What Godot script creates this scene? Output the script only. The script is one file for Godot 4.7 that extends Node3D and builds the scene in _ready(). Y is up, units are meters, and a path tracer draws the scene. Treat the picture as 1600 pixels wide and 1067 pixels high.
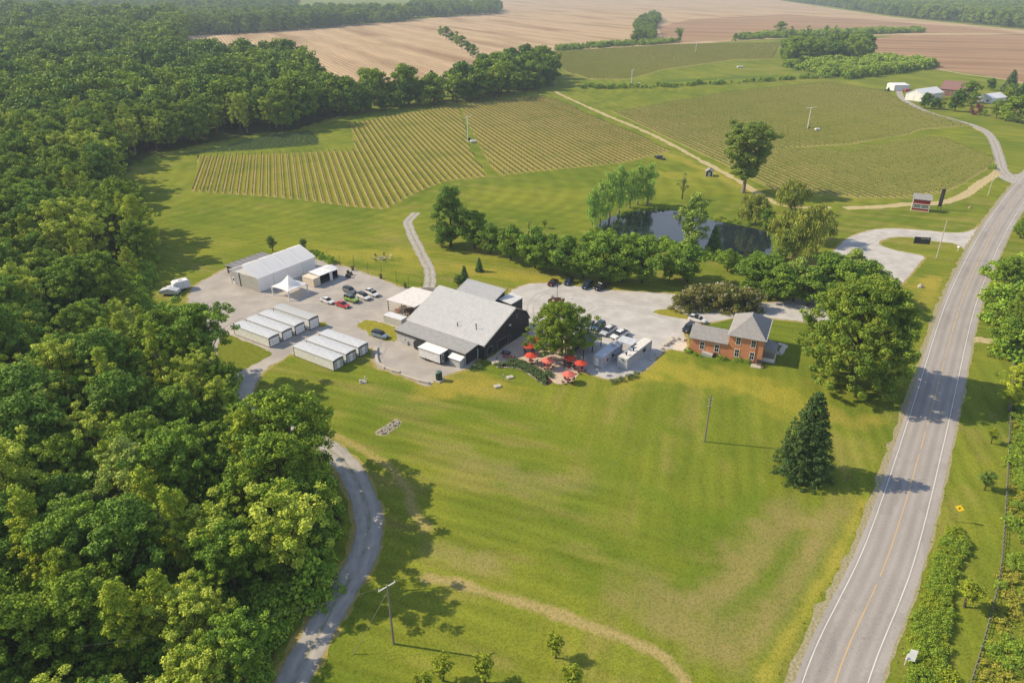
extends Node3D

# A winery, its lawns, vineyards and woods seen from the air. y is up, metres, the camera hangs above the origin looking to -z.

var rng := RandomNumberGenerator.new()
var taken := {}
var M := {}
var noise_a := FastNoiseLite.new()
var noise_b := FastNoiseLite.new()
var noise_c := FastNoiseLite.new()
var proto := {}
const SUN_WAY := Vector3(0.984, -0.80, 0.178)


# Collects triangles and quads; t places what is added, col tints it.
class Build:
	var v := PackedVector3Array()
	var n := PackedVector3Array()
	var c := PackedColorArray()
	var uv := PackedVector2Array()
	var t := Transform3D()
	var col := Color.WHITE
	func tri(a: Vector3, b: Vector3, d: Vector3) -> void:
		var nn := (d - a).cross(b - a).normalized()
		var w := (t.basis * nn).normalized()
		var an := nn.abs()
		for p in [a, b, d]:
			v.append(t * p)
			n.append(w)
			c.append(col)
			if an.y >= an.x and an.y >= an.z:
				uv.append(Vector2(p.x, p.z))
			elif an.x >= an.z:
				uv.append(Vector2(p.z, -p.y))
			else:
				uv.append(Vector2(p.x, -p.y))
	func quad(a: Vector3, b: Vector3, d: Vector3, e: Vector3) -> Build:
		tri(a, b, d)
		tri(a, d, e)
		return self
	func box(x0: float, x1: float, y0: float, y1: float, z0: float, z1: float) -> Build:
		return hexa([Vector3(x0, y0, z0), Vector3(x1, y0, z0), Vector3(x1, y0, z1), Vector3(x0, y0, z1)], [Vector3(x0, y1, z0), Vector3(x1, y1, z0), Vector3(x1, y1, z1), Vector3(x0, y1, z1)])
	func hexa(lo: Array, hi: Array) -> Build:
		quad(hi[0], hi[1], hi[2], hi[3])
		quad(lo[3], lo[2], lo[1], lo[0])
		for i in 4:
			var j := (i + 1) % 4
			quad(hi[j], hi[i], lo[i], lo[j])
		return self
	# a convex or concave outline in x and y, pushed from z0 to z1
	func prism(o: Array, z0: float, z1: float) -> Build:
		var pts := PackedVector2Array(o)
		if not Geometry2D.is_polygon_clockwise(pts):
			pts.reverse()
		var ix := Geometry2D.triangulate_polygon(pts)
		for i in range(0, ix.size(), 3):
			var q := [pts[ix[i]], pts[ix[i + 1]], pts[ix[i + 2]]]
			if (q[1] - q[0]).cross(q[2] - q[0]) > 0.0:
				q = [q[0], q[2], q[1]]
			tri(Vector3(q[0].x, q[0].y, z1), Vector3(q[1].x, q[1].y, z1), Vector3(q[2].x, q[2].y, z1))
			tri(Vector3(q[0].x, q[0].y, z0), Vector3(q[2].x, q[2].y, z0), Vector3(q[1].x, q[1].y, z0))
		for i in pts.size():
			var a := pts[i]
			var b := pts[(i + 1) % pts.size()]
			quad(Vector3(a.x, a.y, z1), Vector3(a.x, a.y, z0), Vector3(b.x, b.y, z0), Vector3(b.x, b.y, z1))
		return self
	func bar(a: Vector3, b: Vector3, ra: float, rb: float, sides := 6, capped := true) -> Build:
		var d := (b - a).normalized()
		var s := d.cross(Vector3.RIGHT if absf(d.x) < 0.8 else Vector3.UP).normalized()
		var u := s.cross(d)
		var ring: Array = []
		for i in sides:
			var k := TAU * i / sides
			ring.append(s * cos(k) + u * sin(k))
		for i in sides:
			var p: Vector3 = ring[i]
			var q: Vector3 = ring[(i + 1) % sides]
			quad(a + p * ra, a + q * ra, b + q * rb, b + p * rb)
			if capped:
				tri(b, b + p * rb, b + q * rb)
				tri(a, a + q * ra, a + p * ra)
		return self
	# rings of [height, radius] round the y axis
	func lathe(rings: Array, sides := 12, squash := 1.0) -> Build:
		for k in rings.size() - 1:
			for i in sides:
				var a := TAU * i / sides
				var b := TAU * (i + 1) / sides
				var r0: float = rings[k][1]
				var r1: float = rings[k + 1][1]
				quad(Vector3(cos(a) * r0, rings[k][0], sin(a) * r0 * squash), Vector3(cos(b) * r0, rings[k][0], sin(b) * r0 * squash), Vector3(cos(b) * r1, rings[k + 1][0], sin(b) * r1 * squash), Vector3(cos(a) * r1, rings[k + 1][0], sin(a) * r1 * squash))
		return self
	func done(m: Material) -> ArrayMesh:
		var mesh := ArrayMesh.new()
		var a := []
		a.resize(Mesh.ARRAY_MAX)
		a[Mesh.ARRAY_VERTEX] = v
		a[Mesh.ARRAY_NORMAL] = n
		a[Mesh.ARRAY_COLOR] = c
		a[Mesh.ARRAY_TEX_UV] = uv
		mesh.add_surface_from_arrays(Mesh.PRIMITIVE_TRIANGLES, a)
		mesh.surface_set_material(0, m)
		return mesh


func numbered(called: String) -> String:
	var k: int = taken.get(called, 0)
	taken[called] = k + 1
	return called if k == 0 else "%s_%03d" % [called, k]


func tag(o: Node3D, label: String, category: String, group := "", kind := "") -> Node3D:
	if label: o.set_meta("label", label)
	if category: o.set_meta("category", category)
	if group: o.set_meta("group", group)
	if kind: o.set_meta("kind", kind)
	return o


func thing(called: String, label: String, category: String, at := Vector3.ZERO, turn := 0.0, group := "") -> Node3D:
	var o := Node3D.new()
	o.name = numbered(called)
	o.position = at
	o.rotation.y = turn
	add_child(o)
	tag(o, label, category, group)
	return o


func put(called: String, mesh: Mesh, parent: Node = self) -> MeshInstance3D:
	var o := MeshInstance3D.new()
	o.name = numbered(called) if parent == self else called
	o.mesh = mesh
	parent.add_child(o, true)
	return o


func obj(called: String, b: Build, m: Material, parent: Node = self) -> MeshInstance3D:
	return put(called, b.done(m), parent)


func struct(called: String, mesh: Mesh, parent: Node = self) -> MeshInstance3D:
	var o := put(called, mesh, parent)
	o.set_meta("kind", "structure")
	return o


func swarm(called: String, mesh: Mesh, where: Array, parent: Node = self, tints: Array = []) -> MultiMeshInstance3D:
	var mm := MultiMesh.new()
	mm.transform_format = MultiMesh.TRANSFORM_3D
	mm.use_colors = not tints.is_empty()
	mm.mesh = mesh
	mm.instance_count = where.size()
	for i in where.size():
		mm.set_instance_transform(i, where[i])
		if not tints.is_empty():
			mm.set_instance_color(i, tints[i])
	var o := MultiMeshInstance3D.new()
	o.name = numbered(called) if parent == self else called
	o.multimesh = mm
	parent.add_child(o, true)
	o.set_meta("kind", "stuff")
	return o


func mat(key: String, c: Color, rough := 0.8, metal := 0.0) -> StandardMaterial3D:
	if M.has(key):
		return M[key]
	var m := StandardMaterial3D.new()
	m.resource_name = key
	m.albedo_color = c.linear_to_srgb()
	m.roughness = rough
	m.metallic = metal
	if rough > 0.86:
		m.metallic_specular = 0.12 # soil, grass and gravel hardly shine
	M[key] = m
	return m


func lin(r: float, g: float, b: float) -> Color:
	return Color(r, g, b)


func noise_tex(seed_: int, freq: float, oct: int, ramp: Array, size := 512, normal := false, type := FastNoiseLite.TYPE_SIMPLEX_SMOOTH) -> NoiseTexture2D:
	var f := FastNoiseLite.new()
	f.seed = seed_
	f.noise_type = type
	f.frequency = freq
	f.fractal_octaves = oct
	var t := NoiseTexture2D.new()
	t.width = size
	t.height = size
	t.seamless = true
	t.noise = f
	if normal:
		t.as_normal_map = true
		t.bump_strength = 4.0
	else:
		var gr := Gradient.new()
		gr.offsets = PackedFloat32Array(ramp.map(func(r): return r[0]))
		gr.colors = PackedColorArray(ramp.map(func(r): return (r[1] as Color).linear_to_srgb()))
		t.color_ramp = gr
	return t


func grey(k: float) -> Color:
	return Color(k, k, k)


# A surface of two layered patterns, one large and one fine; uv in metres.
func layered(key: String, large: Texture2D, large_size: float, fine: Texture2D, fine_size: float, rough := 0.9, bump: Texture2D = null, bump_cm := 2.0) -> StandardMaterial3D:
	var m := mat(key, Color.WHITE, rough)
	m.albedo_texture = large
	m.uv1_scale = Vector3.ONE / large_size
	m.detail_enabled = true
	m.detail_albedo = fine
	m.detail_blend_mode = BaseMaterial3D.BLEND_MODE_MUL
	m.detail_uv_layer = BaseMaterial3D.DETAIL_UV_2
	m.uv2_scale = Vector3.ONE / fine_size
	return m


func smooth_line(p: Array, step: float, closed: bool) -> PackedVector2Array:
	var out := PackedVector2Array()
	var n := p.size()
	for i in (n if closed else n - 1):
		var a: Vector2 = p[(i - 1 + n) % n] if closed or i > 0 else p[0] * 2.0 - p[1]
		var b: Vector2 = p[i]
		var c: Vector2 = p[(i + 1) % n]
		var d: Vector2 = p[(i + 2) % n] if closed or i < n - 2 else c * 2.0 - b
		var k := maxi(1, ceili(b.distance_to(c) / step))
		for j in k:
			out.append(b.cubic_interpolate(c, a, d, float(j) / k))
	if not closed:
		out.append(p[n - 1])
	return out


func edged(p: Array, step: float) -> PackedVector2Array:
	var out := PackedVector2Array()
	for i in p.size():
		var b: Vector2 = p[i]
		var c: Vector2 = p[(i + 1) % p.size()]
		var k := maxi(1, ceili(b.distance_to(c) / step))
		for j in k:
			out.append(b.lerp(c, float(j) / k))
	return out


func ragged(p: PackedVector2Array, amount: float) -> PackedVector2Array:
	if amount <= 0.0:
		return p
	var out := PackedVector2Array()
	for i in p.size():
		var d := (p[(i + 1) % p.size()] - p[i - 1]).normalized().orthogonal()
		out.append(p[i] + d * amount * (noise_b.get_noise_2d(p[i].x * 9.0, p[i].y * 9.0) * 1.3 + noise_b.get_noise_2d(p[i].x * 30.0 + 70.0, p[i].y * 30.0)))
	return out


func flat_mesh(p: PackedVector2Array, y: float, m: Material, along := 0.0) -> ArrayMesh:
	var ix := Geometry2D.triangulate_polygon(p)
	if ix.is_empty():
		print("no triangles ", p.size(), " ", p[0])
	var v := PackedVector3Array()
	var n := PackedVector3Array()
	var uv := PackedVector2Array()
	for q in p:
		v.append(Vector3(q.x, y, q.y))
		n.append(Vector3.UP)
		uv.append(q.rotated(-along))
	for i in range(0, ix.size(), 3):
		var a := p[ix[i]]
		if (p[ix[i + 1]] - a).cross(p[ix[i + 2]] - a) < 0.0:
			var s := ix[i + 1]
			ix[i + 1] = ix[i + 2]
			ix[i + 2] = s
	var arr := []
	arr.resize(Mesh.ARRAY_MAX)
	arr[Mesh.ARRAY_VERTEX] = v
	arr[Mesh.ARRAY_NORMAL] = n
	arr[Mesh.ARRAY_TEX_UV] = uv
	arr[Mesh.ARRAY_TEX_UV2] = uv
	arr[Mesh.ARRAY_INDEX] = ix
	var mesh := ArrayMesh.new()
	mesh.add_surface_from_arrays(Mesh.PRIMITIVE_TRIANGLES, arr)
	mesh.surface_set_material(0, m)
	return mesh


func sheet(called: String, p: Array, y: float, m: Material, rag := 0.25, round_ := true, along := 0.0, parent: Node = self) -> MeshInstance3D:
	var q := smooth_line(p, 1.2, true) if round_ else edged(p, 3.0)
	return struct(called, flat_mesh(ragged(q, rag), y, m, along), parent)


# A band along a line; u runs across in metres, v along in metres.
func band_mesh(line: PackedVector2Array, left: float, right: float, y: float, m: Material, rag := 0.0, upto := 1e9) -> ArrayMesh:
	var v := PackedVector3Array()
	var n := PackedVector3Array()
	var uv := PackedVector2Array()
	var ix := PackedInt32Array()
	var run := 0.0
	for i in line.size():
		var a := line[maxi(i - 1, 0)]
		var b := line[mini(i + 1, line.size() - 1)]
		var d := (b - a).normalized()
		var s := Vector2(-d.y, d.x)
		if i > 0:
			run += line[i].distance_to(line[i - 1])
		var l := left + rag * noise_b.get_noise_2d(run * 12.0, 5.0 + left * 40.0)
		var r := right + rag * noise_b.get_noise_2d(run * 12.0, 95.0 + right * 40.0)
		for e in [l, r]:
			var q: Vector2 = line[i] + s * e
			v.append(Vector3(q.x, y, q.y))
			n.append(Vector3.UP)
			uv.append(Vector2(e, run))
		if i > 0:
			var k := i * 2
			ix.append_array([k - 2, k + 1, k - 1, k - 2, k, k + 1])
	var arr := []
	arr.resize(Mesh.ARRAY_MAX)
	arr[Mesh.ARRAY_VERTEX] = v
	arr[Mesh.ARRAY_NORMAL] = n
	arr[Mesh.ARRAY_TEX_UV] = uv
	arr[Mesh.ARRAY_TEX_UV2] = uv
	arr[Mesh.ARRAY_INDEX] = ix
	var mesh := ArrayMesh.new()
	mesh.add_surface_from_arrays(Mesh.PRIMITIVE_TRIANGLES, arr)
	mesh.surface_set_material(0, m)
	return mesh


func yaw_of(a: Vector3, b: Vector3) -> float:
	return atan2(-(b.z - a.z), b.x - a.x)


func v2(p: Vector3) -> Vector2:
	return Vector2(p.x, p.z)


func spin(i: int) -> float:
	return rng.randf_range(-1.0, 1.0)


func _ready() -> void:
	rng.seed = 7
	var cam := Camera3D.new()
	cam.name = "camera"
	cam.position = Vector3(0, 78.5, 0)
	cam.rotation.x = -atan(0.508)
	cam.fov = 51.34
	cam.near = 1.0
	cam.far = 16000.0
	add_child(cam)
	var env := Environment.new()
	env.background_mode = Environment.BG_SKY
	var sm := ProceduralSkyMaterial.new()
	sm.sky_top_color = Color(0.48, 0.55, 0.67)
	sm.sky_horizon_color = Color(0.85, 0.86, 0.86)
	sm.sky_curve = 0.16
	sm.ground_bottom_color = Color(0.30, 0.33, 0.22)
	sm.ground_horizon_color = Color(0.62, 0.66, 0.62)
	sm.sun_angle_max = 20.0
	var sky := Sky.new()
	sky.sky_material = sm
	env.sky = sky
	env.background_energy_multiplier = 1.32
	env.tonemap_mode = Environment.TONE_MAPPER_LINEAR
	env.tonemap_exposure = 1.38
	env.sdfgi_enabled = true
	env.ssao_enabled = true
	env.ssil_enabled = true
	env.fog_enabled = true
	env.fog_density = 0.00014
	env.fog_light_color = Color(0.80, 0.86, 0.92)
	var we := WorldEnvironment.new()
	we.name = "world_environment"
	we.environment = env
	add_child(we)
	var sun := DirectionalLight3D.new()
	sun.name = "sun"
	sun.basis = Basis.looking_at(SUN_WAY.normalized(), Vector3.UP)
	sun.light_color = Color(1.0, 0.925, 0.79)
	sun.light_energy = 1.6
	sun.light_angular_distance = 0.5
	sun.shadow_enabled = true
	add_child(sun)
	for q in [[noise_a, 11, 0.022], [noise_b, 23, 0.05], [noise_c, 37, 0.006]]:
		q[0].seed = q[1]
		q[0].frequency = q[2]
		q[0].fractal_octaves = 3
	make_materials()
	build_ground()
	build_roads()
	build_fields()
	build_vineyards()
	build_pond()
	build_buildings()
	make_trees()
	build_patio()
	build_vehicles()
	build_small_things()
	build_farm()
	build_trees()


func make_materials() -> void:
	var fine := noise_tex(3, 0.035, 6, [[0.0, Color(0.62, 0.70, 0.62)], [0.35, Color(0.86, 0.90, 0.86)], [0.6, grey(1.0)], [1.0, Color(1.25, 1.18, 1.15)]], 1024)
	var grit := noise_tex(4, 0.06, 4, [[0.0, grey(0.62)], [0.4, grey(0.86)], [0.6, grey(1.0)], [1.0, grey(1.2)]], 512)
	M["fine_pattern"] = fine
	M["grit_pattern"] = grit
	var g := mat("lawn grass", Color.WHITE, 0.95)
	g.vertex_color_use_as_albedo = true
	g.albedo_texture = fine
	g.uv1_scale = Vector3.ONE / 31.0
	g.detail_enabled = true
	g.detail_albedo = noise_tex(24, 0.035, 4, [[0.0, Color(0.50, 0.58, 0.5)], [0.38, Color(0.82, 0.86, 0.8)], [0.6, grey(1.02)], [1.0, Color(1.42, 1.34, 1.25)]], 1024)
	g.detail_blend_mode = BaseMaterial3D.BLEND_MODE_MUL
	g.detail_uv_layer = BaseMaterial3D.DETAIL_UV_2
	g.uv2_scale = Vector3.ONE / 14.0
	layered("gravel", noise_tex(5, 0.012, 4, [[0.0, lin(0.29, 0.27, 0.245)], [0.45, lin(0.35, 0.325, 0.295)], [1.0, lin(0.42, 0.39, 0.35)]]), 47.0, grit, 4.0)
	layered("pale gravel", noise_tex(6, 0.012, 4, [[0.0, lin(0.35, 0.335, 0.32)], [0.5, lin(0.425, 0.41, 0.39)], [1.0, lin(0.50, 0.48, 0.455)]]), 34.0, grit, 4.0)
	layered("drive gravel", noise_tex(8, 0.012, 4, [[0.0, lin(0.29, 0.275, 0.255)], [0.5, lin(0.34, 0.325, 0.30)], [1.0, lin(0.39, 0.37, 0.34)]]), 14.0, grit, 2.6)
	layered("tan track", noise_tex(9, 0.02, 4, [[0.0, lin(0.20, 0.185, 0.04)], [0.5, lin(0.29, 0.24, 0.08)], [1.0, lin(0.36, 0.29, 0.12)]]), 9.0, grit, 2.0)
	layered("sand track", noise_tex(10, 0.02, 4, [[0.0, lin(0.30, 0.26, 0.10)], [0.5, lin(0.42, 0.345, 0.19)], [1.0, lin(0.50, 0.42, 0.27)]]), 12.0, grit, 3.0)
	layered("shoulder gravel", noise_tex(12, 0.03, 4, [[0.0, lin(0.19, 0.185, 0.06)], [0.5, lin(0.29, 0.26, 0.16)], [1.0, lin(0.40, 0.36, 0.28)]]), 8.0, grit, 1.6)
	layered("paving", noise_tex(13, 0.02, 3, [[0.0, lin(0.40, 0.32, 0.26)], [0.5, lin(0.50, 0.40, 0.32)], [1.0, lin(0.56, 0.46, 0.38)]]), 9.0, grit, 1.4)
	layered("yellow grass", noise_tex(14, 0.02, 4, [[0.0, lin(0.17, 0.18, 0.02)], [0.5, lin(0.235, 0.215, 0.03)], [1.0, lin(0.33, 0.265, 0.045)]]), 14.0, fine, 5.0)
	layered("green grass", noise_tex(15, 0.02, 4, [[0.0, lin(0.105, 0.135, 0.016)], [0.5, lin(0.145, 0.165, 0.02)], [1.0, lin(0.20, 0.19, 0.028)]]), 14.0, fine, 5.0)
	layered("mulch", noise_tex(16, 0.05, 4, [[0.0, lin(0.035, 0.02, 0.014)], [1.0, lin(0.10, 0.055, 0.04)]]), 3.0, grit, 0.8)
	layered("concrete", noise_tex(17, 0.02, 4, [[0.0, lin(0.46, 0.42, 0.35)], [1.0, lin(0.62, 0.575, 0.49)]]), 5.0, grit, 1.0)
	mat("white line", lin(0.55, 0.54, 0.52), 0.7)
	mat("yellow line", lin(0.45, 0.315, 0.15), 0.8)
	mat("white paint", lin(0.66, 0.66, 0.65), 0.5)
	mat("black trim", lin(0.018, 0.018, 0.022), 0.5)
	mat("dark glass", lin(0.012, 0.016, 0.02), 0.06)
	mat("tyre", lin(0.015, 0.015, 0.016), 0.85)
	mat("steel", lin(0.5, 0.5, 0.5), 0.35, 0.9)
	mat("bark", lin(0.085, 0.065, 0.045), 0.95)
	mat("pale bark", lin(0.22, 0.19, 0.15), 0.95)
	mat("weathered wood", lin(0.20, 0.17, 0.12), 0.9)
	mat("plank wood", lin(0.42, 0.22, 0.08), 0.8)
	mat("lamp white", lin(0.75, 0.75, 0.72), 0.3)
	mat("tail red", lin(0.35, 0.01, 0.01), 0.3)
	# brick: courses too small to tell apart from here
	var im := Image.create(256, 256, false, Image.FORMAT_RGB8)
	var r := RandomNumberGenerator.new()
	r.seed = 5
	im.fill(lin(0.40, 0.27, 0.19).linear_to_srgb())
	for row in 16:
		for k in 8:
			var s := r.randf_range(0.75, 1.2)
			var x := k * 32 + (16 if row % 2 else 0)
			var cc := lin(0.55 * s, 0.20 * s * r.randf_range(0.9, 1.15), 0.085 * s).linear_to_srgb()
			im.fill_rect(Rect2i(x + 1, row * 16 + 1, 30, 14), cc)
			if x + 31 > 256:
				im.fill_rect(Rect2i(0, row * 16 + 1, x + 31 - 256, 14), cc)
	var bm := mat("brick", Color.WHITE, 0.85)
	bm.albedo_texture = ImageTexture.create_from_image(im)
	bm.uv1_scale = Vector3(1.0 / 1.8, 1.0 / 1.2, 1.0)
	# shingles: small courses of slightly different greys
	im = Image.create(256, 256, false, Image.FORMAT_RGB8)
	for row in 32:
		for k in 16:
			var s := r.randf_range(0.8, 1.15)
			im.fill_rect(Rect2i(k * 16, row * 8, 16, 8), lin(0.27 * s, 0.265 * s, 0.265 * s).linear_to_srgb())
		im.fill_rect(Rect2i(0, row * 8 + 7, 256, 1), lin(0.13, 0.13, 0.13).linear_to_srgb())
	var sh := mat("shingle roof", Color.WHITE, 0.9)
	sh.albedo_texture = ImageTexture.create_from_image(im)
	sh.uv1_scale = Vector3(1.0 / 4.0, 1.0 / 4.5, 1.0)
	var streak := noise_tex(21, 0.01, 4, [[0.0, grey(0.80)], [0.5, grey(0.95)], [1.0, grey(1.08)]], 512)
	for q in [["barn metal", lin(0.54, 0.535, 0.525), 0.5], ["white vinyl", lin(0.66, 0.665, 0.68), 0.4], ["unit wall", lin(0.70, 0.71, 0.72), 0.5], ["unit roof", lin(0.47, 0.49, 0.515), 0.45], ["roof felt", lin(0.27, 0.27, 0.27), 0.85], ["charcoal board", lin(0.030, 0.032, 0.036), 0.7], ["grey cladding", lin(0.42, 0.42, 0.42), 0.6], ["cream panel", lin(0.62, 0.54, 0.42), 0.7], ["container grey", lin(0.44, 0.45, 0.48), 0.5], ["container white", lin(0.60, 0.58, 0.54), 0.5], ["red board", lin(0.33, 0.035, 0.03), 0.8], ["tent grey", lin(0.36, 0.36, 0.33), 0.6], ["brown metal", lin(0.20, 0.12, 0.11), 0.6], ["canopy white", lin(0.60, 0.57, 0.55), 0.6]]:
		var m := mat(q[0], q[1], q[2])
		m.albedo_texture = streak
		m.uv1_triplanar = true
		m.uv1_scale = Vector3.ONE / 7.0
	var tf := mat("tent fabric", lin(0.84, 0.84, 0.84), 0.5)
	tf.backlight_enabled = true
	tf.backlight = Color(0.9, 0.9, 0.9)
	# wheel-worn gravel for the drives: two pale tracks, a darker crown
	var dn := FastNoiseLite.new()
	dn.seed = 61
	dn.frequency = 0.03
	dn.fractal_octaves = 4
	im = Image.create(64, 512, false, Image.FORMAT_RGB8)
	for y in 512:
		for x in 64:
			var a := (x / 64.0 - 0.5) * 5.6
			var s := 0.31 + 0.045 * exp(-pow((absf(a) - 0.85) / 0.42, 2.0)) - 0.03 * smoothstep(1.5, 2.3, absf(a))
			s *= 1.0 + 0.22 * dn.get_noise_2d(x * 2.0, y * 0.8)
			var weed := smoothstep(0.1, 0.5, dn.get_noise_2d(x * 2.0 + 200.0, y * 0.5) + (0.22 if absf(a) < 0.3 or absf(a) > 2.0 else -0.4))
			im.set_pixel(x, y, Color(s * 1.03, s * 0.97, s * 0.88).lerp(Color(0.15, 0.16, 0.03), weed * 0.5).linear_to_srgb())
	var dm := mat("worn drive", Color.WHITE, 0.95)
	dm.albedo_texture = ImageTexture.create_from_image(im)
	dm.uv1_scale = Vector3(1.0 / 5.6, 1.0 / 40.0, 1.0)
	dm.uv1_offset = Vector3(0.5, 0, 0)
	dm.detail_enabled = true
	dm.detail_albedo = grit
	dm.detail_blend_mode = BaseMaterial3D.BLEND_MODE_MUL
	dm.detail_uv_layer = BaseMaterial3D.DETAIL_UV_2
	dm.uv2_scale = Vector3.ONE / 1.7
	var w := mat("pond water", lin(0.012, 0.02, 0.026), 0.04)
	w.normal_enabled = true
	w.normal_texture = noise_tex(31, 0.02, 3, [], 512, true)
	w.normal_scale = 0.05
	w.uv1_scale = Vector3.ONE / 6.0


# Where the woods stand (ground outlines).
var wood_edge: Array = [Vector2(-59.55, -40.70), Vector2(-1016.21, -1414.37), Vector2(-525.94, -1244.05), Vector2(-347.11, -800.91), Vector2(-288.91, -679.52), Vector2(-222.63, -730.04), Vector2(-149.76, -581.63), Vector2(-105.97, -483.67), Vector2(-119.49, -464.41), Vector2(-127.52, -429.83), Vector2(-156.53, -405.05), Vector2(-171.80, -379.52), Vector2(-183.58, -361.11), Vector2(-180.69, -335.05), Vector2(-171.70, -307.71), Vector2(-156.50, -282.18), Vector2(-132.39, -240.93), Vector2(-112.65, -207.92), Vector2(-106.31, -190.72), Vector2(-101.30, -178.33), Vector2(-92.43, -164.88), Vector2(-84.13, -152.31), Vector2(-74.29, -139.72), Vector2(-66.71, -136.82), Vector2(-59.91, -126.62), Vector2(-52.90, -116.19), Vector2(-44.73, -111.45), Vector2(-38.15, -105.82), Vector2(-31.80, -95.73), Vector2(-29.54, -89.64), Vector2(-28.95, -81.07), Vector2(-31.18, -71.03), Vector2(-32.77, -60.11), Vector2(-30.42, -40.70)]


# Long marks on the lawns: width, tint, strength, line.
var marks: Array = [
	[1.0, Color(0.32, 0.26, 0.09), 1.2, [Vector2(-35.65, -115.31), Vector2(-31.53, -112.29), Vector2(-24.74, -106.80), Vector2(-21.37, -103.16), Vector2(-18.60, -98.82), Vector2(-17.10, -94.89), Vector2(-15.79, -91.19), Vector2(-13.78, -88.13)]],
	[1.0, Color(0.34, 0.27, 0.11), 2.4, [Vector2(-12.62, -77.39), Vector2(-8.53, -76.62), Vector2(-3.59, -74.77), Vector2(2.49, -72.42), Vector2(8.70, -69.76), Vector2(13.86, -67.56), Vector2(16.98, -65.84), Vector2(19.28, -64.49), Vector2(20.88, -62.06), Vector2(22.50, -58.40)]],
	[2.5, Color(0.301, 0.238, 0.101), 0.5, [Vector2(-12.95, -82.68), Vector2(-9.45, -82.68), Vector2(-5.65, -81.40), Vector2(-1.92, -79.82)]],
	[5.0, Color(0.292, 0.228, 0.091), 0.45, [Vector2(28.21, -71.99), Vector2(34.04, -78.90), Vector2(40.40, -86.03), Vector2(46.53, -92.53)]],
	[3.5, Color(0.292, 0.228, 0.091), 0.45, [Vector2(28.31, -63.01), Vector2(35.63, -69.86), Vector2(45.63, -82.04), Vector2(55.76, -94.07)]],
	[6.0, Color(0.274, 0.218, 0.091), 0.45, [Vector2(18.42, -74.77), Vector2(22.76, -70.39), Vector2(26.75, -67.81), Vector2(29.35, -66.82)]],
	[2.2, Color(0.127, 0.182, 0.018), 0.6, [Vector2(22.23, -98.48), Vector2(25.09, -96.84), Vector2(26.47, -93.29), Vector2(29.93, -90.66), Vector2(35.51, -91.03), Vector2(39.41, -94.07), Vector2(43.21, -98.07)]],
	[1.6, Color(0.119, 0.173, 0.018), 0.5, [Vector2(28.65, -70.39), Vector2(32.80, -73.08), Vector2(37.54, -77.09), Vector2(41.23, -81.40), Vector2(45.46, -86.72)]],
	[2.2, Color(0.127, 0.182, 0.018), 0.5, [Vector2(30.63, -60.33), Vector2(38.02, -68.32), Vector2(48.84, -80.76), Vector2(55.86, -89.56)]],
	[1.2, Color(0.365, 0.301, 0.055), 0.6, [Vector2(31.39, -60.33), Vector2(40.63, -70.91), Vector2(50.55, -82.68), Vector2(59.68, -94.85)]],
	[0.9, Color(0.127, 0.173, 0.018), 0.5, [Vector2(24.32, -85.34), Vector2(25.03, -86.03), Vector2(25.75, -85.34), Vector2(25.27, -83.67), Vector2(24.29, -83.47), Vector2(24.02, -84.53)]],
	[1.0, Color(0.137, 0.182, 0.018), 0.6, [Vector2(25.78, -120.62), Vector2(29.05, -118.42), Vector2(32.02, -115.22)]],
	[6.0, Color(0.329, 0.264, 0.046), 0.5, [Vector2(-11.21, -134.57), Vector2(-13.92, -133.47), Vector2(-16.50, -131.30), Vector2(-8.38, -134.02), Vector2(-1.37, -130.77)]],
	[7.0, Color(0.365, 0.301, 0.046), 0.45, [Vector2(24.13, -136.82), Vector2(35.20, -142.71), Vector2(39.74, -136.82), Vector2(53.08, -134.02), Vector2(57.79, -123.64)]],
	[4.0, Color(0.127, 0.182, 0.018), 0.4, [Vector2(-31.52, -123.64), Vector2(-26.87, -127.39), Vector2(-23.74, -134.02)]],
	[5.0, Color(0.137, 0.182, 0.018), 0.4, [Vector2(-12.94, -121.24), Vector2(0.00, -123.64), Vector2(12.22, -112.29), Vector2(20.05, -98.82)]],
	[4.0, Color(0.274, 0.228, 0.091), 0.35, [Vector2(-13.26, -110.21), Vector2(-2.30, -103.35), Vector2(3.34, -98.82), Vector2(11.28, -100.59)]],
	[3.0, Color(0.329, 0.264, 0.055), 0.5, [Vector2(64.36, -123.64), Vector2(67.59, -118.91), Vector2(73.23, -120.06)]],
	[5.0, Color(0.347, 0.283, 0.046), 0.45, [Vector2(-23.46, -203.52), Vector2(-15.71, -204.61), Vector2(-3.84, -199.27), Vector2(9.36, -193.17), Vector2(29.02, -185.97)]],
	[7.0, Color(0.347, 0.292, 0.046), 0.4, [Vector2(-62.54, -219.65), Vector2(-49.10, -214.83), Vector2(-33.12, -217.82), Vector2(-31.28, -203.52)]],
	[4.0, Color(0.347, 0.283, 0.055), 0.5, [Vector2(73.83, -377.92), Vector2(86.39, -344.25), Vector2(93.61, -313.31), Vector2(101.27, -291.93)]],
	[3.0, Color(0.365, 0.283, 0.055), 0.5, [Vector2(115.02, -188.27), Vector2(121.05, -192.99), Vector2(124.62, -195.43), Vector2(111.79, -175.18)]],
	[9.0, Color(0.329, 0.292, 0.046), 0.35, [Vector2(61.56, -325.06), Vector2(80.73, -319.09), Vector2(104.33, -331.24)]],
]


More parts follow.
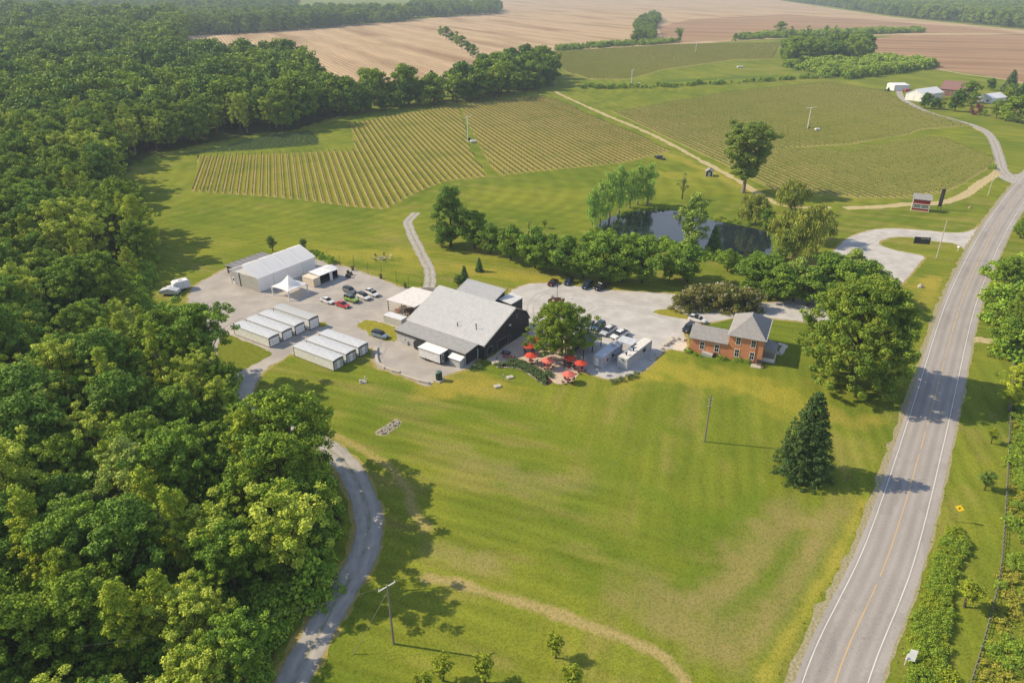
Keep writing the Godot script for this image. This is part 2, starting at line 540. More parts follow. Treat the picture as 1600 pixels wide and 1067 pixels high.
func build_ground() -> void:
	var xs := PackedFloat32Array()
	var zs := PackedFloat32Array()
	var x := 0.0
	while x < 7000.0:
		xs.append(x)
		x += 0.85 if x < 125.0 else (x - 100.0) * 0.034
	for i in range(1, xs.size()):
		xs.append(-xs[i])
	xs.sort()
	var z := -80.0
	while z < 11000.0:
		zs.append(z)
		z += 4.0 if z < 40.0 else 0.75 if z < 190.0 else maxf(0.9, (z - 130.0) * 0.018)
	var v := PackedVector3Array()
	var c := PackedColorArray()
	var uv := PackedVector2Array()
	var nn := PackedVector3Array()
	var ix := PackedInt32Array()
	var w := xs.size()
	v.resize(w * zs.size())
	c.resize(v.size())
	uv.resize(v.size())
	nn.resize(v.size())
	nn.fill(Vector3.UP)
	var wood := PackedVector2Array(wood_edge)
	var lush := Color(0.122, 0.164, 0.019)
	var warm := Color(0.208, 0.220, 0.028)
	var dry := Color(0.27, 0.225, 0.07)
	var k := 0
	for j in zs.size():
		for i in w:
			var p := Vector2(xs[i], -zs[j])
			var a := noise_a.get_noise_2d(p.x, p.y)
			var b := noise_b.get_noise_2d(p.x * 1.3, p.y * 2.2)
			var far := noise_c.get_noise_2d(p.x, p.y)
			# the mower's way: along the road on the right, across the slope elsewhere
			var share := smoothstep(-6.0, 40.0, p.x + 30.0 * a) * smoothstep(-165.0, -135.0, p.y)
			var u := p.dot(Vector2(0.93, 0.36))
			var q := p.dot(Vector2(0.36, -0.93))
			var u2 := p.dot(Vector2(0.26, -0.966))
			var q2 := p.dot(Vector2(-0.966, -0.26))
			var streak := lerpf(noise_b.get_noise_2d(u * 0.9, q * 7.0), noise_b.get_noise_2d(u2 * 0.9, q2 * 7.0), share)
			var parched := lerpf(noise_b.get_noise_2d(u * 0.6 + 300.0, q * 3.0), noise_b.get_noise_2d(u2 * 0.6 + 300.0, q2 * 3.0), share)
			var passes := lerpf(0.085 * sin(q * 2.2 + b * 1.5) + 0.05 * sin(q * 0.71 + a * 2.0), 0.085 * sin(q2 * 2.2 + b * 1.5) + 0.05 * sin(q2 * 0.71 + a * 2.0), share)
			var t := clampf(0.44 + a * 0.8 + b * 0.2 + streak * 0.35, 0.0, 1.0)
			var col := lush.lerp(warm, t)
			col = col.lerp(dry, clampf((far * 0.5 + b * 0.35 + parched * 0.9 - 0.22 + (0.10 if p.y > -125.0 else 0.0)) * 1.3, 0.0, 0.55))
			# mowing passes
			col = col * (1.0 + passes + 0.06 * streak)
			v[k] = Vector3(p.x, 0.0, p.y)
			uv[k] = p
			c[k] = col
			k += 1
	for mk in marks:
		var line := smooth_line(mk[3], mk[0] * 0.55, false)
		for q in line:
			var reach: float = mk[0] * 1.2
			var i0 := xs.bsearch(q.x - reach)
			var i1 := xs.bsearch(q.x + reach)
			var j0 := zs.bsearch(-q.y - reach)
			var j1 := zs.bsearch(-q.y + reach)
			for j in range(j0, mini(j1, zs.size())):
				for i in range(i0, mini(i1, w)):
					var p := Vector2(xs[i], -zs[j])
					var d := p.distance_to(q) / reach + 0.5 * noise_b.get_noise_2d(p.x * 3.0, p.y * 3.0)
					if d < 1.0:
						k = j * w + i
						c[k] = c[k].lerp(mk[1], mk[2] * 0.55 * smoothstep(1.0, 0.3, d))
	for j in zs.size():
		for i in w:
			k = j * w + i
			var p := uv[k]
			if p.x < -18.0 and p.y > -1100.0:
				var q := p + Vector2(noise_b.get_noise_2d(p.x * 4.0, p.y * 4.0), noise_b.get_noise_2d(p.x * 4.0 + 50.0, p.y * 4.0)) * 3.0
				if Geometry2D.is_point_in_polygon(q, wood):
					c[k] = Color(0.055, 0.05, 0.022).lerp(Color(0.05, 0.075, 0.016), clampf(0.5 + noise_b.get_noise_2d(p.x * 2.0, p.y * 2.0), 0.0, 1.0))
	for j in zs.size() - 1:
		for i in w - 1:
			var s := j * w + i
			ix.append_array([s, s + w, s + 1, s + 1, s + w, s + w + 1])
	var arr := []
	arr.resize(Mesh.ARRAY_MAX)
	arr[Mesh.ARRAY_VERTEX] = v
	arr[Mesh.ARRAY_NORMAL] = nn
	arr[Mesh.ARRAY_COLOR] = c
	arr[Mesh.ARRAY_TEX_UV] = uv
	arr[Mesh.ARRAY_TEX_UV2] = uv
	arr[Mesh.ARRAY_INDEX] = ix
	var mesh := ArrayMesh.new()
	mesh.add_surface_from_arrays(Mesh.PRIMITIVE_TRIANGLES, arr)
	mesh.surface_set_material(0, M["lawn grass"])
	struct("ground", mesh)


var road_line: Array = [Vector2(26.59, -36.76), Vector2(40.60, -60.11), Vector2(58.49, -83.24), Vector2(82.24, -117.76), Vector2(115.64, -167.43), Vector2(137.70, -198.23), Vector2(163.68, -232.55), Vector2(190.41, -266.00), Vector2(220.00, -301.22), Vector2(261.92, -348.33), Vector2(336.66, -425.84), Vector2(488.13, -567.85)]


# dry, trodden grass round a gravelled place
func worn_edge(p: Array, by: float, y: float) -> void:
	var q := smooth_line(p, 1.2, true)
	var grown := Geometry2D.offset_polygon(q, by)
	if grown.size():
		var rough := ragged(grown[0], 0.9)
		for amount in [0.6, 0.35, 0.0]:
			if Geometry2D.triangulate_polygon(rough).is_empty():
				rough = ragged(grown[0], amount)
		struct("worn_edge", flat_mesh(rough, y, M["tan track"]))


# faint pairs of wheel tracks over the gravel
func wheel_tracks(lines: Array, m: Material) -> void:
	for l in lines:
		var line := smooth_line(l, 1.2, false)
		for s in [-0.8, 0.8]:
			struct("wheel_track", band_mesh(line, s - 0.24, s + 0.24, 0.0105, m, 0.25))


func build_roads() -> void:
	# the two-lane road, its worn lane tracks and its shoulders
	var line := smooth_line(road_line, 2.0, false)
	var im := Image.create(256, 1024, false, Image.FORMAT_RGB8)
	var f := FastNoiseLite.new()
	f.seed = 77
	f.frequency = 0.012
	f.fractal_octaves = 4
	for y in 1024:
		for x in 256:
			var a := (x / 256.0 - 0.5) * 9.6
			var lane := absf(absf(a) - 1.75)
			var track := exp(-pow((lane - 0.8) / 0.33, 2.0))
			var s := 0.30 + 0.035 * track - 0.02 * exp(-pow(lane / 0.4, 2.0))
			s *= 1.0 + 0.10 * f.get_noise_2d(x * 0.9, y * 0.22) + 0.10 * f.get_noise_2d(x * 6.0, y * 6.0)
			if absf(f.get_noise_2d(x * 0.9 + 500.0, y * 1.1)) < 0.009 and f.get_noise_2d(x * 0.2, y * 0.2 + 900.0) > -0.05:
				s *= 0.72
			s *= 1.0 - 0.10 * smoothstep(0.10, 0.16, f.get_noise_2d(x * 0.12 + 40.0, y * 0.10 + 77.0))
			if absf(a) > 3.7:
				s *= 1.12
			im.set_pixel(x, y, lin(s * 1.0, s * 0.93, s * 0.87).linear_to_srgb())
	var m := mat("asphalt", Color.WHITE, 0.9)
	m.albedo_texture = ImageTexture.create_from_image(im)
	m.uv1_scale = Vector3(1.0 / 9.6, 1.0 / 42.0, 1.0)
	m.uv1_offset = Vector3(0.5, 0, 0)
	m.detail_enabled = true
	m.detail_albedo = M["grit_pattern"]
	m.detail_blend_mode = BaseMaterial3D.BLEND_MODE_MUL
	m.detail_uv_layer = BaseMaterial3D.DETAIL_UV_2
	m.uv2_scale = Vector3.ONE / 1.2
	struct("road_shoulder", band_mesh(line, -5.25, -3.6, 0.008, M["shoulder gravel"], 0.9))
	struct("road_shoulder", band_mesh(line, 3.6, 5.15, 0.008, M["shoulder gravel"], 0.5))
	var road := struct("road", band_mesh(line, -4.25, 4.75, 0.012, m, 0.12))
	struct("edge_line", band_mesh(line, -3.46, -3.34, 0.016, M["white line"], 0.03), road)
	struct("edge_line", band_mesh(line, 3.34, 3.46, 0.016, M["white line"], 0.03), road)
	var at := 3
	while at < line.size() - 6:
		var n := rng.randi_range(1, 5)
		var s := rng.randf_range(0.05, 0.09)
		struct("centre_line", band_mesh(line.slice(at, at + n + 1), -s, s, 0.016, M["yellow line"], 0.05), road)
		at += n + (1 if rng.randf() < 0.35 else 0)
	# gravel lots, drives and paths
	worn_edge([Vector2(-91.64, -188.32), Vector2(-89.50, -197.20), Vector2(-87.19, -204.61), Vector2(-77.74, -214.83), Vector2(-62.29, -211.91), Vector2(-57.91, -209.61), Vector2(-48.87, -203.52), Vector2(-38.51, -195.17), Vector2(-30.79, -188.32), Vector2(-25.35, -188.80), Vector2(-20.08, -187.37), Vector2(-14.08, -179.20), Vector2(-15.44, -152.31), Vector2(-8.32, -148.35), Vector2(-9.50, -142.10), Vector2(-13.90, -138.55), Vector2(-17.15, -135.13), Vector2(-18.35, -133.20), Vector2(-23.26, -136.68), Vector2(-28.01, -139.86), Vector2(-30.54, -141.20), Vector2(-32.05, -144.86), Vector2(-33.21, -150.64), Vector2(-34.43, -150.64), Vector2(-38.65, -145.17), Vector2(-40.93, -142.10), Vector2(-51.01, -148.03), Vector2(-53.09, -145.80), Vector2(-55.61, -140.90), Vector2(-56.12, -135.69), Vector2(-55.66, -129.98), Vector2(-54.23, -122.43), Vector2(-56.72, -125.12), Vector2(-62.57, -134.02), Vector2(-67.80, -139.72), Vector2(-72.78, -145.80), Vector2(-77.87, -154.01), Vector2(-83.10, -162.98), Vector2(-87.64, -174.91)], 0.7, 0.005)
	sheet("gravel_lot", [Vector2(-91.64, -188.32), Vector2(-89.50, -197.20), Vector2(-87.19, -204.61), Vector2(-77.74, -214.83), Vector2(-62.29, -211.91), Vector2(-57.91, -209.61), Vector2(-48.87, -203.52), Vector2(-38.51, -195.17), Vector2(-30.79, -188.32), Vector2(-25.35, -188.80), Vector2(-20.08, -187.37), Vector2(-14.08, -179.20), Vector2(-15.44, -152.31), Vector2(-8.32, -148.35), Vector2(-9.50, -142.10), Vector2(-13.90, -138.55), Vector2(-17.15, -135.13), Vector2(-18.35, -133.20), Vector2(-23.26, -136.68), Vector2(-28.01, -139.86), Vector2(-30.54, -141.20), Vector2(-32.05, -144.86), Vector2(-33.21, -150.64), Vector2(-34.43, -150.64), Vector2(-38.65, -145.17), Vector2(-40.93, -142.10), Vector2(-51.01, -148.03), Vector2(-53.09, -145.80), Vector2(-55.61, -140.90), Vector2(-56.12, -135.69), Vector2(-55.66, -129.98), Vector2(-54.23, -122.43), Vector2(-56.72, -125.12), Vector2(-62.57, -134.02), Vector2(-67.80, -139.72), Vector2(-72.78, -145.80), Vector2(-77.87, -154.01), Vector2(-83.10, -162.98), Vector2(-87.64, -174.91)], 0.008, M["gravel"], 0.45)
	sheet("drive_entry_grass", [Vector2(-69.44, -157.50), Vector2(-57.80, -149.49), Vector2(-56.60, -148.03), Vector2(-58.86, -143.32), Vector2(-61.31, -139.72), Vector2(-63.63, -138.55), Vector2(-66.14, -140.31), Vector2(-68.90, -145.80), Vector2(-71.26, -152.99), Vector2(-71.47, -157.86)], 0.012, M["green grass"], 0.4)
	sheet("grass_island", [Vector2(-39.64, -163.72), Vector2(-38.96, -165.44), Vector2(-37.80, -166.74), Vector2(-35.08, -166.09), Vector2(-33.01, -164.79), Vector2(-30.87, -162.88), Vector2(-29.22, -162.25), Vector2(-28.23, -155.36), Vector2(-29.78, -154.59), Vector2(-32.61, -155.76), Vector2(-35.12, -157.94), Vector2(-36.96, -160.17), Vector2(-38.40, -162.04)], 0.012, M["yellow grass"], 0.5)
	sheet("grass_island", [Vector2(-49.66, -165.22), Vector2(-48.56, -165.66), Vector2(-47.23, -163.94), Vector2(-48.18, -162.88), Vector2(-48.95, -162.67)], 0.012, M["yellow grass"], 0.3)
	var drive := smooth_line([Vector2(-54.64, -123.64), Vector2(-50.10, -120.06), Vector2(-45.58, -117.76), Vector2(-39.55, -114.00), Vector2(-34.72, -110.21), Vector2(-28.99, -103.35), Vector2(-24.47, -93.74), Vector2(-22.93, -88.13), Vector2(-22.81, -81.47), Vector2(-24.15, -76.20), Vector2(-25.45, -70.92), Vector2(-26.57, -65.49), Vector2(-27.49, -60.20), Vector2(-28.86, -49.95)], 1.5, false)
	struct("drive_verge", band_mesh(drive, -2.6, 2.9, 0.004, M["tan track"], 1.0))
	struct("gravel_drive", band_mesh(drive, -2.15, 2.25, 0.012, M["worn drive"], 0.35))
	worn_edge([Vector2(-0.54, -184.58), Vector2(1.10, -187.85), Vector2(3.14, -190.24), Vector2(7.83, -192.18), Vector2(14.29, -191.21), Vector2(23.75, -187.61), Vector2(33.74, -185.97), Vector2(44.62, -184.12), Vector2(49.87, -181.86), Vector2(57.19, -179.20), Vector2(64.33, -176.60), Vector2(61.76, -170.78), Vector2(52.92, -166.03), Vector2(48.50, -164.11), Vector2(43.83, -160.75), Vector2(41.63, -149.98), Vector2(37.64, -150.64), Vector2(34.54, -147.07), Vector2(30.10, -140.31), Vector2(24.92, -137.39), Vector2(21.22, -136.25), Vector2(17.88, -138.26), Vector2(15.22, -140.60), Vector2(13.87, -145.80), Vector2(11.52, -159.30), Vector2(8.00, -159.30), Vector2(5.64, -160.75), Vector2(2.95, -164.49), Vector2(0.85, -170.78)], 0.7, 0.005)
	sheet("parking_lot", [Vector2(-0.54, -184.58), Vector2(1.10, -187.85), Vector2(3.14, -190.24), Vector2(7.83, -192.18), Vector2(14.29, -191.21), Vector2(23.75, -187.61), Vector2(33.74, -185.97), Vector2(44.62, -184.12), Vector2(49.87, -181.86), Vector2(57.19, -179.20), Vector2(64.33, -176.60), Vector2(61.76, -170.78), Vector2(52.92, -166.03), Vector2(48.50, -164.11), Vector2(43.83, -160.75), Vector2(41.63, -149.98), Vector2(37.64, -150.64), Vector2(34.54, -147.07), Vector2(30.10, -140.31), Vector2(24.92, -137.39), Vector2(21.22, -136.25), Vector2(17.88, -138.26), Vector2(15.22, -140.60), Vector2(13.87, -145.80), Vector2(11.52, -159.30), Vector2(8.00, -159.30), Vector2(5.64, -160.75), Vector2(2.95, -164.49), Vector2(0.85, -170.78)], 0.008, M["pale gravel"], 0.4)
	sheet("grass_island", [Vector2(37.54, -171.64), Vector2(39.61, -173.34), Vector2(42.65, -174.12), Vector2(44.66, -172.95), Vector2(45.92, -169.89), Vector2(46.61, -168.77), Vector2(45.38, -167.44), Vector2(43.03, -168.18), Vector2(40.13, -169.37)], 0.012, M["yellow grass"], 0.4)
	worn_edge([Vector2(97.97, -209.05), Vector2(108.10, -224.03), Vector2(116.55, -233.92), Vector2(126.31, -240.93), Vector2(135.24, -243.10), Vector2(144.53, -241.29), Vector2(151.75, -238.79), Vector2(157.15, -238.43), Vector2(164.14, -242.37), Vector2(170.37, -248.31), Vector2(171.41, -240.93), Vector2(145.95, -209.05), Vector2(148.71, -220.89), Vector2(148.04, -227.24), Vector2(143.08, -229.21), Vector2(140.04, -232.55), Vector2(133.05, -233.92), Vector2(127.91, -231.88), Vector2(123.45, -227.90), Vector2(122.94, -224.03), Vector2(125.37, -220.27), Vector2(128.33, -217.82), Vector2(131.55, -214.83), Vector2(127.56, -209.05), Vector2(118.06, -197.20), Vector2(111.59, -189.75), Vector2(98.54, -179.20), Vector2(83.00, -166.81), Vector2(71.38, -166.81), Vector2(62.60, -170.78), Vector2(64.59, -177.46), Vector2(75.66, -179.20), Vector2(86.15, -188.32)], 0.7, 0.003)
	sheet("overflow_lot", [Vector2(97.97, -209.05), Vector2(108.10, -224.03), Vector2(116.55, -233.92), Vector2(126.31, -240.93), Vector2(135.24, -243.10), Vector2(144.53, -241.29), Vector2(151.75, -238.79), Vector2(157.15, -238.43), Vector2(164.14, -242.37), Vector2(170.37, -248.31), Vector2(171.41, -240.93), Vector2(145.95, -209.05), Vector2(148.71, -220.89), Vector2(148.04, -227.24), Vector2(143.08, -229.21), Vector2(140.04, -232.55), Vector2(133.05, -233.92), Vector2(127.91, -231.88), Vector2(123.45, -227.90), Vector2(122.94, -224.03), Vector2(125.37, -220.27), Vector2(128.33, -217.82), Vector2(131.55, -214.83), Vector2(127.56, -209.05), Vector2(118.06, -197.20), Vector2(111.59, -189.75), Vector2(98.54, -179.20), Vector2(83.00, -166.81), Vector2(71.38, -166.81), Vector2(62.60, -170.78), Vector2(64.59, -177.46), Vector2(75.66, -179.20), Vector2(86.15, -188.32)], 0.006, M["pale gravel"], 0.35)
	var soft := layered("darker gravel", noise_tex(18, 0.012, 4, [[0.0, lin(0.25, 0.235, 0.215)], [0.5, lin(0.30, 0.28, 0.255)], [1.0, lin(0.37, 0.345, 0.31)]]), 21.0, M["grit_pattern"], 3.0)
	wheel_tracks([[Vector2(-70.10, -145.80), Vector2(-72.79, -159.30), Vector2(-67.68, -170.78), Vector2(-57.15, -175.75), Vector2(-41.40, -174.91), Vector2(-32.91, -175.75)], [Vector2(-83.00, -166.81), Vector2(-79.18, -179.20), Vector2(-66.16, -182.76), Vector2(-49.27, -179.20), Vector2(-35.19, -179.20)], [Vector2(-31.32, -145.80), Vector2(-31.15, -154.01), Vector2(-34.71, -161.12), Vector2(-39.84, -166.81)]], soft)
	soft = layered("dull pale gravel", noise_tex(20, 0.012, 4, [[0.0, lin(0.31, 0.30, 0.285)], [0.5, lin(0.37, 0.355, 0.335)], [1.0, lin(0.44, 0.42, 0.40)]]), 21.0, M["grit_pattern"], 3.0)
	wheel_tracks([[Vector2(4.93, -164.88), Vector2(5.23, -177.03), Vector2(9.01, -184.58), Vector2(18.14, -185.97), Vector2(31.67, -179.20), Vector2(43.13, -174.91), Vector2(53.69, -175.75)], [Vector2(16.60, -166.81), Vector2(24.15, -174.91), Vector2(34.17, -172.82), Vector2(43.16, -166.81)], [Vector2(153.55, -233.23), Vector2(142.16, -236.68), Vector2(130.40, -235.29), Vector2(116.58, -224.03), Vector2(103.61, -203.52), Vector2(89.81, -188.32)], [Vector2(124.55, -206.25), Vector2(117.96, -209.05), Vector2(107.31, -200.85), Vector2(94.33, -185.97)]], soft)
	struct("gravel_path", band_mesh(smooth_line([Vector2(-36.45, -262.63), Vector2(-38.00, -252.15), Vector2(-37.30, -246.80), Vector2(-34.09, -233.92), Vector2(-28.64, -214.83), Vector2(-25.41, -203.52), Vector2(-23.96, -193.17), Vector2(-23.90, -185.50)], 1.5, false), -1.7, 1.7, 0.008, M["worn drive"], 0.5))
	struct("sandy_track", band_mesh(smooth_line([Vector2(33.71, -596.05), Vector2(41.04, -561.18), Vector2(62.48, -478.72), Vector2(78.22, -423.87), Vector2(85.86, -387.70), Vector2(93.21, -346.96), Vector2(99.29, -313.31), Vector2(101.99, -289.93), Vector2(104.89, -274.78), Vector2(111.81, -269.45), Vector2(124.05, -269.02)], 3.0, false), -1.5, 1.4, 0.008, M["sand track"], 1.6))
	struct("farm_track", band_mesh(smooth_line([Vector2(128.83, -268.31), Vector2(144.29, -270.43), Vector2(155.01, -273.68), Vector2(168.84, -275.44), Vector2(180.03, -282.21), Vector2(190.54, -291.71), Vector2(203.33, -305.72), Vector2(213.12, -315.28), Vector2(222.75, -325.37), Vector2(232.96, -340.25), Vector2(260.65, -389.37), Vector2(272.88, -416.16), Vector2(278.29, -438.03)], 2.0, false), -2.1, 2.1, 0.010, M["sand track"], 0.9))
	struct("farm_lane", band_mesh(smooth_line([Vector2(224.16, -317.92), Vector2(228.93, -331.24), Vector2(243.64, -358.20), Vector2(263.05, -394.47), Vector2(276.38, -423.87), Vector2(280.81, -444.36), Vector2(279.96, -466.74), Vector2(278.66, -493.87), Vector2(284.57, -526.99), Vector2(292.89, -557.90), Vector2(307.75, -592.38), Vector2(323.87, -618.98)], 2.0, false), -2.4, 2.4, 0.012, M["worn drive"], 0.5))
	sheet("lane_mouth", [Vector2(219.13, -319.09), Vector2(229.77, -335.05), Vector2(232.48, -335.05), Vector2(227.76, -325.06), Vector2(230.62, -322.65), Vector2(240.47, -332.50), Vector2(227.79, -313.31), Vector2(217.78, -305.52)], 0.009, M["drive gravel"], 0.3)
	struct("side_path", band_mesh(smooth_line([Vector2(112.79, -155.69), Vector2(114.67, -155.69), Vector2(116.06, -154.85), Vector2(118.16, -154.44)], 1.0, false), -1.6, 1.6, 0.010, M["sand track"], 0.5))
	sheet("mulch_island", [Vector2(9.73, -178.87), Vector2(10.27, -180.61), Vector2(11.56, -181.58), Vector2(13.12, -181.66), Vector2(14.32, -180.99), Vector2(14.55, -179.64), Vector2(13.81, -177.73), Vector2(12.51, -176.42), Vector2(11.28, -176.23), Vector2(10.25, -176.79)], 0.012, M["mulch"], 0.1)


func build_fields() -> void:
	# ploughed earth, too far off to see more than the drill lines
	var f := FastNoiseLite.new()
	f.seed = 9
	f.frequency = 0.01
	f.fractal_octaves = 4
	var im := Image.create(512, 512, false, Image.FORMAT_RGB8)
	for y in 512:
		for x in 512:
			var s := 0.86 + 0.22 * f.get_noise_2d(x * 2.0, y * 0.35) + 0.12 * f.get_noise_2d(x * 9.0, y * 4.0)
			var k := fposmod(x / 512.0 * 8.0, 1.0)
			s *= 0.76 + 0.36 * smoothstep(0.1, 0.45, absf(k - 0.5)) + 0.07 * sin(x * TAU / 512.0)
			im.set_pixel(x, y, lin(0.47 * s, 0.345 * s, 0.212 * s).linear_to_srgb())
	var drill := ImageTexture.create_from_image(im)
	var broad := noise_tex(41, 0.008, 4, [[0.0, Color(0.62, 0.56, 0.52)], [0.45, grey(0.95)], [1.0, Color(1.3, 1.25, 1.2)]], 512)
	for q in [["ploughed earth", Color(1.0, 1.0, 1.0)], ["dark ploughed earth", Color(0.76, 0.68, 0.66)]]:
		var m := mat(q[0], q[1], 0.95)
		m.albedo_texture = drill
		m.uv1_scale = Vector3(1.0 / 40.0, 1.0 / 200.0, 1.0)
		m.detail_enabled = true
		m.detail_albedo = broad
		m.detail_blend_mode = BaseMaterial3D.BLEND_MODE_MUL
		m.detail_uv_layer = BaseMaterial3D.DETAIL_UV_2
		m.uv2_scale = Vector3(1.0 / 330.0, 1.0 / 2600.0, 1.0)
	sheet("ploughed_field", [Vector2(-306.86, -661.12), Vector2(-519.85, -1229.18), Vector2(-398.25, -1376.79), Vector2(-223.78, -1746.07), Vector2(-49.93, -2180.08), Vector2(-67.79, -4648.80), Vector2(1301.70, -4115.60), Vector2(1014.85, -2487.13), Vector2(920.69, -1870.57), Vector2(910.30, -1376.79), Vector2(887.03, -1274.84), Vector2(839.75, -1267.01), Vector2(550.43, -1229.18), Vector2(385.42, -1159.74), Vector2(228.06, -1052.19), Vector2(56.35, -962.33), Vector2(37.83, -902.05), Vector2(-26.02, -769.85), Vector2(-42.78, -670.20), Vector2(-127.78, -622.97), Vector2(-212.96, -622.97)], 0.04, M["ploughed earth"], 0.5, false, -0.40)
	sheet("dark_field", [Vector2(494.44, -1121.61), Vector2(611.59, -1229.18), Vector2(839.75, -1267.01), Vector2(971.51, -1274.84), Vector2(449.08, -567.85), Vector2(439.20, -643.63), Vector2(439.11, -698.91), Vector2(424.66, -755.17), Vector2(418.70, -800.91), Vector2(402.28, -870.75)], 0.04, M["dark ploughed earth"], 0.5, false, -1.2)
	sheet("dark_field", [Vector2(223.98, -1146.76), Vector2(279.79, -1474.65), Vector2(408.31, -1775.65), Vector2(722.81, -2052.93), Vector2(820.58, -1662.85), Vector2(864.78, -1376.79), Vector2(865.55, -1307.15), Vector2(641.28, -1290.80), Vector2(413.14, -1214.66), Vector2(235.08, -1085.83)], 0.05, M["dark ploughed earth"], 0.5, false, -1.2)
	struct("field_margin", band_mesh(smooth_line([Vector2(1277.49, -4038.30), Vector2(1003.29, -2458.33), Vector2(912.73, -1854.06), Vector2(904.45, -1367.69), Vector2(939.13, -1259.26)], 8.0, false), -5.0, 5.0, 0.055, M["sand track"], 3.0))
	struct("field_margin", band_mesh(smooth_line([Vector2(423.13, -752.30), Vector2(427.84, -707.73), Vector2(439.87, -671.35), Vector2(439.20, -643.63), Vector2(435.94, -618.00)], 6.0, false), -2.0, 2.0, 0.055, M["sand track"], 1.0))
	sheet("crop_strip", [Vector2(-169.28, -363.47), Vector2(-159.79, -374.37), Vector2(-150.93, -389.12), Vector2(-142.50, -412.12), Vector2(-127.37, -425.85), Vector2(-119.08, -429.08), Vector2(-112.28, -416.40), Vector2(-105.96, -398.60), Vector2(-103.66, -385.87), Vector2(-130.60, -374.37), Vector2(-159.51, -365.41)], 0.05, layered("young corn", noise_tex(42, 0.05, 4, [[0.0, lin(0.05, 0.085, 0.014)], [0.5, lin(0.09, 0.14, 0.02)], [1.0, lin(0.15, 0.19, 0.03)]]), 12.0, M["fine_pattern"], 3.0), 0.4, false)
	sheet("crop_strip", [Vector2(132.55, -666.27), Vector2(249.41, -704.00), Vector2(246.76, -692.81), Vector2(130.88, -646.38)], 0.05, M["young corn"], 0.4, false)


# One stretch of trellis nine metres long: posts, wires and vines in early leaf.
func vine_stretch(seed_: int, leafy: float) -> ArrayMesh:
	var r := RandomNumberGenerator.new()
	r.seed = seed_
	var b := Build.new()
	for x in [0.0, 4.5]:
		b.col = Color(0.24, 0.19, 0.13)
		b.box(x - 0.05, x + 0.05, 0, 1.5, -0.05, 0.05)
	b.col = Color(0.14, 0.10, 0.06)
	b.box(0, 9, 0.80, 0.86, -0.03, 0.03)
	for k in 7:
		var x := 0.6 + k * 1.28 + r.randf_range(-0.1, 0.1)
		b.col = Color(0.12, 0.085, 0.055)
		b.bar(Vector3(x, 0, 0), Vector3(x + r.randf_range(-0.15, 0.15), 0.85, 0), 0.05, 0.04, 4, false)
		for i in int(10 + 7 * leafy):
			var green := r.randf() < 0.4 + 0.5 * leafy
			var s := r.randf_range(0.7, 1.25)
			b.col = Color(0.21, 0.26, 0.045) * s if green else Color(0.24, 0.17, 0.085) * s
			var p := Vector3(x + r.randf_range(-0.7, 0.7), r.randf_range(0.6, 1.2), r.randf_range(-0.2, 0.2))
			var u := Vector3(r.randf_range(-1, 1), r.randf_range(-0.5, 0.5), r.randf_range(-0.6, 0.6)).normalized() * r.randf_range(0.15, 0.32)
			var w := u.cross(Vector3(r.randf_range(-1, 1), r.randf_range(-1, 1), r.randf_range(-1, 1))).normalized() * 0.13
			b.quad(p - u, p + w, p + u, p - w)
	var m := mat("vine and post", Color.WHITE, 0.9)
	m.vertex_color_use_as_albedo = true
	return b.done(m)


var ORD := ["", "first", "second", "third", "fourth", "fifth", "sixth", "seventh", "eighth", "ninth", "tenth", "eleventh", "twelfth", "thirteenth", "fourteenth", "fifteenth", "sixteenth", "seventeenth", "eighteenth", "nineteenth"]
var TENS := ["", "", "twenty", "thirty", "forty", "fifty", "sixty", "seventy", "eighty", "ninety"]


func ordinal(n: int) -> String:
	if n < 20:
		return ORD[n]
	if n >= 100:
		return "hundredth" if n == 100 else "hundred and " + ordinal(n - 100)
	if n % 10 == 0:
		return (TENS[n / 10] as String).trim_suffix("y") + "ieth"
	return TENS[n / 10] + "-" + ORD[n % 10]


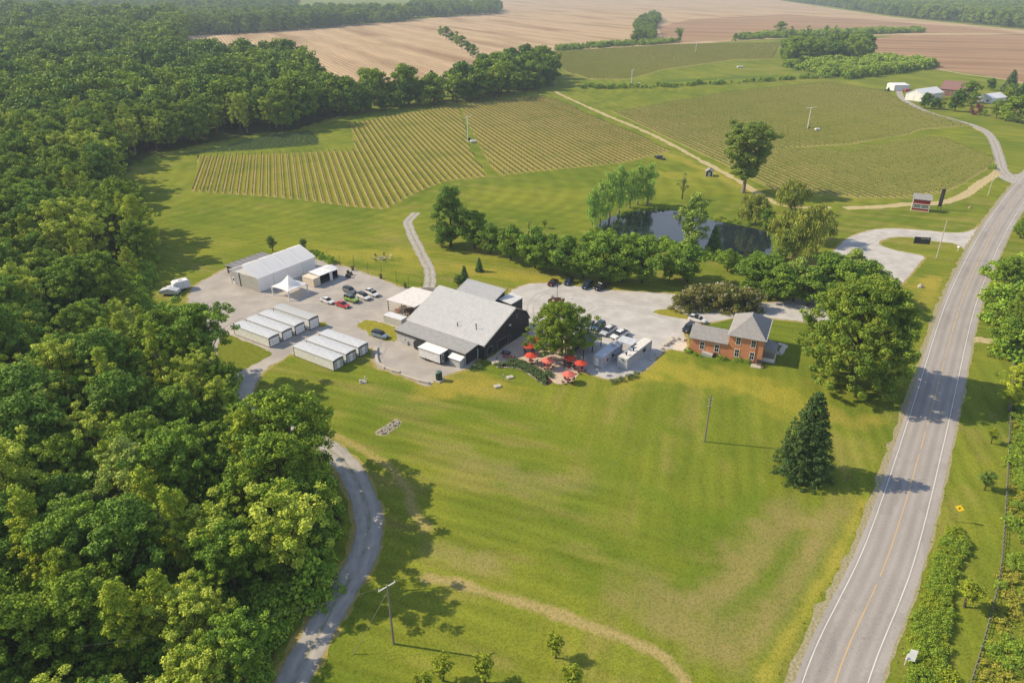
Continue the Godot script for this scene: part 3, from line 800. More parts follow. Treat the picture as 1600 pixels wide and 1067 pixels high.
func build_vineyards() -> void:
	# the floor: bare strips under the rows, mown alleys between
	var f := FastNoiseLite.new()
	f.seed = 19
	f.frequency = 0.02
	f.fractal_octaves = 4
	for kind in 2:
		var im := Image.create(256, 512, false, Image.FORMAT_RGB8)
		for y in 512:
			for x in 256:
				var k := absf(fposmod(x / 256.0 * 4.0 + 0.5, 1.0) - 0.5) * 2.0
				var s := 1.0 + 0.35 * f.get_noise_2d(x * 3.0, y * 2.0)
				var bare := smoothstep(0.56, 0.22, k + 0.40 * f.get_noise_2d(x * 1.5, y * 0.8) + (-0.06 if kind else 0.0))
				var soil := Color(0.34, 0.265, 0.11)
				var grass := Color(0.19, 0.195, 0.022) if kind == 0 else Color(0.180, 0.220, 0.03)
				im.set_pixel(x, y, (grass.lerp(soil, bare) * s).linear_to_srgb())
		var m := mat("vineyard floor %d" % kind, Color.WHITE, 0.95)
		m.albedo_texture = ImageTexture.create_from_image(im)
		m.uv1_scale = Vector3(1.0 / 12.0, 1.0 / 24.0, 1.0)
		m.detail_enabled = true
		m.detail_albedo = noise_tex(43 + kind, 0.012, 4, [[0.0, Color(0.72, 0.84, 0.7)], [0.5, grey(1.0)], [1.0, Color(1.25, 1.1, 1.1)]], 256)
		m.detail_blend_mode = BaseMaterial3D.BLEND_MODE_MUL
		m.detail_uv_layer = BaseMaterial3D.DETAIL_UV_2
		m.uv2_scale = Vector3.ONE / 90.0
	var stretch := [vine_stretch(1, 0.25), vine_stretch(2, 0.55), vine_stretch(3, 0.8), vine_stretch(4, 1.1)]
	var post := Build.new()
	post.bar(Vector3.ZERO, Vector3(0, 1.9, 0), 0.09, 0.08, 6)
	var post_mesh := post.done(M["weathered wood"])
	var blocks := [
		["western vineyard", -17.0, 0, 0, [Vector2(-157.08, -358.71), Vector2(-115.49, -366.88), Vector2(-81.20, -373.35), Vector2(-99.61, -449.50), Vector2(-82.16, -478.05), Vector2(-44.69, -516.49), Vector2(-38.11, -518.33), Vector2(-27.90, -435.95), Vector2(-21.57, -373.20), Vector2(-14.45, -335.05), Vector2(-10.35, -317.92), Vector2(-28.94, -309.93), Vector2(-40.27, -289.93), Vector2(-48.78, -266.86), Vector2(-60.38, -269.45), Vector2(-93.40, -283.13), Vector2(-133.92, -292.93)], "from the wood"],
		["middle vineyard", -17.5, 0, 1, [Vector2(-36.95, -521.19), Vector2(-22.20, -535.93), Vector2(-1.42, -551.46), Vector2(24.41, -567.85), Vector2(37.00, -535.93), Vector2(56.45, -462.10), Vector2(72.65, -412.39), Vector2(81.97, -371.64), Vector2(69.64, -359.65), Vector2(52.27, -342.91), Vector2(25.42, -332.50), Vector2(5.86, -325.06), Vector2(-5.48, -319.09), Vector2(-9.64, -335.05), Vector2(-15.93, -373.20), Vector2(-21.80, -412.39)], "from the wind machine alley"],
		["eastern vineyard", -12.5, 1, 1, [Vector2(66.98, -491.28), Vector2(113.31, -535.93), Vector2(164.17, -585.17), Vector2(235.68, -627.00), Vector2(273.46, -647.92), Vector2(297.27, -596.05), Vector2(284.86, -548.28), Vector2(276.58, -496.48), Vector2(278.03, -442.23), Vector2(241.46, -429.83), Vector2(225.79, -414.27), Vector2(182.02, -387.70), Vector2(153.61, -379.52), Vector2(142.62, -377.92), Vector2(175.18, -371.64), Vector2(234.19, -408.69), Vector2(241.22, -405.05), Vector2(239.11, -353.91), Vector2(226.63, -336.34), Vector2(196.42, -305.52), Vector2(181.76, -291.93), Vector2(158.05, -282.18), Vector2(140.57, -281.23), Vector2(123.66, -291.93), Vector2(109.93, -293.95), Vector2(106.26, -311.05), Vector2(101.72, -341.57), Vector2(92.62, -377.92), Vector2(82.65, -427.83)], "from the sandy track"],
		["far vineyard", -14.0, 1, 2, [Vector2(35.26, -935.57), Vector2(218.41, -1052.19), Vector2(382.62, -1091.64), Vector2(294.98, -855.87), Vector2(244.93, -841.46), Vector2(149.72, -746.62), Vector2(105.51, -670.20), Vector2(71.29, -670.20), Vector2(52.20, -724.67)], "from the hedgerow"],
	]
	for bl in blocks:
		var turn := deg_to_rad(bl[1] as float)
		var along := Vector2(sin(turn), -cos(turn))
		var across := Vector2(cos(turn), sin(turn))
		var outline := PackedVector2Array(bl[4])
		var space := 3.0
		# uv.x runs across the rows
		sheet((bl[0] as String).replace(" ", "_") + "_ground", bl[4], 0.012, M["vineyard floor %d" % bl[2]], 0.4, false, turn)
		var lo := 1e9
		var hi := -1e9
		for q in outline:
			lo = minf(lo, q.dot(across))
			hi = maxf(hi, q.dot(across))
		var count := 0
		var loose := []
		for k in range(ceili(lo / space), floori(hi / space) + 1):
			var c := across * (k * space)
			var cut := Geometry2D.intersect_polyline_with_polygon(PackedVector2Array([c - along * 3000.0, c + along * 3000.0]), outline)
			var spots := []
			var ends := []
			for seg in cut:
				var a: Vector2 = seg[0]
				var b: Vector2 = seg[seg.size() - 1]
				if (b - a).dot(along) < 0.0:
					var s := a
					a = b
					b = s
				var n := maxi(0, roundi((a.distance_to(b) - 2.0) / 9.0))
				if n < 1:
					continue
				var step := (a.distance_to(b) - 2.0) / n
				for i in n:
					var p := a + along * (1.0 + i * step)
					spots.append(Transform3D(Basis(Vector3.UP, atan2(-along.y, along.x)) * Basis.from_scale(Vector3(step / 9.0, rng.randf_range(0.9, 1.1), -1.0 if rng.randf() < 0.5 else 1.0)), Vector3(p.x, 0, p.y)))
				ends.append([a + along, b - along])
			if spots.is_empty():
				continue
			if bl[3] == 2:
				loose.append_array(spots)
				continue
			count += 1
			var origin: Vector3 = spots[0].origin
			var row := thing("vine_row", "row of trellised vines in the %s, %s %s" % [bl[0], ordinal(count), bl[5]], "vine row", origin, 0.0, "rows of the " + bl[0])
			for s in spots.size():
				spots[s].origin -= origin
			swarm("vines", stretch[(k % 3 + 3) % 3] if bl[2] == 0 else stretch[2 + (k % 2 + 2) % 2], spots, row)
			for e in ends:
				for q in e:
					var o := put("end_post", post_mesh, row)
					o.position = Vector3(q.x, 0, q.y) - origin
		if bl[3] == 2:
			tag(swarm("far_vines", stretch[3], loose), "vine rows of the far vineyard beyond the hedge line", "vines")
		print(bl[0], " rows ", count, " loose ", loose.size())


func build_pond() -> void:
	var edge := [Vector2(31.09, -246.80), Vector2(35.47, -254.50), Vector2(40.24, -260.14), Vector2(45.07, -263.46), Vector2(51.45, -265.15), Vector2(58.88, -265.58), Vector2(63.03, -264.30), Vector2(68.30, -258.51), Vector2(72.91, -252.93), Vector2(77.95, -249.83), Vector2(82.68, -246.06), Vector2(87.28, -242.37), Vector2(89.30, -238.08), Vector2(87.54, -228.55), Vector2(83.83, -217.82), Vector2(79.83, -213.65), Vector2(77.13, -214.83), Vector2(72.46, -214.24), Vector2(67.45, -213.07), Vector2(63.43, -219.04), Vector2(59.07, -222.76), Vector2(51.74, -228.55), Vector2(43.66, -231.88), Vector2(35.27, -234.60), Vector2(31.70, -238.08)]
	var m := M["pond water"] as StandardMaterial3D
	sheet("pond_bank", edge.map(func(q): return q + (q - Vector2(54, -237)).normalized() * 1.6), 0.012, M["young corn"], 0.7)
	sheet("pond_water", edge, 0.03, m, 0.4)


const YAW := -0.5847 # the yard's own direction: x along the storage units, -z away from the camera


func m_of(key: String) -> Material:
	return M[key]


# a framed window in a wall that faces +z at depth z
func window(parent: Node, x: float, y: float, w: float, h: float, z: float, turn := 0.0, at := Vector3.ZERO, frame := "white paint", bars := 1) -> void:
	var b := Build.new()
	b.t = Transform3D(Basis(Vector3.UP, turn), at)
	for s in [[x - 0.12, x, y - 0.12, y + h + 0.12], [x + w, x + w + 0.12, y - 0.12, y + h + 0.12], [x, x + w, y - 0.14, y], [x, x + w, y + h, y + h + 0.12]]:
		b.box(s[0], s[1], s[2], s[3], z - 0.05, z + 0.06)
	b.box(x, x + w, y + h * 0.5 - 0.03, y + h * 0.5 + 0.03, z - 0.03, z + 0.04)
	for i in bars:
		var q := x + w * (i + 1.0) / (bars + 1.0)
		b.box(q - 0.025, q + 0.025, y, y + h * 0.5 - 0.03, z - 0.03, z + 0.035)
		b.box(q - 0.025, q + 0.025, y + h * 0.5 + 0.03, y + h, z - 0.03, z + 0.035)
	var o := obj("window", b, m_of(frame), parent)
	var g := Build.new()
	g.t = b.t
	g.box(x, x + w, y, y + h, z - 0.05, z + 0.012)
	obj("pane", g, M["dark glass"], o)


# the four walls of a box-shaped building, as one shell with thickness
func shell(b: Build, x0: float, x1: float, y1: float, z0: float, z1: float, y0 := 0.0) -> void:
	b.box(x0, x1, y0, y1, z1 - 0.2, z1)
	b.box(x0, x1, y0, y1, z0, z0 + 0.2)
	b.box(x0, x0 + 0.2, y0, y1, z0 + 0.2, z1 - 0.2)
	b.box(x1 - 0.2, x1, y0, y1, z0 + 0.2, z1 - 0.2)


func build_buildings() -> void:
	build_tents()
	build_units()
	build_barn()
	build_yard()
	build_containers()
	build_house()


func build_tents() -> void:
	var t := thing("event_marquee", "big white event marquee with a grey clad end wall beside the gravel yard", "marquee", Vector3(-71.29, 0.00, -185.17), YAW)
	var W := 12.4
	var L := 21.0
	var b := Build.new()
	b.box(-W, -W + 0.06, 0, 4.2, -L, 0)
	b.box(-0.06, 0, 0, 4.2, -L, 0)
	b.box(-W, 0, 0, 4.2, -L, -L + 0.06)
	obj("side_curtain", b, M["tent fabric"], t)
	b = Build.new()
	b.prism([Vector2(-W, 4.2), Vector2(-W * 0.5, 6.7), Vector2(0, 4.2)], -0.05, 0.0)
	obj("gable_panel", b, M["tent fabric"], t)
	b = Build.new()
	b.prism([Vector2(-W, 4.2), Vector2(-W * 0.5, 6.7), Vector2(0, 4.2)], -L, -L + 0.05)
	obj("gable_panel", b, M["tent fabric"], t)
	for s in [-1, 1]:
		b = Build.new()
		var ex: float = 0.18 if s > 0 else -W - 0.18
		for k in 4:
			var z0 := 0.25 - k * (L + 0.5) / 4.0
			var z1 := 0.25 - (k + 1) * (L + 0.5) / 4.0
			var sag := 0.10
			var zm := (z0 + z1) * 0.5
			var e0 := Vector3(ex, 4.18, z0)
			var r0 := Vector3(-W * 0.5, 6.78, z0)
			var em := Vector3(ex, 4.18, zm)
			var rm := Vector3(-W * 0.5, 6.78 - sag, zm)
			var e1 := Vector3(ex, 4.18, z1)
			var r1 := Vector3(-W * 0.5, 6.78, z1)
			b.quad(e0, r0, rm, em)
			b.quad(em, rm, r1, e1)
		obj("roof_fabric", b, M["tent fabric"], t)
	b = Build.new()
	for k in 5:
		var z := 0.27 - k * (L + 0.5) / 4.0
		b.bar(Vector3(0.2, 4.22, z), Vector3(-W * 0.5, 6.83, z), 0.07, 0.07, 5)
		b.bar(Vector3(-W - 0.2, 4.22, z), Vector3(-W * 0.5, 6.83, z), 0.07, 0.07, 5)
		b.bar(Vector3(0.05, 0, z - 0.2), Vector3(0.05, 4.2, z - 0.2), 0.07, 0.07, 5)
	obj("frame_rib", b, M["white paint"], t)
	for q in [[-W, -8.2, "grey cladding"], [-7.9, -0.12, "tent grey"]]:
		b = Build.new()
		b.box(q[0], q[1], 0.05, 4.1, 0.0, 0.08)
		obj("end_wall", b, M[q[2]], t)
	b = Build.new()
	b.box(-8.2, -7.9, 0, 4.15, 0.0, 0.16)
	obj("dark_post", b, M["black trim"], t)
	b = Build.new()
	for k in 10:
		b.box(-W + 0.4 + k * 0.4, -W + 0.43 + k * 0.4, 0.05, 4.1, 0.08, 0.10)
	obj("wall_seams", b, M["tent grey"], t)
	b = Build.new()
	b.box(-11.5, -10.5, 0.05, 2.2, 0.08, 0.14)
	var d := obj("door", b, M["white paint"], t)
	b = Build.new()
	b.box(-11.3, -10.7, 1.1, 1.95, 0.14, 0.15)
	obj("pane", b, M["dark glass"], d)

	t = thing("lean_shed", "low flat grey roofed shed behind the white marquee", "shed", Vector3(-71.29, 0.00, -185.17), YAW)
	b = Build.new()
	shell(b, -20.3, -13.4, 2.4, -17.5, -4.5)
	obj("wall", b, M["charcoal board"], t)
	b = Build.new()
	b.hexa([Vector3(-20.6, 2.4, -17.8), Vector3(-13.0, 2.6, -17.8), Vector3(-13.0, 2.6, -4.2), Vector3(-20.6, 2.4, -4.2)], [Vector3(-20.6, 2.55, -17.8), Vector3(-13.0, 2.75, -17.8), Vector3(-13.0, 2.75, -4.2), Vector3(-20.6, 2.55, -4.2)])
	var r := obj("roof", b, mat("slate roof", lin(0.17, 0.165, 0.19), 0.7), t)
	b = Build.new()
	for k in 7:
		b.box(-20.55, -13.05, 2.60 + 0.0, 2.80, -16.5 + k * 1.9, -16.44 + k * 1.9)
	obj("roof_seams", b, M["slate roof"], r)

	# the small high-peaked tent
	t = thing("peak_tent", "small white high-peaked canopy tent open on all sides beside the marquee", "canopy tent", Vector3(-62.3, 0, -184.1), YAW)
	var h := 3.35
	b = Build.new()
	var n := 10
	for side in 4:
		for i in n:
			for j in 8:
				var q := []
				for e in [[i, j], [i + 1, j], [i + 1, j + 1], [i, j + 1]]:
					var u: float = lerpf(-1.0, 1.0, float(e[0]) / n)
					var k: float = float(e[1]) / 8.0
					var y := 2.75 + 0.35 * (1.0 - u * u) * (1.0 - k) * -1.0 * 0.0 + 2.75 * pow(k, 2.1) + 0.25 * k
					var p := Vector3(u * h * (1.0 - k), y, h * (1.0 - k))
					q.append(p.rotated(Vector3.UP, side * PI / 2))
				b.quad(q[3], q[2], q[1], q[0])
	for side in 4:
		for i in n:
			var q := []
			for e in [[i, 0], [i + 1, 0], [i + 1, 1], [i, 1]]:
				var u: float = lerpf(-1.0, 1.0, float(e[0]) / n)
				var y := 2.75 if e[1] == 0 else 2.42 + 0.28 * (1.0 - u * u) - 0.35 * pow(absf(u), 6.0)
				q.append(Vector3(u * h, y, h).rotated(Vector3.UP, side * PI / 2))
			b.quad(q[0], q[1], q[2], q[3])
	obj("canopy", b, M["tent fabric"], t)
	for s in [[-1, -1], [1, -1], [1, 1], [-1, 1]]:
		b = Build.new()
		b.box(s[0] * h - 0.06, s[0] * h + 0.06, 0, 2.7, s[1] * h - 0.06, s[1] * h + 0.06)
		b.bar(Vector3(s[0] * h, 0, s[1] * h), Vector3(s[0] * h, 0.5, s[1] * h), 0.32, 0.16, 7)
		b.bar(Vector3(s[0] * h, 0.5, s[1] * h), Vector3(s[0] * h, 2.5, s[1] * h), 0.16, 0.24, 7)
		obj("leg", b, M["white vinyl"], t)

	# the stage shed: a cream container with a white roofed open part beside it
	t = thing("stage_shed", "cream panelled cabin with a white roofed dark open bay beside the peaked tent", "shed", Vector3(-56.74, 0.00, -188.55), YAW)
	b = Build.new()
	b.box(-4.7, 0, 0.1, 2.6, -2.5, 0)
	obj("cabin", b, M["cream panel"], t)
	b = Build.new()
	for k in 5:
		b.box(-4.5 + k * 1.1, -4.44 + k * 1.1, 0.15, 2.55, 0.0, 0.03)
	for k in 2:
		b.box(0.0, 0.03, 0.15, 2.55, -1.7 + k * 0.85, -1.66 + k * 0.85)
	obj("panel_joints", b, M["cream panel"], t)
	b = Build.new()
	b.box(-4.6, -4.5, 0, 2.8, -9.3, -2.5)
	b.box(-4.5, 0.0, 0, 2.8, -9.3, -9.2)
	obj("back_wall", b, M["charcoal board"], t)
	b = Build.new()
	b.hexa([Vector3(-4.7, 2.95, -7.2), Vector3(0.15, 2.75, -7.2), Vector3(0.15, 2.75, -2.4), Vector3(-4.7, 2.95, -2.4)], [Vector3(-4.7, 3.05, -7.2), Vector3(0.15, 2.85, -7.2), Vector3(0.15, 2.85, -2.4), Vector3(-4.7, 3.05, -2.4)])
	obj("roof", b, M["white vinyl"], t)
	b = Build.new()
	b.prism([Vector2(-5.0, 2.8), Vector2(-2.4, 3.5), Vector2(0.3, 2.8), Vector2(0.3, 2.7), Vector2(-5.0, 2.7)], -9.6, -7.25)
	obj("roof", b, M["white vinyl"], t)
	b = Build.new()
	b.box(-0.12, 0.0, 0, 2.75, -7.3, -6.2)
	obj("white_panel", b, M["white vinyl"], t)
	b = Build.new()
	b.box(-4.4, -0.4, 0.05, 1.0, -9.0, -2.7)
	obj("dark_stage", b, M["black trim"], t)


func build_units() -> void:
	var rows := [[Vector3(-58.05, 0.00, -151.11), 4, 13.3, 3.97], [Vector3(-40.10, 0.00, -139.63), 3, 13.1, 4.0]]
	var names := ["nearest of the four units by the grass drive", "second of the four units from the grass drive", "third of the four units from the grass drive", "set back with one wide door", "nearest of the three units on the lawn edge", "middle of the three units on the lawn edge", "innermost of the three units beside the gravel yard"]
	var n := 0
	for r in rows:
		for k in (r[1] as int):
			var d := Vector3(sin(-YAW), 0, -cos(-YAW)).rotated(Vector3.UP, 0)
			var at: Vector3 = r[0] + Basis(Vector3.UP, YAW) * Vector3(0.75 if n == 3 else 0.0, 0, -r[3] * k)
			var t := thing("storage_unit", "long white storage unit with black edges, " + names[n], "storage unit", at, YAW, "white storage units")
			var L: float = r[2]
			var h := 3.05 if n == 3 else 2.65
			var b := Build.new()
			b.box(-L, -0.02, 0.18, h - 0.1, -3.05, 0)
			obj("wall", b, M["unit wall"], t)
			b = Build.new()
			b.prism([Vector2(-3.15, h - 0.1), Vector2(-3.15, h), Vector2(-2.3, h + 0.13), Vector2(-1.525, h + 0.18), Vector2(-0.75, h + 0.13), Vector2(0.1, h), Vector2(0.1, h - 0.1)], 0, L + 0.1)
			# turn the outline so that it runs along x
			for i in b.v.size():
				b.v[i] = Vector3(-b.v[i].z + 0.05, b.v[i].y, b.v[i].x)
				b.n[i] = Vector3(-b.n[i].z, b.n[i].y, b.n[i].x)
			obj("roof", b, mat("grey unit roof", lin(0.37, 0.38, 0.38), 0.5) if n == 3 else M["unit roof"], t)
			b = Build.new()
			b.box(-L, -0.02, h - 0.24, h - 0.10, 0.0, 0.03)
			b.box(-L, 0.0, 0.06, 0.18, -3.05, 0.015)
			b.box(-L - 0.02, -L + 0.12, 0.18, h - 0.24, 0.0, 0.03)
			b.box(-0.06, 0.05, 0.18, h - 0.1, -0.16, 0.035)
			b.box(-0.06, 0.05, 0.18, h - 0.1, -3.09, -2.93)
			b.box(-0.06, 0.055, h - 0.42, h - 0.06, -2.93, -0.16)
			obj("black_edge", b, M["black trim"], t)
			if n == 3:
				b = Build.new()
				b.box(-0.05, 0.02, 0.2, h - 0.44, -2.95, -0.1)
				for s in 9:
					b.box(0.02, 0.035, 0.3 + s * 0.27, 0.33 + s * 0.27, -2.93, -0.12)
				obj("roller_door", b, M["white paint"], t)
			else:
				for s in 3:
					b = Build.new()
					var z0 := -0.12 - s * 0.95
					b.box(-0.05, 0.02, 0.2, h - 0.44, z0 - 0.90, z0)
					b.box(0.02, 0.045, 0.25, h - 0.5, z0 - 0.48, z0 - 0.44)
					obj("door_leaf", b, M["unit wall"] if n < 3 else [M["grey cladding"], M["white paint"], M["grey cladding"]][s], t)
					b = Build.new()
					b.box(0.02, 0.05, 1.1, 1.3, z0 - 0.86, z0 - 0.82)
					obj("door_handle", b, M["black trim"], t.get_child(t.get_child_count() - 1))
			n += 1


func build_barn() -> void:
	var t := thing("winery_barn", "large charcoal barn with long pale ribbed metal roof and grey lean-to", "barn", Vector3(-6.6, 0, -145.1), deg_to_rad(-35.5))
	var L := 23.6
	# gable outline in (distance along the gable, height)
	var gable := [Vector2(0, 0), Vector2(0, 3.75), Vector2(12.3, 8.55), Vector2(17.0, 6.1), Vector2(18.6, 3.6), Vector2(18.6, 0)]
	for q in [[0.0, 0.2], [-L, -L + 0.2]]:
		var b := Build.new()
		b.prism(gable, q[0] - 0.2 if q[0] == 0.0 else q[0], q[0] if q[0] == 0.0 else q[1])
		for i in b.v.size():
			b.v[i] = Vector3(b.v[i].z, b.v[i].y, -b.v[i].x)
			b.n[i] = Vector3(b.n[i].z, b.n[i].y, -b.n[i].x)
		obj("gable_wall", b, M["charcoal board"], t)
	var b := Build.new()
	for k in 30:
		var z := -0.6 * k - 0.3
		var top := 3.75 + 0.39 * -z if z > -12.3 else 8.55 - (-z - 12.3) * 0.52
		if z < -17.0: top = 5.0
		b.box(0.0, 0.025, 0.05, top - 0.25, z - 0.03, z + 0.03)
	obj("board_seams", b, M["charcoal board"], t)
	b = Build.new()
	b.box(-L, 0, 0, 3.55, -18.6, -18.4)
	b.box(-L, 0, 0, 3.7, -0.2, 0)
	obj("wall", b, M["charcoal board"], t)
	# roof planes
	var planes := [[0.25, 3.82, -12.35, 8.75], [-12.35, 8.75, -17.1, 6.28], [-17.1, 6.28, -18.9, 3.55]]
	for k in 3:
		var p: Array = planes[k]
		b = Build.new()
		b.hexa([Vector3(-L - 0.3, p[1] - 0.12, p[0]), Vector3(-L - 0.3, p[3] - 0.12, p[2]), Vector3(0.35, p[3] - 0.12, p[2]), Vector3(0.35, p[1] - 0.12, p[0])], [Vector3(-L - 0.3, p[1], p[0]), Vector3(-L - 0.3, p[3], p[2]), Vector3(0.35, p[3], p[2]), Vector3(0.35, p[1], p[0])])
		var o := obj("roof", b, M["barn metal"] if k < 1 else M["roof felt"], t)
		if k == 0:
			b = Build.new()
			for s in 42:
				var x := -L - 0.1 + s * 0.575
				var top := -12.3
				b.hexa([Vector3(x, p[1], p[0]), Vector3(x, p[3], p[2]), Vector3(x + 0.16, p[3], p[2]), Vector3(x + 0.16, p[1], p[0])], [Vector3(x + 0.03, p[1] + 0.12, p[0]), Vector3(x + 0.03, p[3] + 0.12, p[2]), Vector3(x + 0.13, p[3] + 0.12, p[2]), Vector3(x + 0.13, p[1] + 0.12, p[0])])
			obj("roof_ribs", b, M["barn metal"], o).set_meta("kind", "stuff")
	b = Build.new()
	b.hexa([Vector3(0.3, 3.5, 0.25), Vector3(0.3, 8.42, -12.35), Vector3(0.42, 8.42, -12.35), Vector3(0.42, 3.5, 0.25)], [Vector3(0.3, 3.9, 0.25), Vector3(0.3, 8.84, -12.35), Vector3(0.42, 8.84, -12.35), Vector3(0.42, 3.9, 0.25)])
	b.box(-L, 0.3, 8.72, 8.84, -12.55, -12.2)
	obj("roof_trim", b, M["barn metal"], t)
	# the taller rear part whose roof carries on the same slope
	var x0 := -17.9
	var x1 := -6.4
	b = Build.new()
	b.box(x0, x1, 5.0, 9.75, -16.6, -16.4)
	b.box(x1 - 0.2, x1, 0, 8.5, -16.4, -12.4)
	b.prism([Vector2(12.4, 8.4), Vector2(16.4, 9.95), Vector2(16.4, 8.4)], x1 - 0.2, x1)
	b.box(x0, x0 + 0.2, 0, 8.5, -16.4, -12.4)
	for i in range(b.v.size()):
		pass
	obj("wall", Build.new().box(x0, x1, 0, 9.9, -17.2, -16.7), M["charcoal board"], t)
	obj("wall", Build.new().hexa([Vector3(x1 - 0.25, 0, -16.7), Vector3(x1, 0, -16.7), Vector3(x1, 0, -12.3), Vector3(x1 - 0.25, 0, -12.3)], [Vector3(x1 - 0.25, 10.1, -16.7), Vector3(x1, 10.1, -16.7), Vector3(x1, 8.5, -12.3), Vector3(x1 - 0.25, 8.5, -12.3)]), M["charcoal board"], t)
	obj("wall", Build.new().hexa([Vector3(x0, 0, -16.7), Vector3(x0 + 0.25, 0, -16.7), Vector3(x0 + 0.25, 0, -12.3), Vector3(x0, 0, -12.3)], [Vector3(x0, 10.1, -16.7), Vector3(x0 + 0.25, 10.1, -16.7), Vector3(x0 + 0.25, 8.5, -12.3), Vector3(x0, 8.5, -12.3)]), M["charcoal board"], t)
	b = Build.new()
	b.hexa([Vector3(x0 - 0.3, 8.64, -12.35), Vector3(x0 - 0.3, 10.22, -17.3), Vector3(x1 + 0.3, 10.22, -17.3), Vector3(x1 + 0.3, 8.64, -12.35)], [Vector3(x0 - 0.3, 8.76, -12.35), Vector3(x0 - 0.3, 10.34, -17.3), Vector3(x1 + 0.3, 10.34, -17.3), Vector3(x1 + 0.3, 8.76, -12.35)])
	var rr := obj("roof", b, M["barn metal"], t)
	b = Build.new()
	for s in 21:
		var x := x0 - 0.2 + s * 0.575
		b.hexa([Vector3(x, 8.76, -12.35), Vector3(x, 10.34, -17.3), Vector3(x + 0.16, 10.34, -17.3), Vector3(x + 0.16, 8.76, -12.35)], [Vector3(x + 0.03, 8.93, -12.35), Vector3(x + 0.03, 10.51, -17.3), Vector3(x + 0.13, 10.51, -17.3), Vector3(x + 0.13, 8.93, -12.35)])
	obj("roof_ribs", b, M["barn metal"], rr).set_meta("kind", "stuff")
	obj("dark_block", Build.new().box(-6.1, -2.6, 0, 8.1, -19.5, -14.6), M["charcoal board"], t)
	b = Build.new()
	b.hexa([Vector3(-6.3, 8.5, -19.7), Vector3(-2.4, 8.15, -19.7), Vector3(-2.4, 8.15, -14.4), Vector3(-6.3, 8.5, -14.4)], [Vector3(-6.3, 8.65, -19.7), Vector3(-2.4, 8.3, -19.7), Vector3(-2.4, 8.3, -14.4), Vector3(-6.3, 8.65, -14.4)])
	obj("roof", b, M["barn metal"], t)
	# the lean-to along the yard
	b = Build.new()
	b.box(-23.0, -1.7, 0, 2.75, 4.4, 4.6)
	b.box(-23.0, -22.8, 0, 3.2, 0.0, 4.4)
	obj("lean_to_wall", b, M["grey cladding"], t)
	obj("lean_to_end", Build.new().box(-1.9, -1.7, 0, 3.2, 0.0, 4.4), M["charcoal board"], t)
	obj("corner_post", Build.new().box(-1.66, -1.5, 0, 3.1, 0.05, 0.2), M["white paint"], t)
	b = Build.new()
	b.hexa([Vector3(-23.4, 3.62, 0.2), Vector3(-1.3, 3.62, 0.2), Vector3(-1.3, 3.1, 5.0), Vector3(-23.4, 3.1, 5.0)], [Vector3(-23.4, 3.78, 0.2), Vector3(-1.3, 3.78, 0.2), Vector3(-1.3, 3.28, 5.0), Vector3(-23.4, 3.28, 5.0)])
	obj("lean_to_roof", b, M["roof felt"], t)
	b = Build.new()
	b.box(-23.4, -1.3, 2.68, 3.1, 4.65, 4.95)
	b.box(-1.35, -1.2, 2.9, 3.2, 0.3, 4.95)
	obj("fascia", b, M["black trim"], t)
	b = Build.new()
	b.box(-9.2, -6.9, 2.0, 3.0, 4.6, 4.66)
	obj("rusty_panel", b, mat("rusty panel", lin(0.30, 0.09, 0.03), 0.8), t)
	obj("door", Build.new().box(-7.6, -6.4, 0, 2.05, 4.6, 4.68), mat("glass door", lin(0.20, 0.28, 0.29), 0.2), t)
	window(t, -11.8, 1.0, 1.1, 1.2, 4.6)
	# the glazed openings of the dark gable
	for q in [[-1.2, -3.6, 0.4, 2.3], [-5.2, -9.6, 0.3, 2.6], [-9.9, -10.7, 0.05, 2.5]]:
		b = Build.new()
		b.box(0.02, 0.10, q[2], q[3], q[0] - 0.12, q[0])
		b.box(0.02, 0.10, q[2], q[3], q[1], q[1] + 0.12)
		b.box(0.02, 0.10, q[3] - 0.12, q[3], q[1] + 0.12, q[0] - 0.12)
		b.box(0.02, 0.10, q[2], q[2] + 0.12, q[1] + 0.12, q[0] - 0.12)
		var w := obj("window", b, mat("grey frame", lin(0.16, 0.17, 0.175), 0.5), t)
		b = Build.new()
		b.box(0.02, 0.05, q[2] + 0.12, q[3] - 0.12, q[1] + 0.12, q[0] - 0.12)
		obj("pane", b, M["dark glass"], w)
	obj("loft_light", Build.new().box(0.02, 0.08, 5.6, 6.9, -13.4, -13.1), M["grey frame"], t)
	obj("wall_lamp", Build.new().box(0.02, 0.5, 4.9, 5.2, -10.4, -9.9), M["white paint"], t)
	# flues on the metal roof
	for q in [[-4.6, -3.3, 1.5], [-9.7, -2.6, 0.9]]:
		b = Build.new()
		var y: float = 3.82 - q[1] * 0.391
		b.bar(Vector3(q[0], y - 0.1, q[1]), Vector3(q[0], y + q[2], q[1]), 0.11, 0.11, 8)
		b.bar(Vector3(q[0], y + q[2], q[1]), Vector3(q[0], y + q[2] + 0.12, q[1]), 0.2, 0.2, 8)
		obj("flue_pipe", b, M["black trim"], t)
	# corner porch and lean-to annex at the gable foot
	b = Build.new()
	b.box(-4.9, -1.9, 0, 2.0, 4.9, 6.4)
	obj("annex", b, M["grey cladding"], t)
	b = Build.new()
	b.hexa([Vector3(-5.1, 2.45, 4.95), Vector3(-1.5, 2.45, 4.95), Vector3(-1.5, 2.0, 6.7), Vector3(-5.1, 2.0, 6.7)], [Vector3(-5.1, 2.55, 4.95), Vector3(-1.5, 2.55, 4.95), Vector3(-1.5, 2.1, 6.7), Vector3(-5.1, 2.1, 6.7)])
	obj("annex_roof", b, M["white vinyl"], t)


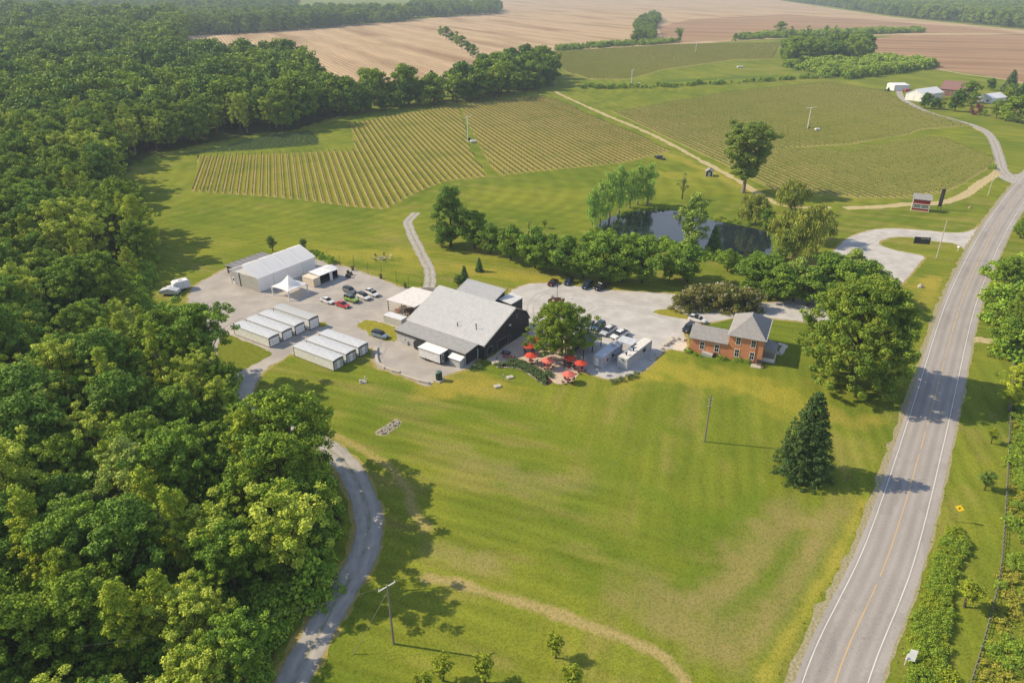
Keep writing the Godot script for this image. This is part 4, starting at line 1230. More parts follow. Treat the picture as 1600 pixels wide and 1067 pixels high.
func picnic_table(at: Vector3, turn: float, label: String, m: Material) -> void:
	var t := thing("picnic_table", label, "picnic table", at, turn, "picnic tables under the flat canopy")
	obj("tabletop", Build.new().box(-0.9, 0.9, 0.7, 0.76, -0.38, 0.38), m, t)
	for s in [-1, 1]:
		obj("bench", Build.new().box(-0.9, 0.9, 0.42, 0.47, s * 0.72 - 0.14, s * 0.72 + 0.14), m, t)
		var b := Build.new()
		b.bar(Vector3(s * 0.65, 0, -0.7), Vector3(s * 0.65, 0.7, -0.25), 0.05, 0.05, 4)
		b.bar(Vector3(s * 0.65, 0, 0.7), Vector3(s * 0.65, 0.7, 0.25), 0.05, 0.05, 4)
		b.bar(Vector3(s * 0.65, 0.42, -0.8), Vector3(s * 0.65, 0.42, 0.8), 0.05, 0.05, 4)
		obj("leg", b, m, t)


func build_yard() -> void:
	# flat white canopy on posts
	var t := thing("flat_canopy", "flat white roofed canopy on posts at the end of the barn", "canopy", Vector3(-33.0, 0, -172.6), YAW)
	var b := Build.new()
	b.hexa([Vector3(-0.2, 3.15, -10.4), Vector3(9.6, 3.35, -10.4), Vector3(9.6, 3.35, 0.2), Vector3(-0.2, 3.15, 0.2)], [Vector3(-0.2, 3.3, -10.4), Vector3(9.6, 3.5, -10.4), Vector3(9.6, 3.5, 0.2), Vector3(-0.2, 3.3, 0.2)])
	obj("roof", b, M["canopy white"], t)
	for q in [[0.1, 0], [4.9, 0], [9.3, 0], [0.1, -10.1], [4.9, -10.1], [9.3, -10.1]]:
		obj("post", Build.new().box(q[0] - 0.09, q[0] + 0.09, 0, 3.2, q[1] - 0.09, q[1] + 0.09), M["grey frame"], t)
	var red := mat("red timber", lin(0.22, 0.035, 0.03), 0.7)
	picnic_table(Vector3(-30.20, 0.00, -171.73), YAW + 0.4, "red picnic table under the flat canopy, left of the front post", red)
	picnic_table(Vector3(-27.08, 0.00, -172.31), YAW + 0.1, "red picnic table under the flat canopy, right of the front post", red)
	picnic_table(Vector3(-27.40, 0.00, -169.83), YAW - 0.5, "dark picnic table under the flat canopy, close to the barn roof", mat("brown timber", lin(0.09, 0.06, 0.045), 0.8))
	picnic_table(Vector3(-29.29, 0.00, -173.86), YAW + 1.4, "brown picnic table deepest under the flat canopy", M["brown timber"])
	# white corrugated container
	container("short_container", "short white corrugated container between the flat canopy and the lean-to", Vector3(-33.0, 0, -165.0), YAW, 6.1, 2.4, 2.35, M["container white"], M["white vinyl"])
	# white trailer
	t = thing("office_trailer", "white box trailer with a dark end door parked along the lean-to", "trailer", Vector3(-16.45, 0.00, -142.36), deg_to_rad(-34.0))
	obj("body", Build.new().box(-6.3, 0, 0.55, 2.85, -3.0, 0), M["white vinyl"], t)
	obj("roof", Build.new().box(-6.45, 0.15, 2.85, 2.98, -3.15, 0.15), M["white paint"], t)
	b = Build.new()
	for q in [[-4.3], [-2.15], [-0.45]]:
		b.box(q[0], q[0] + 0.03, 0.6, 2.8, 0.0, 0.02)
	obj("panel_joints", b, M["unit wall"], t)
	b = Build.new()
	b.box(-6.35, 0.08, 2.70, 2.84, 0.0, 0.06)
	b.box(-6.3, 0.0, 0.38, 0.55, -2.95, -0.05)
	obj("black_edge", b, M["black trim"], t)
	obj("end_wall", Build.new().box(0.0, 0.06, 0.5, 2.84, -3.0, 0.0), M["charcoal board"], t)
	var d := obj("door", Build.new().box(0.06, 0.11, 0.55, 2.55, -1.35, -0.55), M["white paint"], t)
	obj("pane", Build.new().box(0.11, 0.12, 0.9, 2.35, -1.2, -0.7), M["dark glass"], d)
	for k in 3:
		obj("step", Build.new().box(0.15 + k * 0.32, 0.45 + k * 0.32, 0.0, 0.5 - k * 0.16, -1.5, -0.4), M["weathered wood"], t)
	for x in [-4.2, -3.3]:
		b = Build.new()
		b.bar(Vector3(x, 0.33, -0.25), Vector3(x, 0.33, 0.02), 0.33, 0.33, 12)
		obj("wheel", b, M["tyre"], t)
	# black skip
	t = thing("black_skip", "black round-edged waste container behind the white box trailer", "waste container", Vector3(-21.86, 0.00, -149.34), deg_to_rad(-30.0))
	b = Build.new()
	b.prism([Vector2(-1.7, 0.15), Vector2(-2.0, 0.6), Vector2(-2.0, 1.9), Vector2(-1.7, 2.25), Vector2(1.7, 2.25), Vector2(2.0, 1.9), Vector2(2.0, 0.6), Vector2(1.7, 0.15)], -2.2, -0.2)
	obj("tub", b, mat("black plastic", lin(0.03, 0.032, 0.036), 0.55), t)
	b = Build.new()
	b.box(-1.5, 1.5, 2.25, 2.31, -2.0, -0.4)
	b.bar(Vector3(0, 2.3, -1.2), Vector3(0, 2.5, -1.2), 0.35, 0.3, 10)
	obj("lid", b, M["black plastic"], t)
	# dark green tank on a slab
	t = thing("green_bin", "tall dark green ribbed bin on a concrete slab at the yard corner", "bin", Vector3(-16.06, 0.00, -135.60), deg_to_rad(-38.0))
	obj("slab", Build.new().box(-0.95, 0.95, 0, 0.3, -0.95, 0.95), M["concrete"], t)
	b = Build.new()
	for k in 10:
		var a := TAU * k / 10.0
		b.bar(Vector3(cos(a) * 0.5, 0.3, sin(a) * 0.5), Vector3(cos(a) * 0.5, 2.1, sin(a) * 0.5), 0.24, 0.24, 7)
	obj("tank", b, mat("dark green plastic", lin(0.012, 0.035, 0.028), 0.45), t)
	obj("lid", Build.new().lathe([[2.1, 0.72], [2.25, 0.55], [2.32, 0.0]], 12), mat("green lid", lin(0.05, 0.10, 0.085), 0.4), t)
	# cooling unit by the lean-to
	t = thing("cooling_unit", "small grey cooling unit on the ground by the lean-to wall", "cooling unit", Vector3(-25.87, 0.00, -152.76), deg_to_rad(-32.0))
	obj("case", Build.new().box(-0.8, 0.8, 0.1, 1.1, -0.9, 0), M["grey cladding"], t)
	obj("fan_guard", Build.new().bar(Vector3(0, 1.1, -0.45), Vector3(0, 1.16, -0.45), 0.38, 0.38, 12), M["black trim"], t)
	obj("foot", Build.new().box(-0.9, 0.9, 0, 0.1, -1.0, 0.1), M["concrete"], t)
	# concrete kerb blocks round the yard
	
	var spots := [[Vector2(-32.60, -151.11), Vector2(-31.65, -145.80), Vector2(-30.74, -142.90), Vector2(-28.79, -140.78), Vector2(-28.75, -140.97), Vector2(-26.73, -139.44), Vector2(-25.07, -138.75)], [Vector2(-24.83, -138.09), Vector2(-22.47, -136.32), Vector2(-20.11, -134.88), Vector2(-18.00, -134.02)]]
	var n := 0
	for line in spots:
		for i in line.size() - 1:
			var a: Vector2 = line[i]
			var c: Vector2 = line[i + 1]
			var o := obj("kerb_block", Build.new().box(0.03, a.distance_to(c) - 0.05, 0, 0.42 + 0.06 * (n % 3), -0.3, 0.3), M["concrete"])
			o.position = Vector3(a.x, 0, a.y)
			o.rotation.y = atan2(-(c.y - a.y), c.x - a.x)
			tag(o, "pale concrete kerb block edging the gravel yard, %s from the storage units" % ordinal(n + 1), "kerb block", "kerb blocks of the gravel yard")
			n += 1


func container(called: String, label: String, at: Vector3, turn: float, L: float, W: float, H: float, m: Material, roof_m: Material, along_depth := false) -> Node3D:
	# x along the long side, -z across
	var t := thing(called, label, "container", at, turn)
	var b := Build.new()
	b.box(0.03, L - 0.03, 0.1, H - 0.06, -W + 0.05, -0.05)
	obj("wall", b, m, t)
	b = Build.new()
	var n := int(L / 0.42)
	for k in n:
		var x := 0.12 + k * (L - 0.3) / n
		for z in [[-0.05, 0.0], [-W, -W + 0.05]]:
			b.box(x, x + 0.2, 0.2, H - 0.2, z[0], z[1])
	n = int(W / 0.42)
	for k in n:
		var z := -0.14 - k * (W - 0.28) / n
		b.box(-0.02, 0.03, 0.2, H - 0.2, z - 0.2, z)
		b.box(L - 0.03, L + 0.02, 0.2, H - 0.2, z - 0.2, z)
	obj("corrugation", b, m, t)
	b = Build.new()
	for x in [[-0.03, 0.1], [L - 0.1, L + 0.03]]:
		for z in [[-0.1, 0.02], [-W - 0.02, -W + 0.1]]:
			b.box(x[0], x[1], 0.0, H, z[0], z[1])
	b.box(0.1, L - 0.1, 0.0, 0.2, -0.1, 0.02)
	b.box(0.1, L - 0.1, H - 0.2, H, -0.1, 0.02)
	b.box(0.1, L - 0.1, 0.0, 0.2, -W - 0.02, -W + 0.1)
	b.box(0.1, L - 0.1, H - 0.2, H, -W - 0.02, -W + 0.1)
	obj("frame", b, m, t)
	b = Build.new()
	b.box(0.1, L - 0.1, H - 0.06, H - 0.015, -W + 0.1, -0.1)
	for k in int(L / 0.6):
		b.box(0.3 + k * 0.6, 0.5 + k * 0.6, H - 0.015, H + 0.02, -W + 0.15, -0.15)
	obj("roof", b, roof_m, t)
	return t


func build_containers() -> void:
	var turn := deg_to_rad(53.0)
	var t := container("shipping_container", "white and grey shipping container with dark roof fans, the longer of the pair", Vector3(25.91, 0.00, -140.05), turn, 12.0, 2.44, 2.9, M["container grey"], M["container white"])
	for q in [[1.6, -1.2], [4.4, -0.9]]:
		var b := Build.new()
		b.bar(Vector3(q[0], 2.9, q[1]), Vector3(q[0], 3.5, q[1]), 0.16, 0.16, 8)
		b.bar(Vector3(q[0], 3.5, q[1]), Vector3(q[0], 3.65, q[1]), 0.3, 0.25, 8)
		obj("roof_fan", b, M["black trim"], t)
	obj("hatch", Build.new().box(5.6, 8.0, 2.93, 2.99, -2.3, -1.95), M["black trim"], t)
	obj("window", Build.new().box(7.6, 9.0, 1.3, 2.2, 0.0, 0.05), M["dark glass"], t)
	obj("end_lamp", Build.new().box(-0.25, -0.02, 2.2, 2.7, -1.5, -1.1), M["grey frame"], t)
	t = container("shipping_container", "light grey shipping container with a red emblem on its side, the shorter of the pair", Vector3(20.48, 0.00, -140.88), turn, 9.1, 2.44, 2.75, M["container grey"], mat("blue grey roof", lin(0.40, 0.44, 0.50), 0.35))
	var o := obj("end_door", Build.new().box(-0.06, -0.02, 0.3, 2.3, -1.9, -1.0), M["white paint"], t)
	obj("emblem", Build.new().bar(Vector3(2.1, 1.5, 0.0), Vector3(2.1, 1.5, 0.06), 0.75, 0.75, 16), M["white paint"], t)
	obj("emblem", Build.new().bar(Vector3(2.1, 1.5, 0.06), Vector3(2.1, 1.5, 0.08), 0.55, 0.55, 14), mat("emblem red", lin(0.30, 0.02, 0.03), 0.5), t)
	obj("serving_hatch", Build.new().box(4.2, 6.4, 1.1, 2.1, 0.0, 0.05), M["dark glass"], t)
	obj("awning_rail", Build.new().box(4.0, 6.6, 2.2, 2.26, 0.0, 0.9), M["grey frame"], t)
	for q in [[6.6, -1.2], [7.6, -0.8], [8.3, -1.6]]:
		obj("roof_unit", Build.new().box(q[0], q[0] + 0.7, 2.76, 3.2, q[1] - 0.35, q[1] + 0.35), M["grey cladding"], t)
	t = thing("link_canopy", "small pale flat roof on posts between the two shipping containers", "canopy", Vector3(24.6, 0, -149.3), deg_to_rad(53.0))
	obj("roof", Build.new().box(0, 3.4, 2.75, 2.87, -0.1, 4.0), M["unit roof"], t)
	for q in [[0.1, 0.0], [3.3, 0.0], [0.1, 3.9], [3.3, 3.9]]:
		obj("post", Build.new().box(q[0] - 0.06, q[0] + 0.06, 0, 2.75, q[1] - 0.06, q[1] + 0.06), M["grey frame"], t)
	t = thing("dark_pavilion", "black flat roofed pavilion on posts half under the patio tree", "pavilion", Vector3(16.6, 0, -145.6), deg_to_rad(53.0))
	obj("roof", Build.new().box(-0.2, 8.2, 2.75, 2.95, -5.2, 0.2), mat("dark roof", lin(0.05, 0.06, 0.07), 0.5), t)
	for q in [[0.0, 0.0], [4.0, 0.0], [8.0, 0.0], [0.0, -5.0], [8.0, -5.0]]:
		obj("post", Build.new().box(q[0] - 0.09, q[0] + 0.09, 0, 2.75, q[1] - 0.09, q[1] + 0.09), M["black trim"], t)
	obj("bar_counter", Build.new().box(2.0, 7.0, 0, 1.1, -4.2, -3.6), M["charcoal board"], t)


func build_house() -> void:
	var t := thing("brick_house", "two-storey red brick farmhouse with grey hipped roof and lower wing", "house", Vector3(50.0, 0, -145.9), deg_to_rad(-24.0))
	var W := 7.7
	var D := 12.0
	var b := Build.new()
	shell(b, 0, W, 6.25, -D, 0)
	obj("wall", b, M["brick"], t)
	b = Build.new()
	var e := [Vector3(-0.35, 6.25, 0.35), Vector3(W + 0.35, 6.25, 0.35), Vector3(W + 0.35, 6.25, -D - 0.35), Vector3(-0.35, 6.25, -D - 0.35)]
	var r0 := Vector3(W * 0.5, 9.6, -5.2)
	var r1 := Vector3(W * 0.5, 9.6, -7.0)
	b.tri(e[0], r0, e[1])
	b.quad(e[1], r0, r1, e[2])
	b.tri(e[2], r1, e[3])
	b.quad(e[3], r1, r0, e[0])
	b.quad(e[0], e[1], e[2], e[3])
	var roof := obj("roof", b, M["shingle roof"], t)
	b = Build.new()
	b.box(-0.5, W + 0.5, 6.12, 6.24, 0.3, 0.5)
	b.box(W + 0.3, W + 0.5, 6.12, 6.24, -D - 0.4, 0.3)
	b.box(-0.5, -0.3, 6.12, 6.24, -D - 0.4, 0.3)
	obj("gutter", b, M["grey cladding"], t)
	obj("downpipe", Build.new().box(W - 1.55, W - 1.45, 0, 6.1, 0.0, 0.1), mat("brown pipe", lin(0.14, 0.05, 0.03), 0.6), t)
	for q in [[1.65, 4.05], [5.0, 3.95], [1.7, 1.0], [5.05, 0.9]]:
		window(t, q[0], q[1], 0.9, 1.75, 0.0)
	for z in [-3.0, -8.5]:
		window(t, -z, 3.5, 0.85, 1.55, 0.0, PI / 2, Vector3(W, 0, 0))
		window(t, z - 0.85, 3.5, 0.85, 1.55, 0.0, -PI / 2, Vector3(0, 0, 0))
	# the wing
	var wb := Build.new()
	shell(wb, -8.7, -0.02, 3.7, -6.4, -0.1)
	obj("wing_wall", wb, M["brick"], t)
	b = Build.new()
	b.prism([Vector2(0.1, 3.7), Vector2(3.25, 5.5), Vector2(6.4, 3.7)], -8.7, -8.5)
	for i in b.v.size():
		b.v[i] = Vector3(b.v[i].z, b.v[i].y, -b.v[i].x)
		b.n[i] = Vector3(b.n[i].z, b.n[i].y, -b.n[i].x)
	obj("wing_gable", b, M["brick"], t)
	for s in [[0.35, 3.6, -3.25, 5.7], [-6.85, 3.6, -3.25, 5.7]]:
		b = Build.new()
		b.hexa([Vector3(-9.0, s[1], s[0]), Vector3(-0.03, s[1], s[0]), Vector3(-0.03, s[3], s[2]), Vector3(-9.0, s[3], s[2])], [Vector3(-9.0, s[1] + 0.14, s[0]), Vector3(-0.03, s[1] + 0.14, s[0]), Vector3(-0.03, s[3] + 0.14, s[2]), Vector3(-9.0, s[3] + 0.14, s[2])])
		obj("wing_roof", b, M["shingle roof"], t)
	window(t, -6.3, 1.2, 0.9, 1.8, -0.1)
	window(t, -2.9, 1.15, 0.9, 1.8, -0.1)
	obj("cellar_hatch", Build.new().prism([Vector2(-5.6, 0), Vector2(-5.6, 0.9), Vector2(-3.1, 0.5), Vector2(-3.1, 0)], -0.08, 1.1), M["grey cladding"], t)
	obj("hatch_side", Build.new().prism([Vector2(-3.08, 0), Vector2(-3.08, 0.55), Vector2(-2.7, 1.1), Vector2(-2.5, 0)], -0.08, 0.9), M["black trim"], t)
	# porch on the far side of the road corner
	var px := W
	b = Build.new()
	b.hexa([Vector3(px, 3.0, -7.0), Vector3(px + 2.9, 2.55, -7.0), Vector3(px + 2.9, 2.55, -1.6), Vector3(px, 3.0, -1.6)], [Vector3(px, 3.7, -7.0), Vector3(px + 2.9, 2.7, -7.0), Vector3(px + 2.9, 2.7, -1.6), Vector3(px, 3.7, -1.6)])
	obj("porch_roof", b, M["shingle roof"], t)
	for z in [-1.8, -4.3, -6.8]:
		obj("porch_post", Build.new().box(px + 2.65, px + 2.8, 0.3, 2.55, z - 0.08, z + 0.08), M["white paint"], t)
	b = Build.new()
	b.box(px, px + 2.9, 0.0, 0.3, -7.0, -1.6)
	obj("porch_floor", b, M["concrete"], t)
	b = Build.new()
	b.box(px + 2.68, px + 2.76, 0.95, 1.05, -6.8, -1.8)
	b.box(px, px + 2.68, 0.95, 1.05, -1.8, -1.72)
	obj("porch_rail", b, M["white paint"], t)
	obj("porch_wall", Build.new().box(px + 0.02, px + 2.6, 0.3, 0.95, -1.78, -1.7), M["white paint"], t)
	var path := smooth_line([Vector2(62.32, -150.31), Vector2(63.17, -147.99), Vector2(65.13, -151.10), Vector2(66.08, -152.29), Vector2(64.65, -153.50)], 0.8, false)
	struct("garden_path", band_mesh(path, -0.6, 0.6, 0.012, M["concrete"], 0.1))
	sheet("side_terrace", [Vector2(39.01, -153.50), Vector2(40.85, -154.31), Vector2(42.52, -153.50), Vector2(41.60, -149.33), Vector2(40.24, -149.72), Vector2(38.55, -150.31)], 0.014, M["concrete"], 0.15, false)


# Cars are lofted: stations along x of [x, half width, sill height, shoulder height]; the cabin is a second loft.
func loft(b: Build, st: Array) -> void:
	for i in st.size() - 1:
		var p: Array = st[i]
		var q: Array = st[i + 1]
		var ring := func(s: Array) -> Array:
			var w: float = s[1]
			var m := lerpf(s[2], s[3], 0.55)
			return [Vector3(s[0], s[2], w * 0.93), Vector3(s[0], m, w), Vector3(s[0], s[3] - 0.05, w * 0.96), Vector3(s[0], s[3], w * 0.84), Vector3(s[0], s[3], -w * 0.84), Vector3(s[0], s[3] - 0.05, -w * 0.96), Vector3(s[0], m, -w), Vector3(s[0], s[2], -w * 0.93)]
		var a: Array = ring.call(p)
		var c: Array = ring.call(q)
		for k in 8:
			var j := (k + 1) % 8
			b.quad(a[k], c[k], c[j], a[j])
		if i == 0:
			for k in range(1, 7):
				b.tri(a[0], a[k + 1], a[k])
		if i == st.size() - 2:
			for k in range(1, 7):
				b.tri(c[0], c[k], c[k + 1])


func wheel(t: Node3D, x: float, z: float, r: float) -> void:
	var s := signf(z)
	var b := Build.new()
	b.bar(Vector3(x, r, z - s * 0.2), Vector3(x, r, z), r, r, 14)
	var o := obj("wheel", b, M["tyre"], t)
	b = Build.new()
	b.bar(Vector3(x, r, z - s * 0.02), Vector3(x, r, z + s * 0.012), r * 0.62, r * 0.55, 10)
	obj("rim", b, mat("wheel rim", lin(0.32, 0.32, 0.33), 0.35, 0.6), o)


func vehicle(kind: String, paint: String, at: Vector3, toward: Vector3, label: String, roof_paint := "", group := "") -> Node3D:
	var t := thing({"sedan": "parked_car", "suv": "parked_suv", "pickup": "pickup_truck", "jeep": "off_road_truck"}[kind], label, "pickup" if kind == "pickup" else "car", at, yaw_of(at, toward), group)
	var body: Material = M[paint]
	var L := 4.7
	var W := 0.92
	var r := 0.34
	var st := []
	var cab := []
	match kind:
		"sedan":
			st = [[-2.3, 0.72, 0.42, 0.80], [-2.05, 0.86, 0.28, 0.98], [-1.2, 0.90, 0.24, 1.00], [0.2, 0.91, 0.22, 0.96], [1.1, 0.90, 0.24, 0.88], [1.9, 0.84, 0.28, 0.76], [2.3, 0.66, 0.38, 0.60]]
			cab = [[-1.75, 0.80, 0.95, 0.99], [-0.95, 0.68, 0.95, 1.40], [0.15, 0.67, 0.93, 1.43], [1.1, 0.80, 0.85, 0.90]]
		"suv":
			r = 0.38
			st = [[-2.3, 0.78, 0.46, 1.0], [-2.1, 0.90, 0.34, 1.12], [-1.0, 0.94, 0.30, 1.10], [0.6, 0.94, 0.30, 1.06], [1.3, 0.92, 0.30, 1.02], [2.05, 0.86, 0.34, 0.92], [2.35, 0.72, 0.42, 0.74]]
			cab = [[-2.2, 0.80, 1.05, 1.15], [-1.85, 0.74, 1.05, 1.66], [0.1, 0.73, 1.05, 1.70], [0.55, 0.73, 1.04, 1.62], [1.25, 0.82, 1.0, 1.04]]
		"jeep":
			r = 0.45
			st = [[-2.2, 0.88, 0.55, 1.10], [-2.1, 0.93, 0.5, 1.2], [0.7, 0.93, 0.5, 1.2], [1.0, 0.92, 0.5, 1.18], [2.2, 0.86, 0.55, 1.12], [2.3, 0.80, 0.6, 1.0]]
			cab = [[-2.1, 0.84, 1.18, 1.25], [-2.0, 0.82, 1.18, 1.88], [0.45, 0.80, 1.18, 1.90], [0.8, 0.84, 1.18, 1.22]]
		"pickup":
			r = 0.41
			W = 0.98
			L = 5.8
			st = [[-2.85, 0.92, 0.52, 1.06], [-2.75, 0.97, 0.44, 1.12], [-0.9, 0.98, 0.40, 1.12], [0.9, 0.98, 0.40, 1.14], [1.6, 0.96, 0.40, 1.16], [2.5, 0.92, 0.42, 1.06], [2.85, 0.82, 0.5, 0.86]]
			cab = [[-1.05, 0.84, 1.1, 1.15], [-0.9, 0.80, 1.1, 1.82], [0.7, 0.79, 1.1, 1.86], [1.5, 0.86, 1.12, 1.17]]
	var b := Build.new()
	loft(b, st)
	obj("body", b, body, t)
	b = Build.new()
	loft(b, cab)
	obj("windows", b, M["dark glass"], t)
	b = Build.new()
	var c1: Array = cab[1]
	var c2: Array = cab[cab.size() - 2]
	var w1: float = c1[1] * 0.85
	var top: float = maxf(c1[3], c2[3])
	b.hexa([Vector3(c1[0] - 0.05, c1[3] - 0.03, -w1), Vector3(c2[0] + 0.05, c2[3] - 0.03, -w1), Vector3(c2[0] + 0.05, c2[3] - 0.03, w1), Vector3(c1[0] - 0.05, c1[3] - 0.03, w1)], [Vector3(c1[0], c1[3] + 0.035, -w1 * 0.92), Vector3(c2[0], c2[3] + 0.035, -w1 * 0.92), Vector3(c2[0], c2[3] + 0.035, w1 * 0.92), Vector3(c1[0], c1[3] + 0.035, w1 * 0.92)])
	# pillars
	for s in [-1, 1]:
		for x in ([c1[0], lerpf(c1[0], c2[0], 0.5), c2[0]]):
			b.bar(Vector3(x, cab[0][2], s * cab[0][1] * 0.985), Vector3(x, top - 0.04, s * w1 * 1.13), 0.045, 0.045, 4, false)
	obj("roof", b, M[roof_paint] if roof_paint else body, t)
	if kind == "pickup":
		obj("load_bed", Build.new().box(-2.7, -1.05, 1.10, 1.128, -0.80, 0.80), M["black trim"], t)
		obj("tailgate", Build.new().box(-2.88, -2.80, 0.62, 1.15, -0.88, 0.88), body, t)
	for x in [-L * 0.29, L * 0.31]:
		for z in [-W * 0.97, W * 0.97]:
			wheel(t, x, z, r)
	var fx: float = st[st.size() - 1][0]
	var fy: float = lerpf(st[st.size() - 1][2], st[st.size() - 1][3], 0.8)
	for s in [-1, 1]:
		obj("headlight", Build.new().box(fx - 0.2, fx + 0.01, fy - 0.02, fy + 0.10, s * W * 0.62 - 0.14, s * W * 0.62 + 0.14), M["lamp white"], t)
		obj("tail_light", Build.new().box(st[0][0] - 0.01, st[0][0] + 0.12, st[0][3] - 0.22, st[0][3] - 0.04, s * W * 0.68 - 0.12, s * W * 0.68 + 0.12), M["tail red"], t)
	obj("bumper", Build.new().box(fx - 0.1, fx + 0.03, st[0][2] - 0.02, st[0][2] + 0.18, -W * 0.7, W * 0.7), M["black trim"], t)
	return t


func build_vehicles() -> void:
	for q in [["white car", lin(0.62, 0.62, 0.62)], ["red car", lin(0.42, 0.025, 0.02)], ["green car", lin(0.22, 0.36, 0.04)], ["dark green car", lin(0.03, 0.06, 0.05)], ["charcoal car", lin(0.035, 0.038, 0.042)], ["slate car", lin(0.09, 0.11, 0.12)], ["blue grey car", lin(0.16, 0.21, 0.25)], ["silver car", lin(0.38, 0.40, 0.42)], ["navy car", lin(0.012, 0.03, 0.085)], ["maroon car", lin(0.06, 0.008, 0.01)], ["black car", lin(0.012, 0.013, 0.015)], ["teal car", lin(0.02, 0.055, 0.075)]]:
		var m := mat(q[0], q[1], 0.28, 0.1)
		m.clearcoat_enabled = true
		m.clearcoat = 0.6
		m.clearcoat_roughness = 0.08
	var lot := "cars parked in the gravel yard"
	vehicle("sedan", "white car", Vector3(-50.50, 0.00, -178.06), Vector3(-48.63, 0.00, -176.71), "white hatchback, leftmost car of the yard group, by the red car", "", lot)
	vehicle("sedan", "red car", Vector3(-45.77, 0.00, -175.41), Vector3(-43.77, 0.00, -174.00), "bright red car beside the white hatchback in the gravel yard", "", lot)
	vehicle("jeep", "green car", Vector3(-44.06, 0.00, -178.79), Vector3(-41.66, 0.00, -177.09), "lime green off-road truck with a dark top in the gravel yard", "dark green car", lot)
	vehicle("suv", "slate car", Vector3(-45.84, 0.00, -185.10), Vector3(-43.66, 0.00, -183.30), "dark grey car at the back of the yard group", "charcoal car", lot)
	vehicle("suv", "white car", Vector3(-41.07, 0.00, -180.77), Vector3(-39.07, 0.00, -179.04), "white car with black roof and bonnet in the yard group", "black car", lot)
	vehicle("suv", "white car", Vector3(-39.08, 0.00, -183.05), Vector3(-37.17, 0.00, -181.28), "white car at the right end of the yard group", "", lot)
	vehicle("suv", "blue grey car", Vector3(-32.63, 0.00, -156.94), Vector3(-30.67, 0.00, -155.76), "blue-grey car with black roof parked on the yellow grass by the lean-to", "black car")
	var back := "cars along the back of the parking lot"
	vehicle("sedan", "maroon car", Vector3(11.82, 0.00, -191.18), Vector3(10.67, 0.00, -189.27), "dark maroon car, first in the line below the tree row", "", back)
	vehicle("suv", "navy car", Vector3(16.49, 0.00, -191.82), Vector3(15.36, 0.00, -189.48), "dark blue car beside the maroon one, below the tree row", "black car", back)
	vehicle("suv", "navy car", Vector3(21.59, 0.00, -188.86), Vector3(20.29, 0.00, -186.99), "blue car beside the black pickup, below the tree row", "", back)
	vehicle("pickup", "black car", Vector3(25.59, 0.00, -188.02), Vector3(24.08, 0.00, -186.58), "black pickup at the end of the line below the tree row", "", back)
	var near := "cars parked behind the containers"
	vehicle("sedan", "slate car", Vector3(19.84, 0.00, -162.68), Vector3(19.22, 0.00, -161.01), "dark car half hidden by the patio tree", "", near)
	vehicle("suv", "teal car", Vector3(22.03, 0.00, -161.84), Vector3(20.75, 0.00, -159.98), "dark teal car between the patio tree and the silver pickup", "", near)
	vehicle("pickup", "silver car", Vector3(24.08, 0.00, -159.16), Vector3(22.50, 0.00, -157.15), "pale silver pickup behind the shorter container", "white car", near)
	vehicle("pickup", "white car", Vector3(26.66, 0.00, -156.95), Vector3(24.83, 0.00, -155.18), "white pickup next to the silver one, behind the link canopy", "", near)
	vehicle("suv", "white car", Vector3(47.87, 0.00, -165.78), Vector3(49.46, 0.00, -164.64), "white car parked by the lilac bank beside the house")
	vehicle("suv", "black car", Vector3(44.42, 0.00, -160.86), Vector3(43.23, 0.00, -159.34), "black car partly behind the house wing", "")
	vehicle("pickup", "black car", Vector3(72.93, 0.00, -353.20), Vector3(75.23, 0.00, -350.40), "dark pickup on the grass at the edge of the middle vineyard", "")
	# trailers under the wood's edge
	var t := thing("travel_trailer", "white box travel trailer parked at the wood's edge west of the yard", "trailer", Vector3(-95.03, 0.00, -184.99), yaw_of(Vector3(-95.03, 0.00, -184.99), Vector3(-92.42, 0.00, -187.08)))
	obj("body", Build.new().prism([Vector2(-0.2, 0.6), Vector2(-0.2, 2.5), Vector2(0.4, 2.9), Vector2(3.9, 2.9), Vector2(4.3, 2.5), Vector2(4.3, 0.6)], -2.4, 0), M["white vinyl"], t)
	obj("nose", Build.new().box(-1.5, -0.2, 0.7, 1.7, -2.2, -0.2), M["white vinyl"], t)
	obj("roof_unit", Build.new().box(1.4, 2.4, 2.9, 3.15, -1.6, -0.8), M["white paint"], t)
	obj("door", Build.new().box(2.9, 3.5, 0.7, 2.5, 0.0, 0.04), M["unit wall"], t)
	for x in [1.6, 2.4]:
		obj("wheel", Build.new().bar(Vector3(x, 0.35, -0.2), Vector3(x, 0.35, 0.03), 0.35, 0.35, 12), M["tyre"], t)
	t = thing("covered_trailer", "pale grey sheeted trailer beside the white travel trailer, half under the trees", "trailer", Vector3(-98.36, 0.00, -182.42), yaw_of(Vector3(-98.36, 0.00, -182.42), Vector3(-93.94, 0.00, -182.42)))
	obj("sheet", Build.new().prism([Vector2(0, 0.6), Vector2(0, 1.5), Vector2(2.5, 2.1), Vector2(5, 1.5), Vector2(5, 0.6)], -2.6, 0), M["unit roof"], t)
	for x in [1.6, 2.6]:
		obj("wheel", Build.new().bar(Vector3(x, 0.3, -0.3), Vector3(x, 0.3, -0.1), 0.3, 0.3, 12), M["tyre"], t)
	# timber screen
	var a := Vector3(-81.04, 0.00, -160.90)
	var c := Vector3(-79.77, 0.00, -165.34)
	t = thing("timber_screen", "tan timber board screen at the wood's edge by the gravel yard", "fence", a, yaw_of(a, c))
	var n := int(a.distance_to(c) / 0.22)
	for k in n:
		obj("board", Build.new().box(k * 0.22, k * 0.22 + 0.2, 0.0, 1.9 + 0.03 * (k % 3), -0.03 - 0.004 * (k % 2), 0.0), M["plank wood"], t)
	obj("rail", Build.new().box(0, n * 0.22, 0.4, 0.5, -0.12, -0.04), M["plank wood"], t)
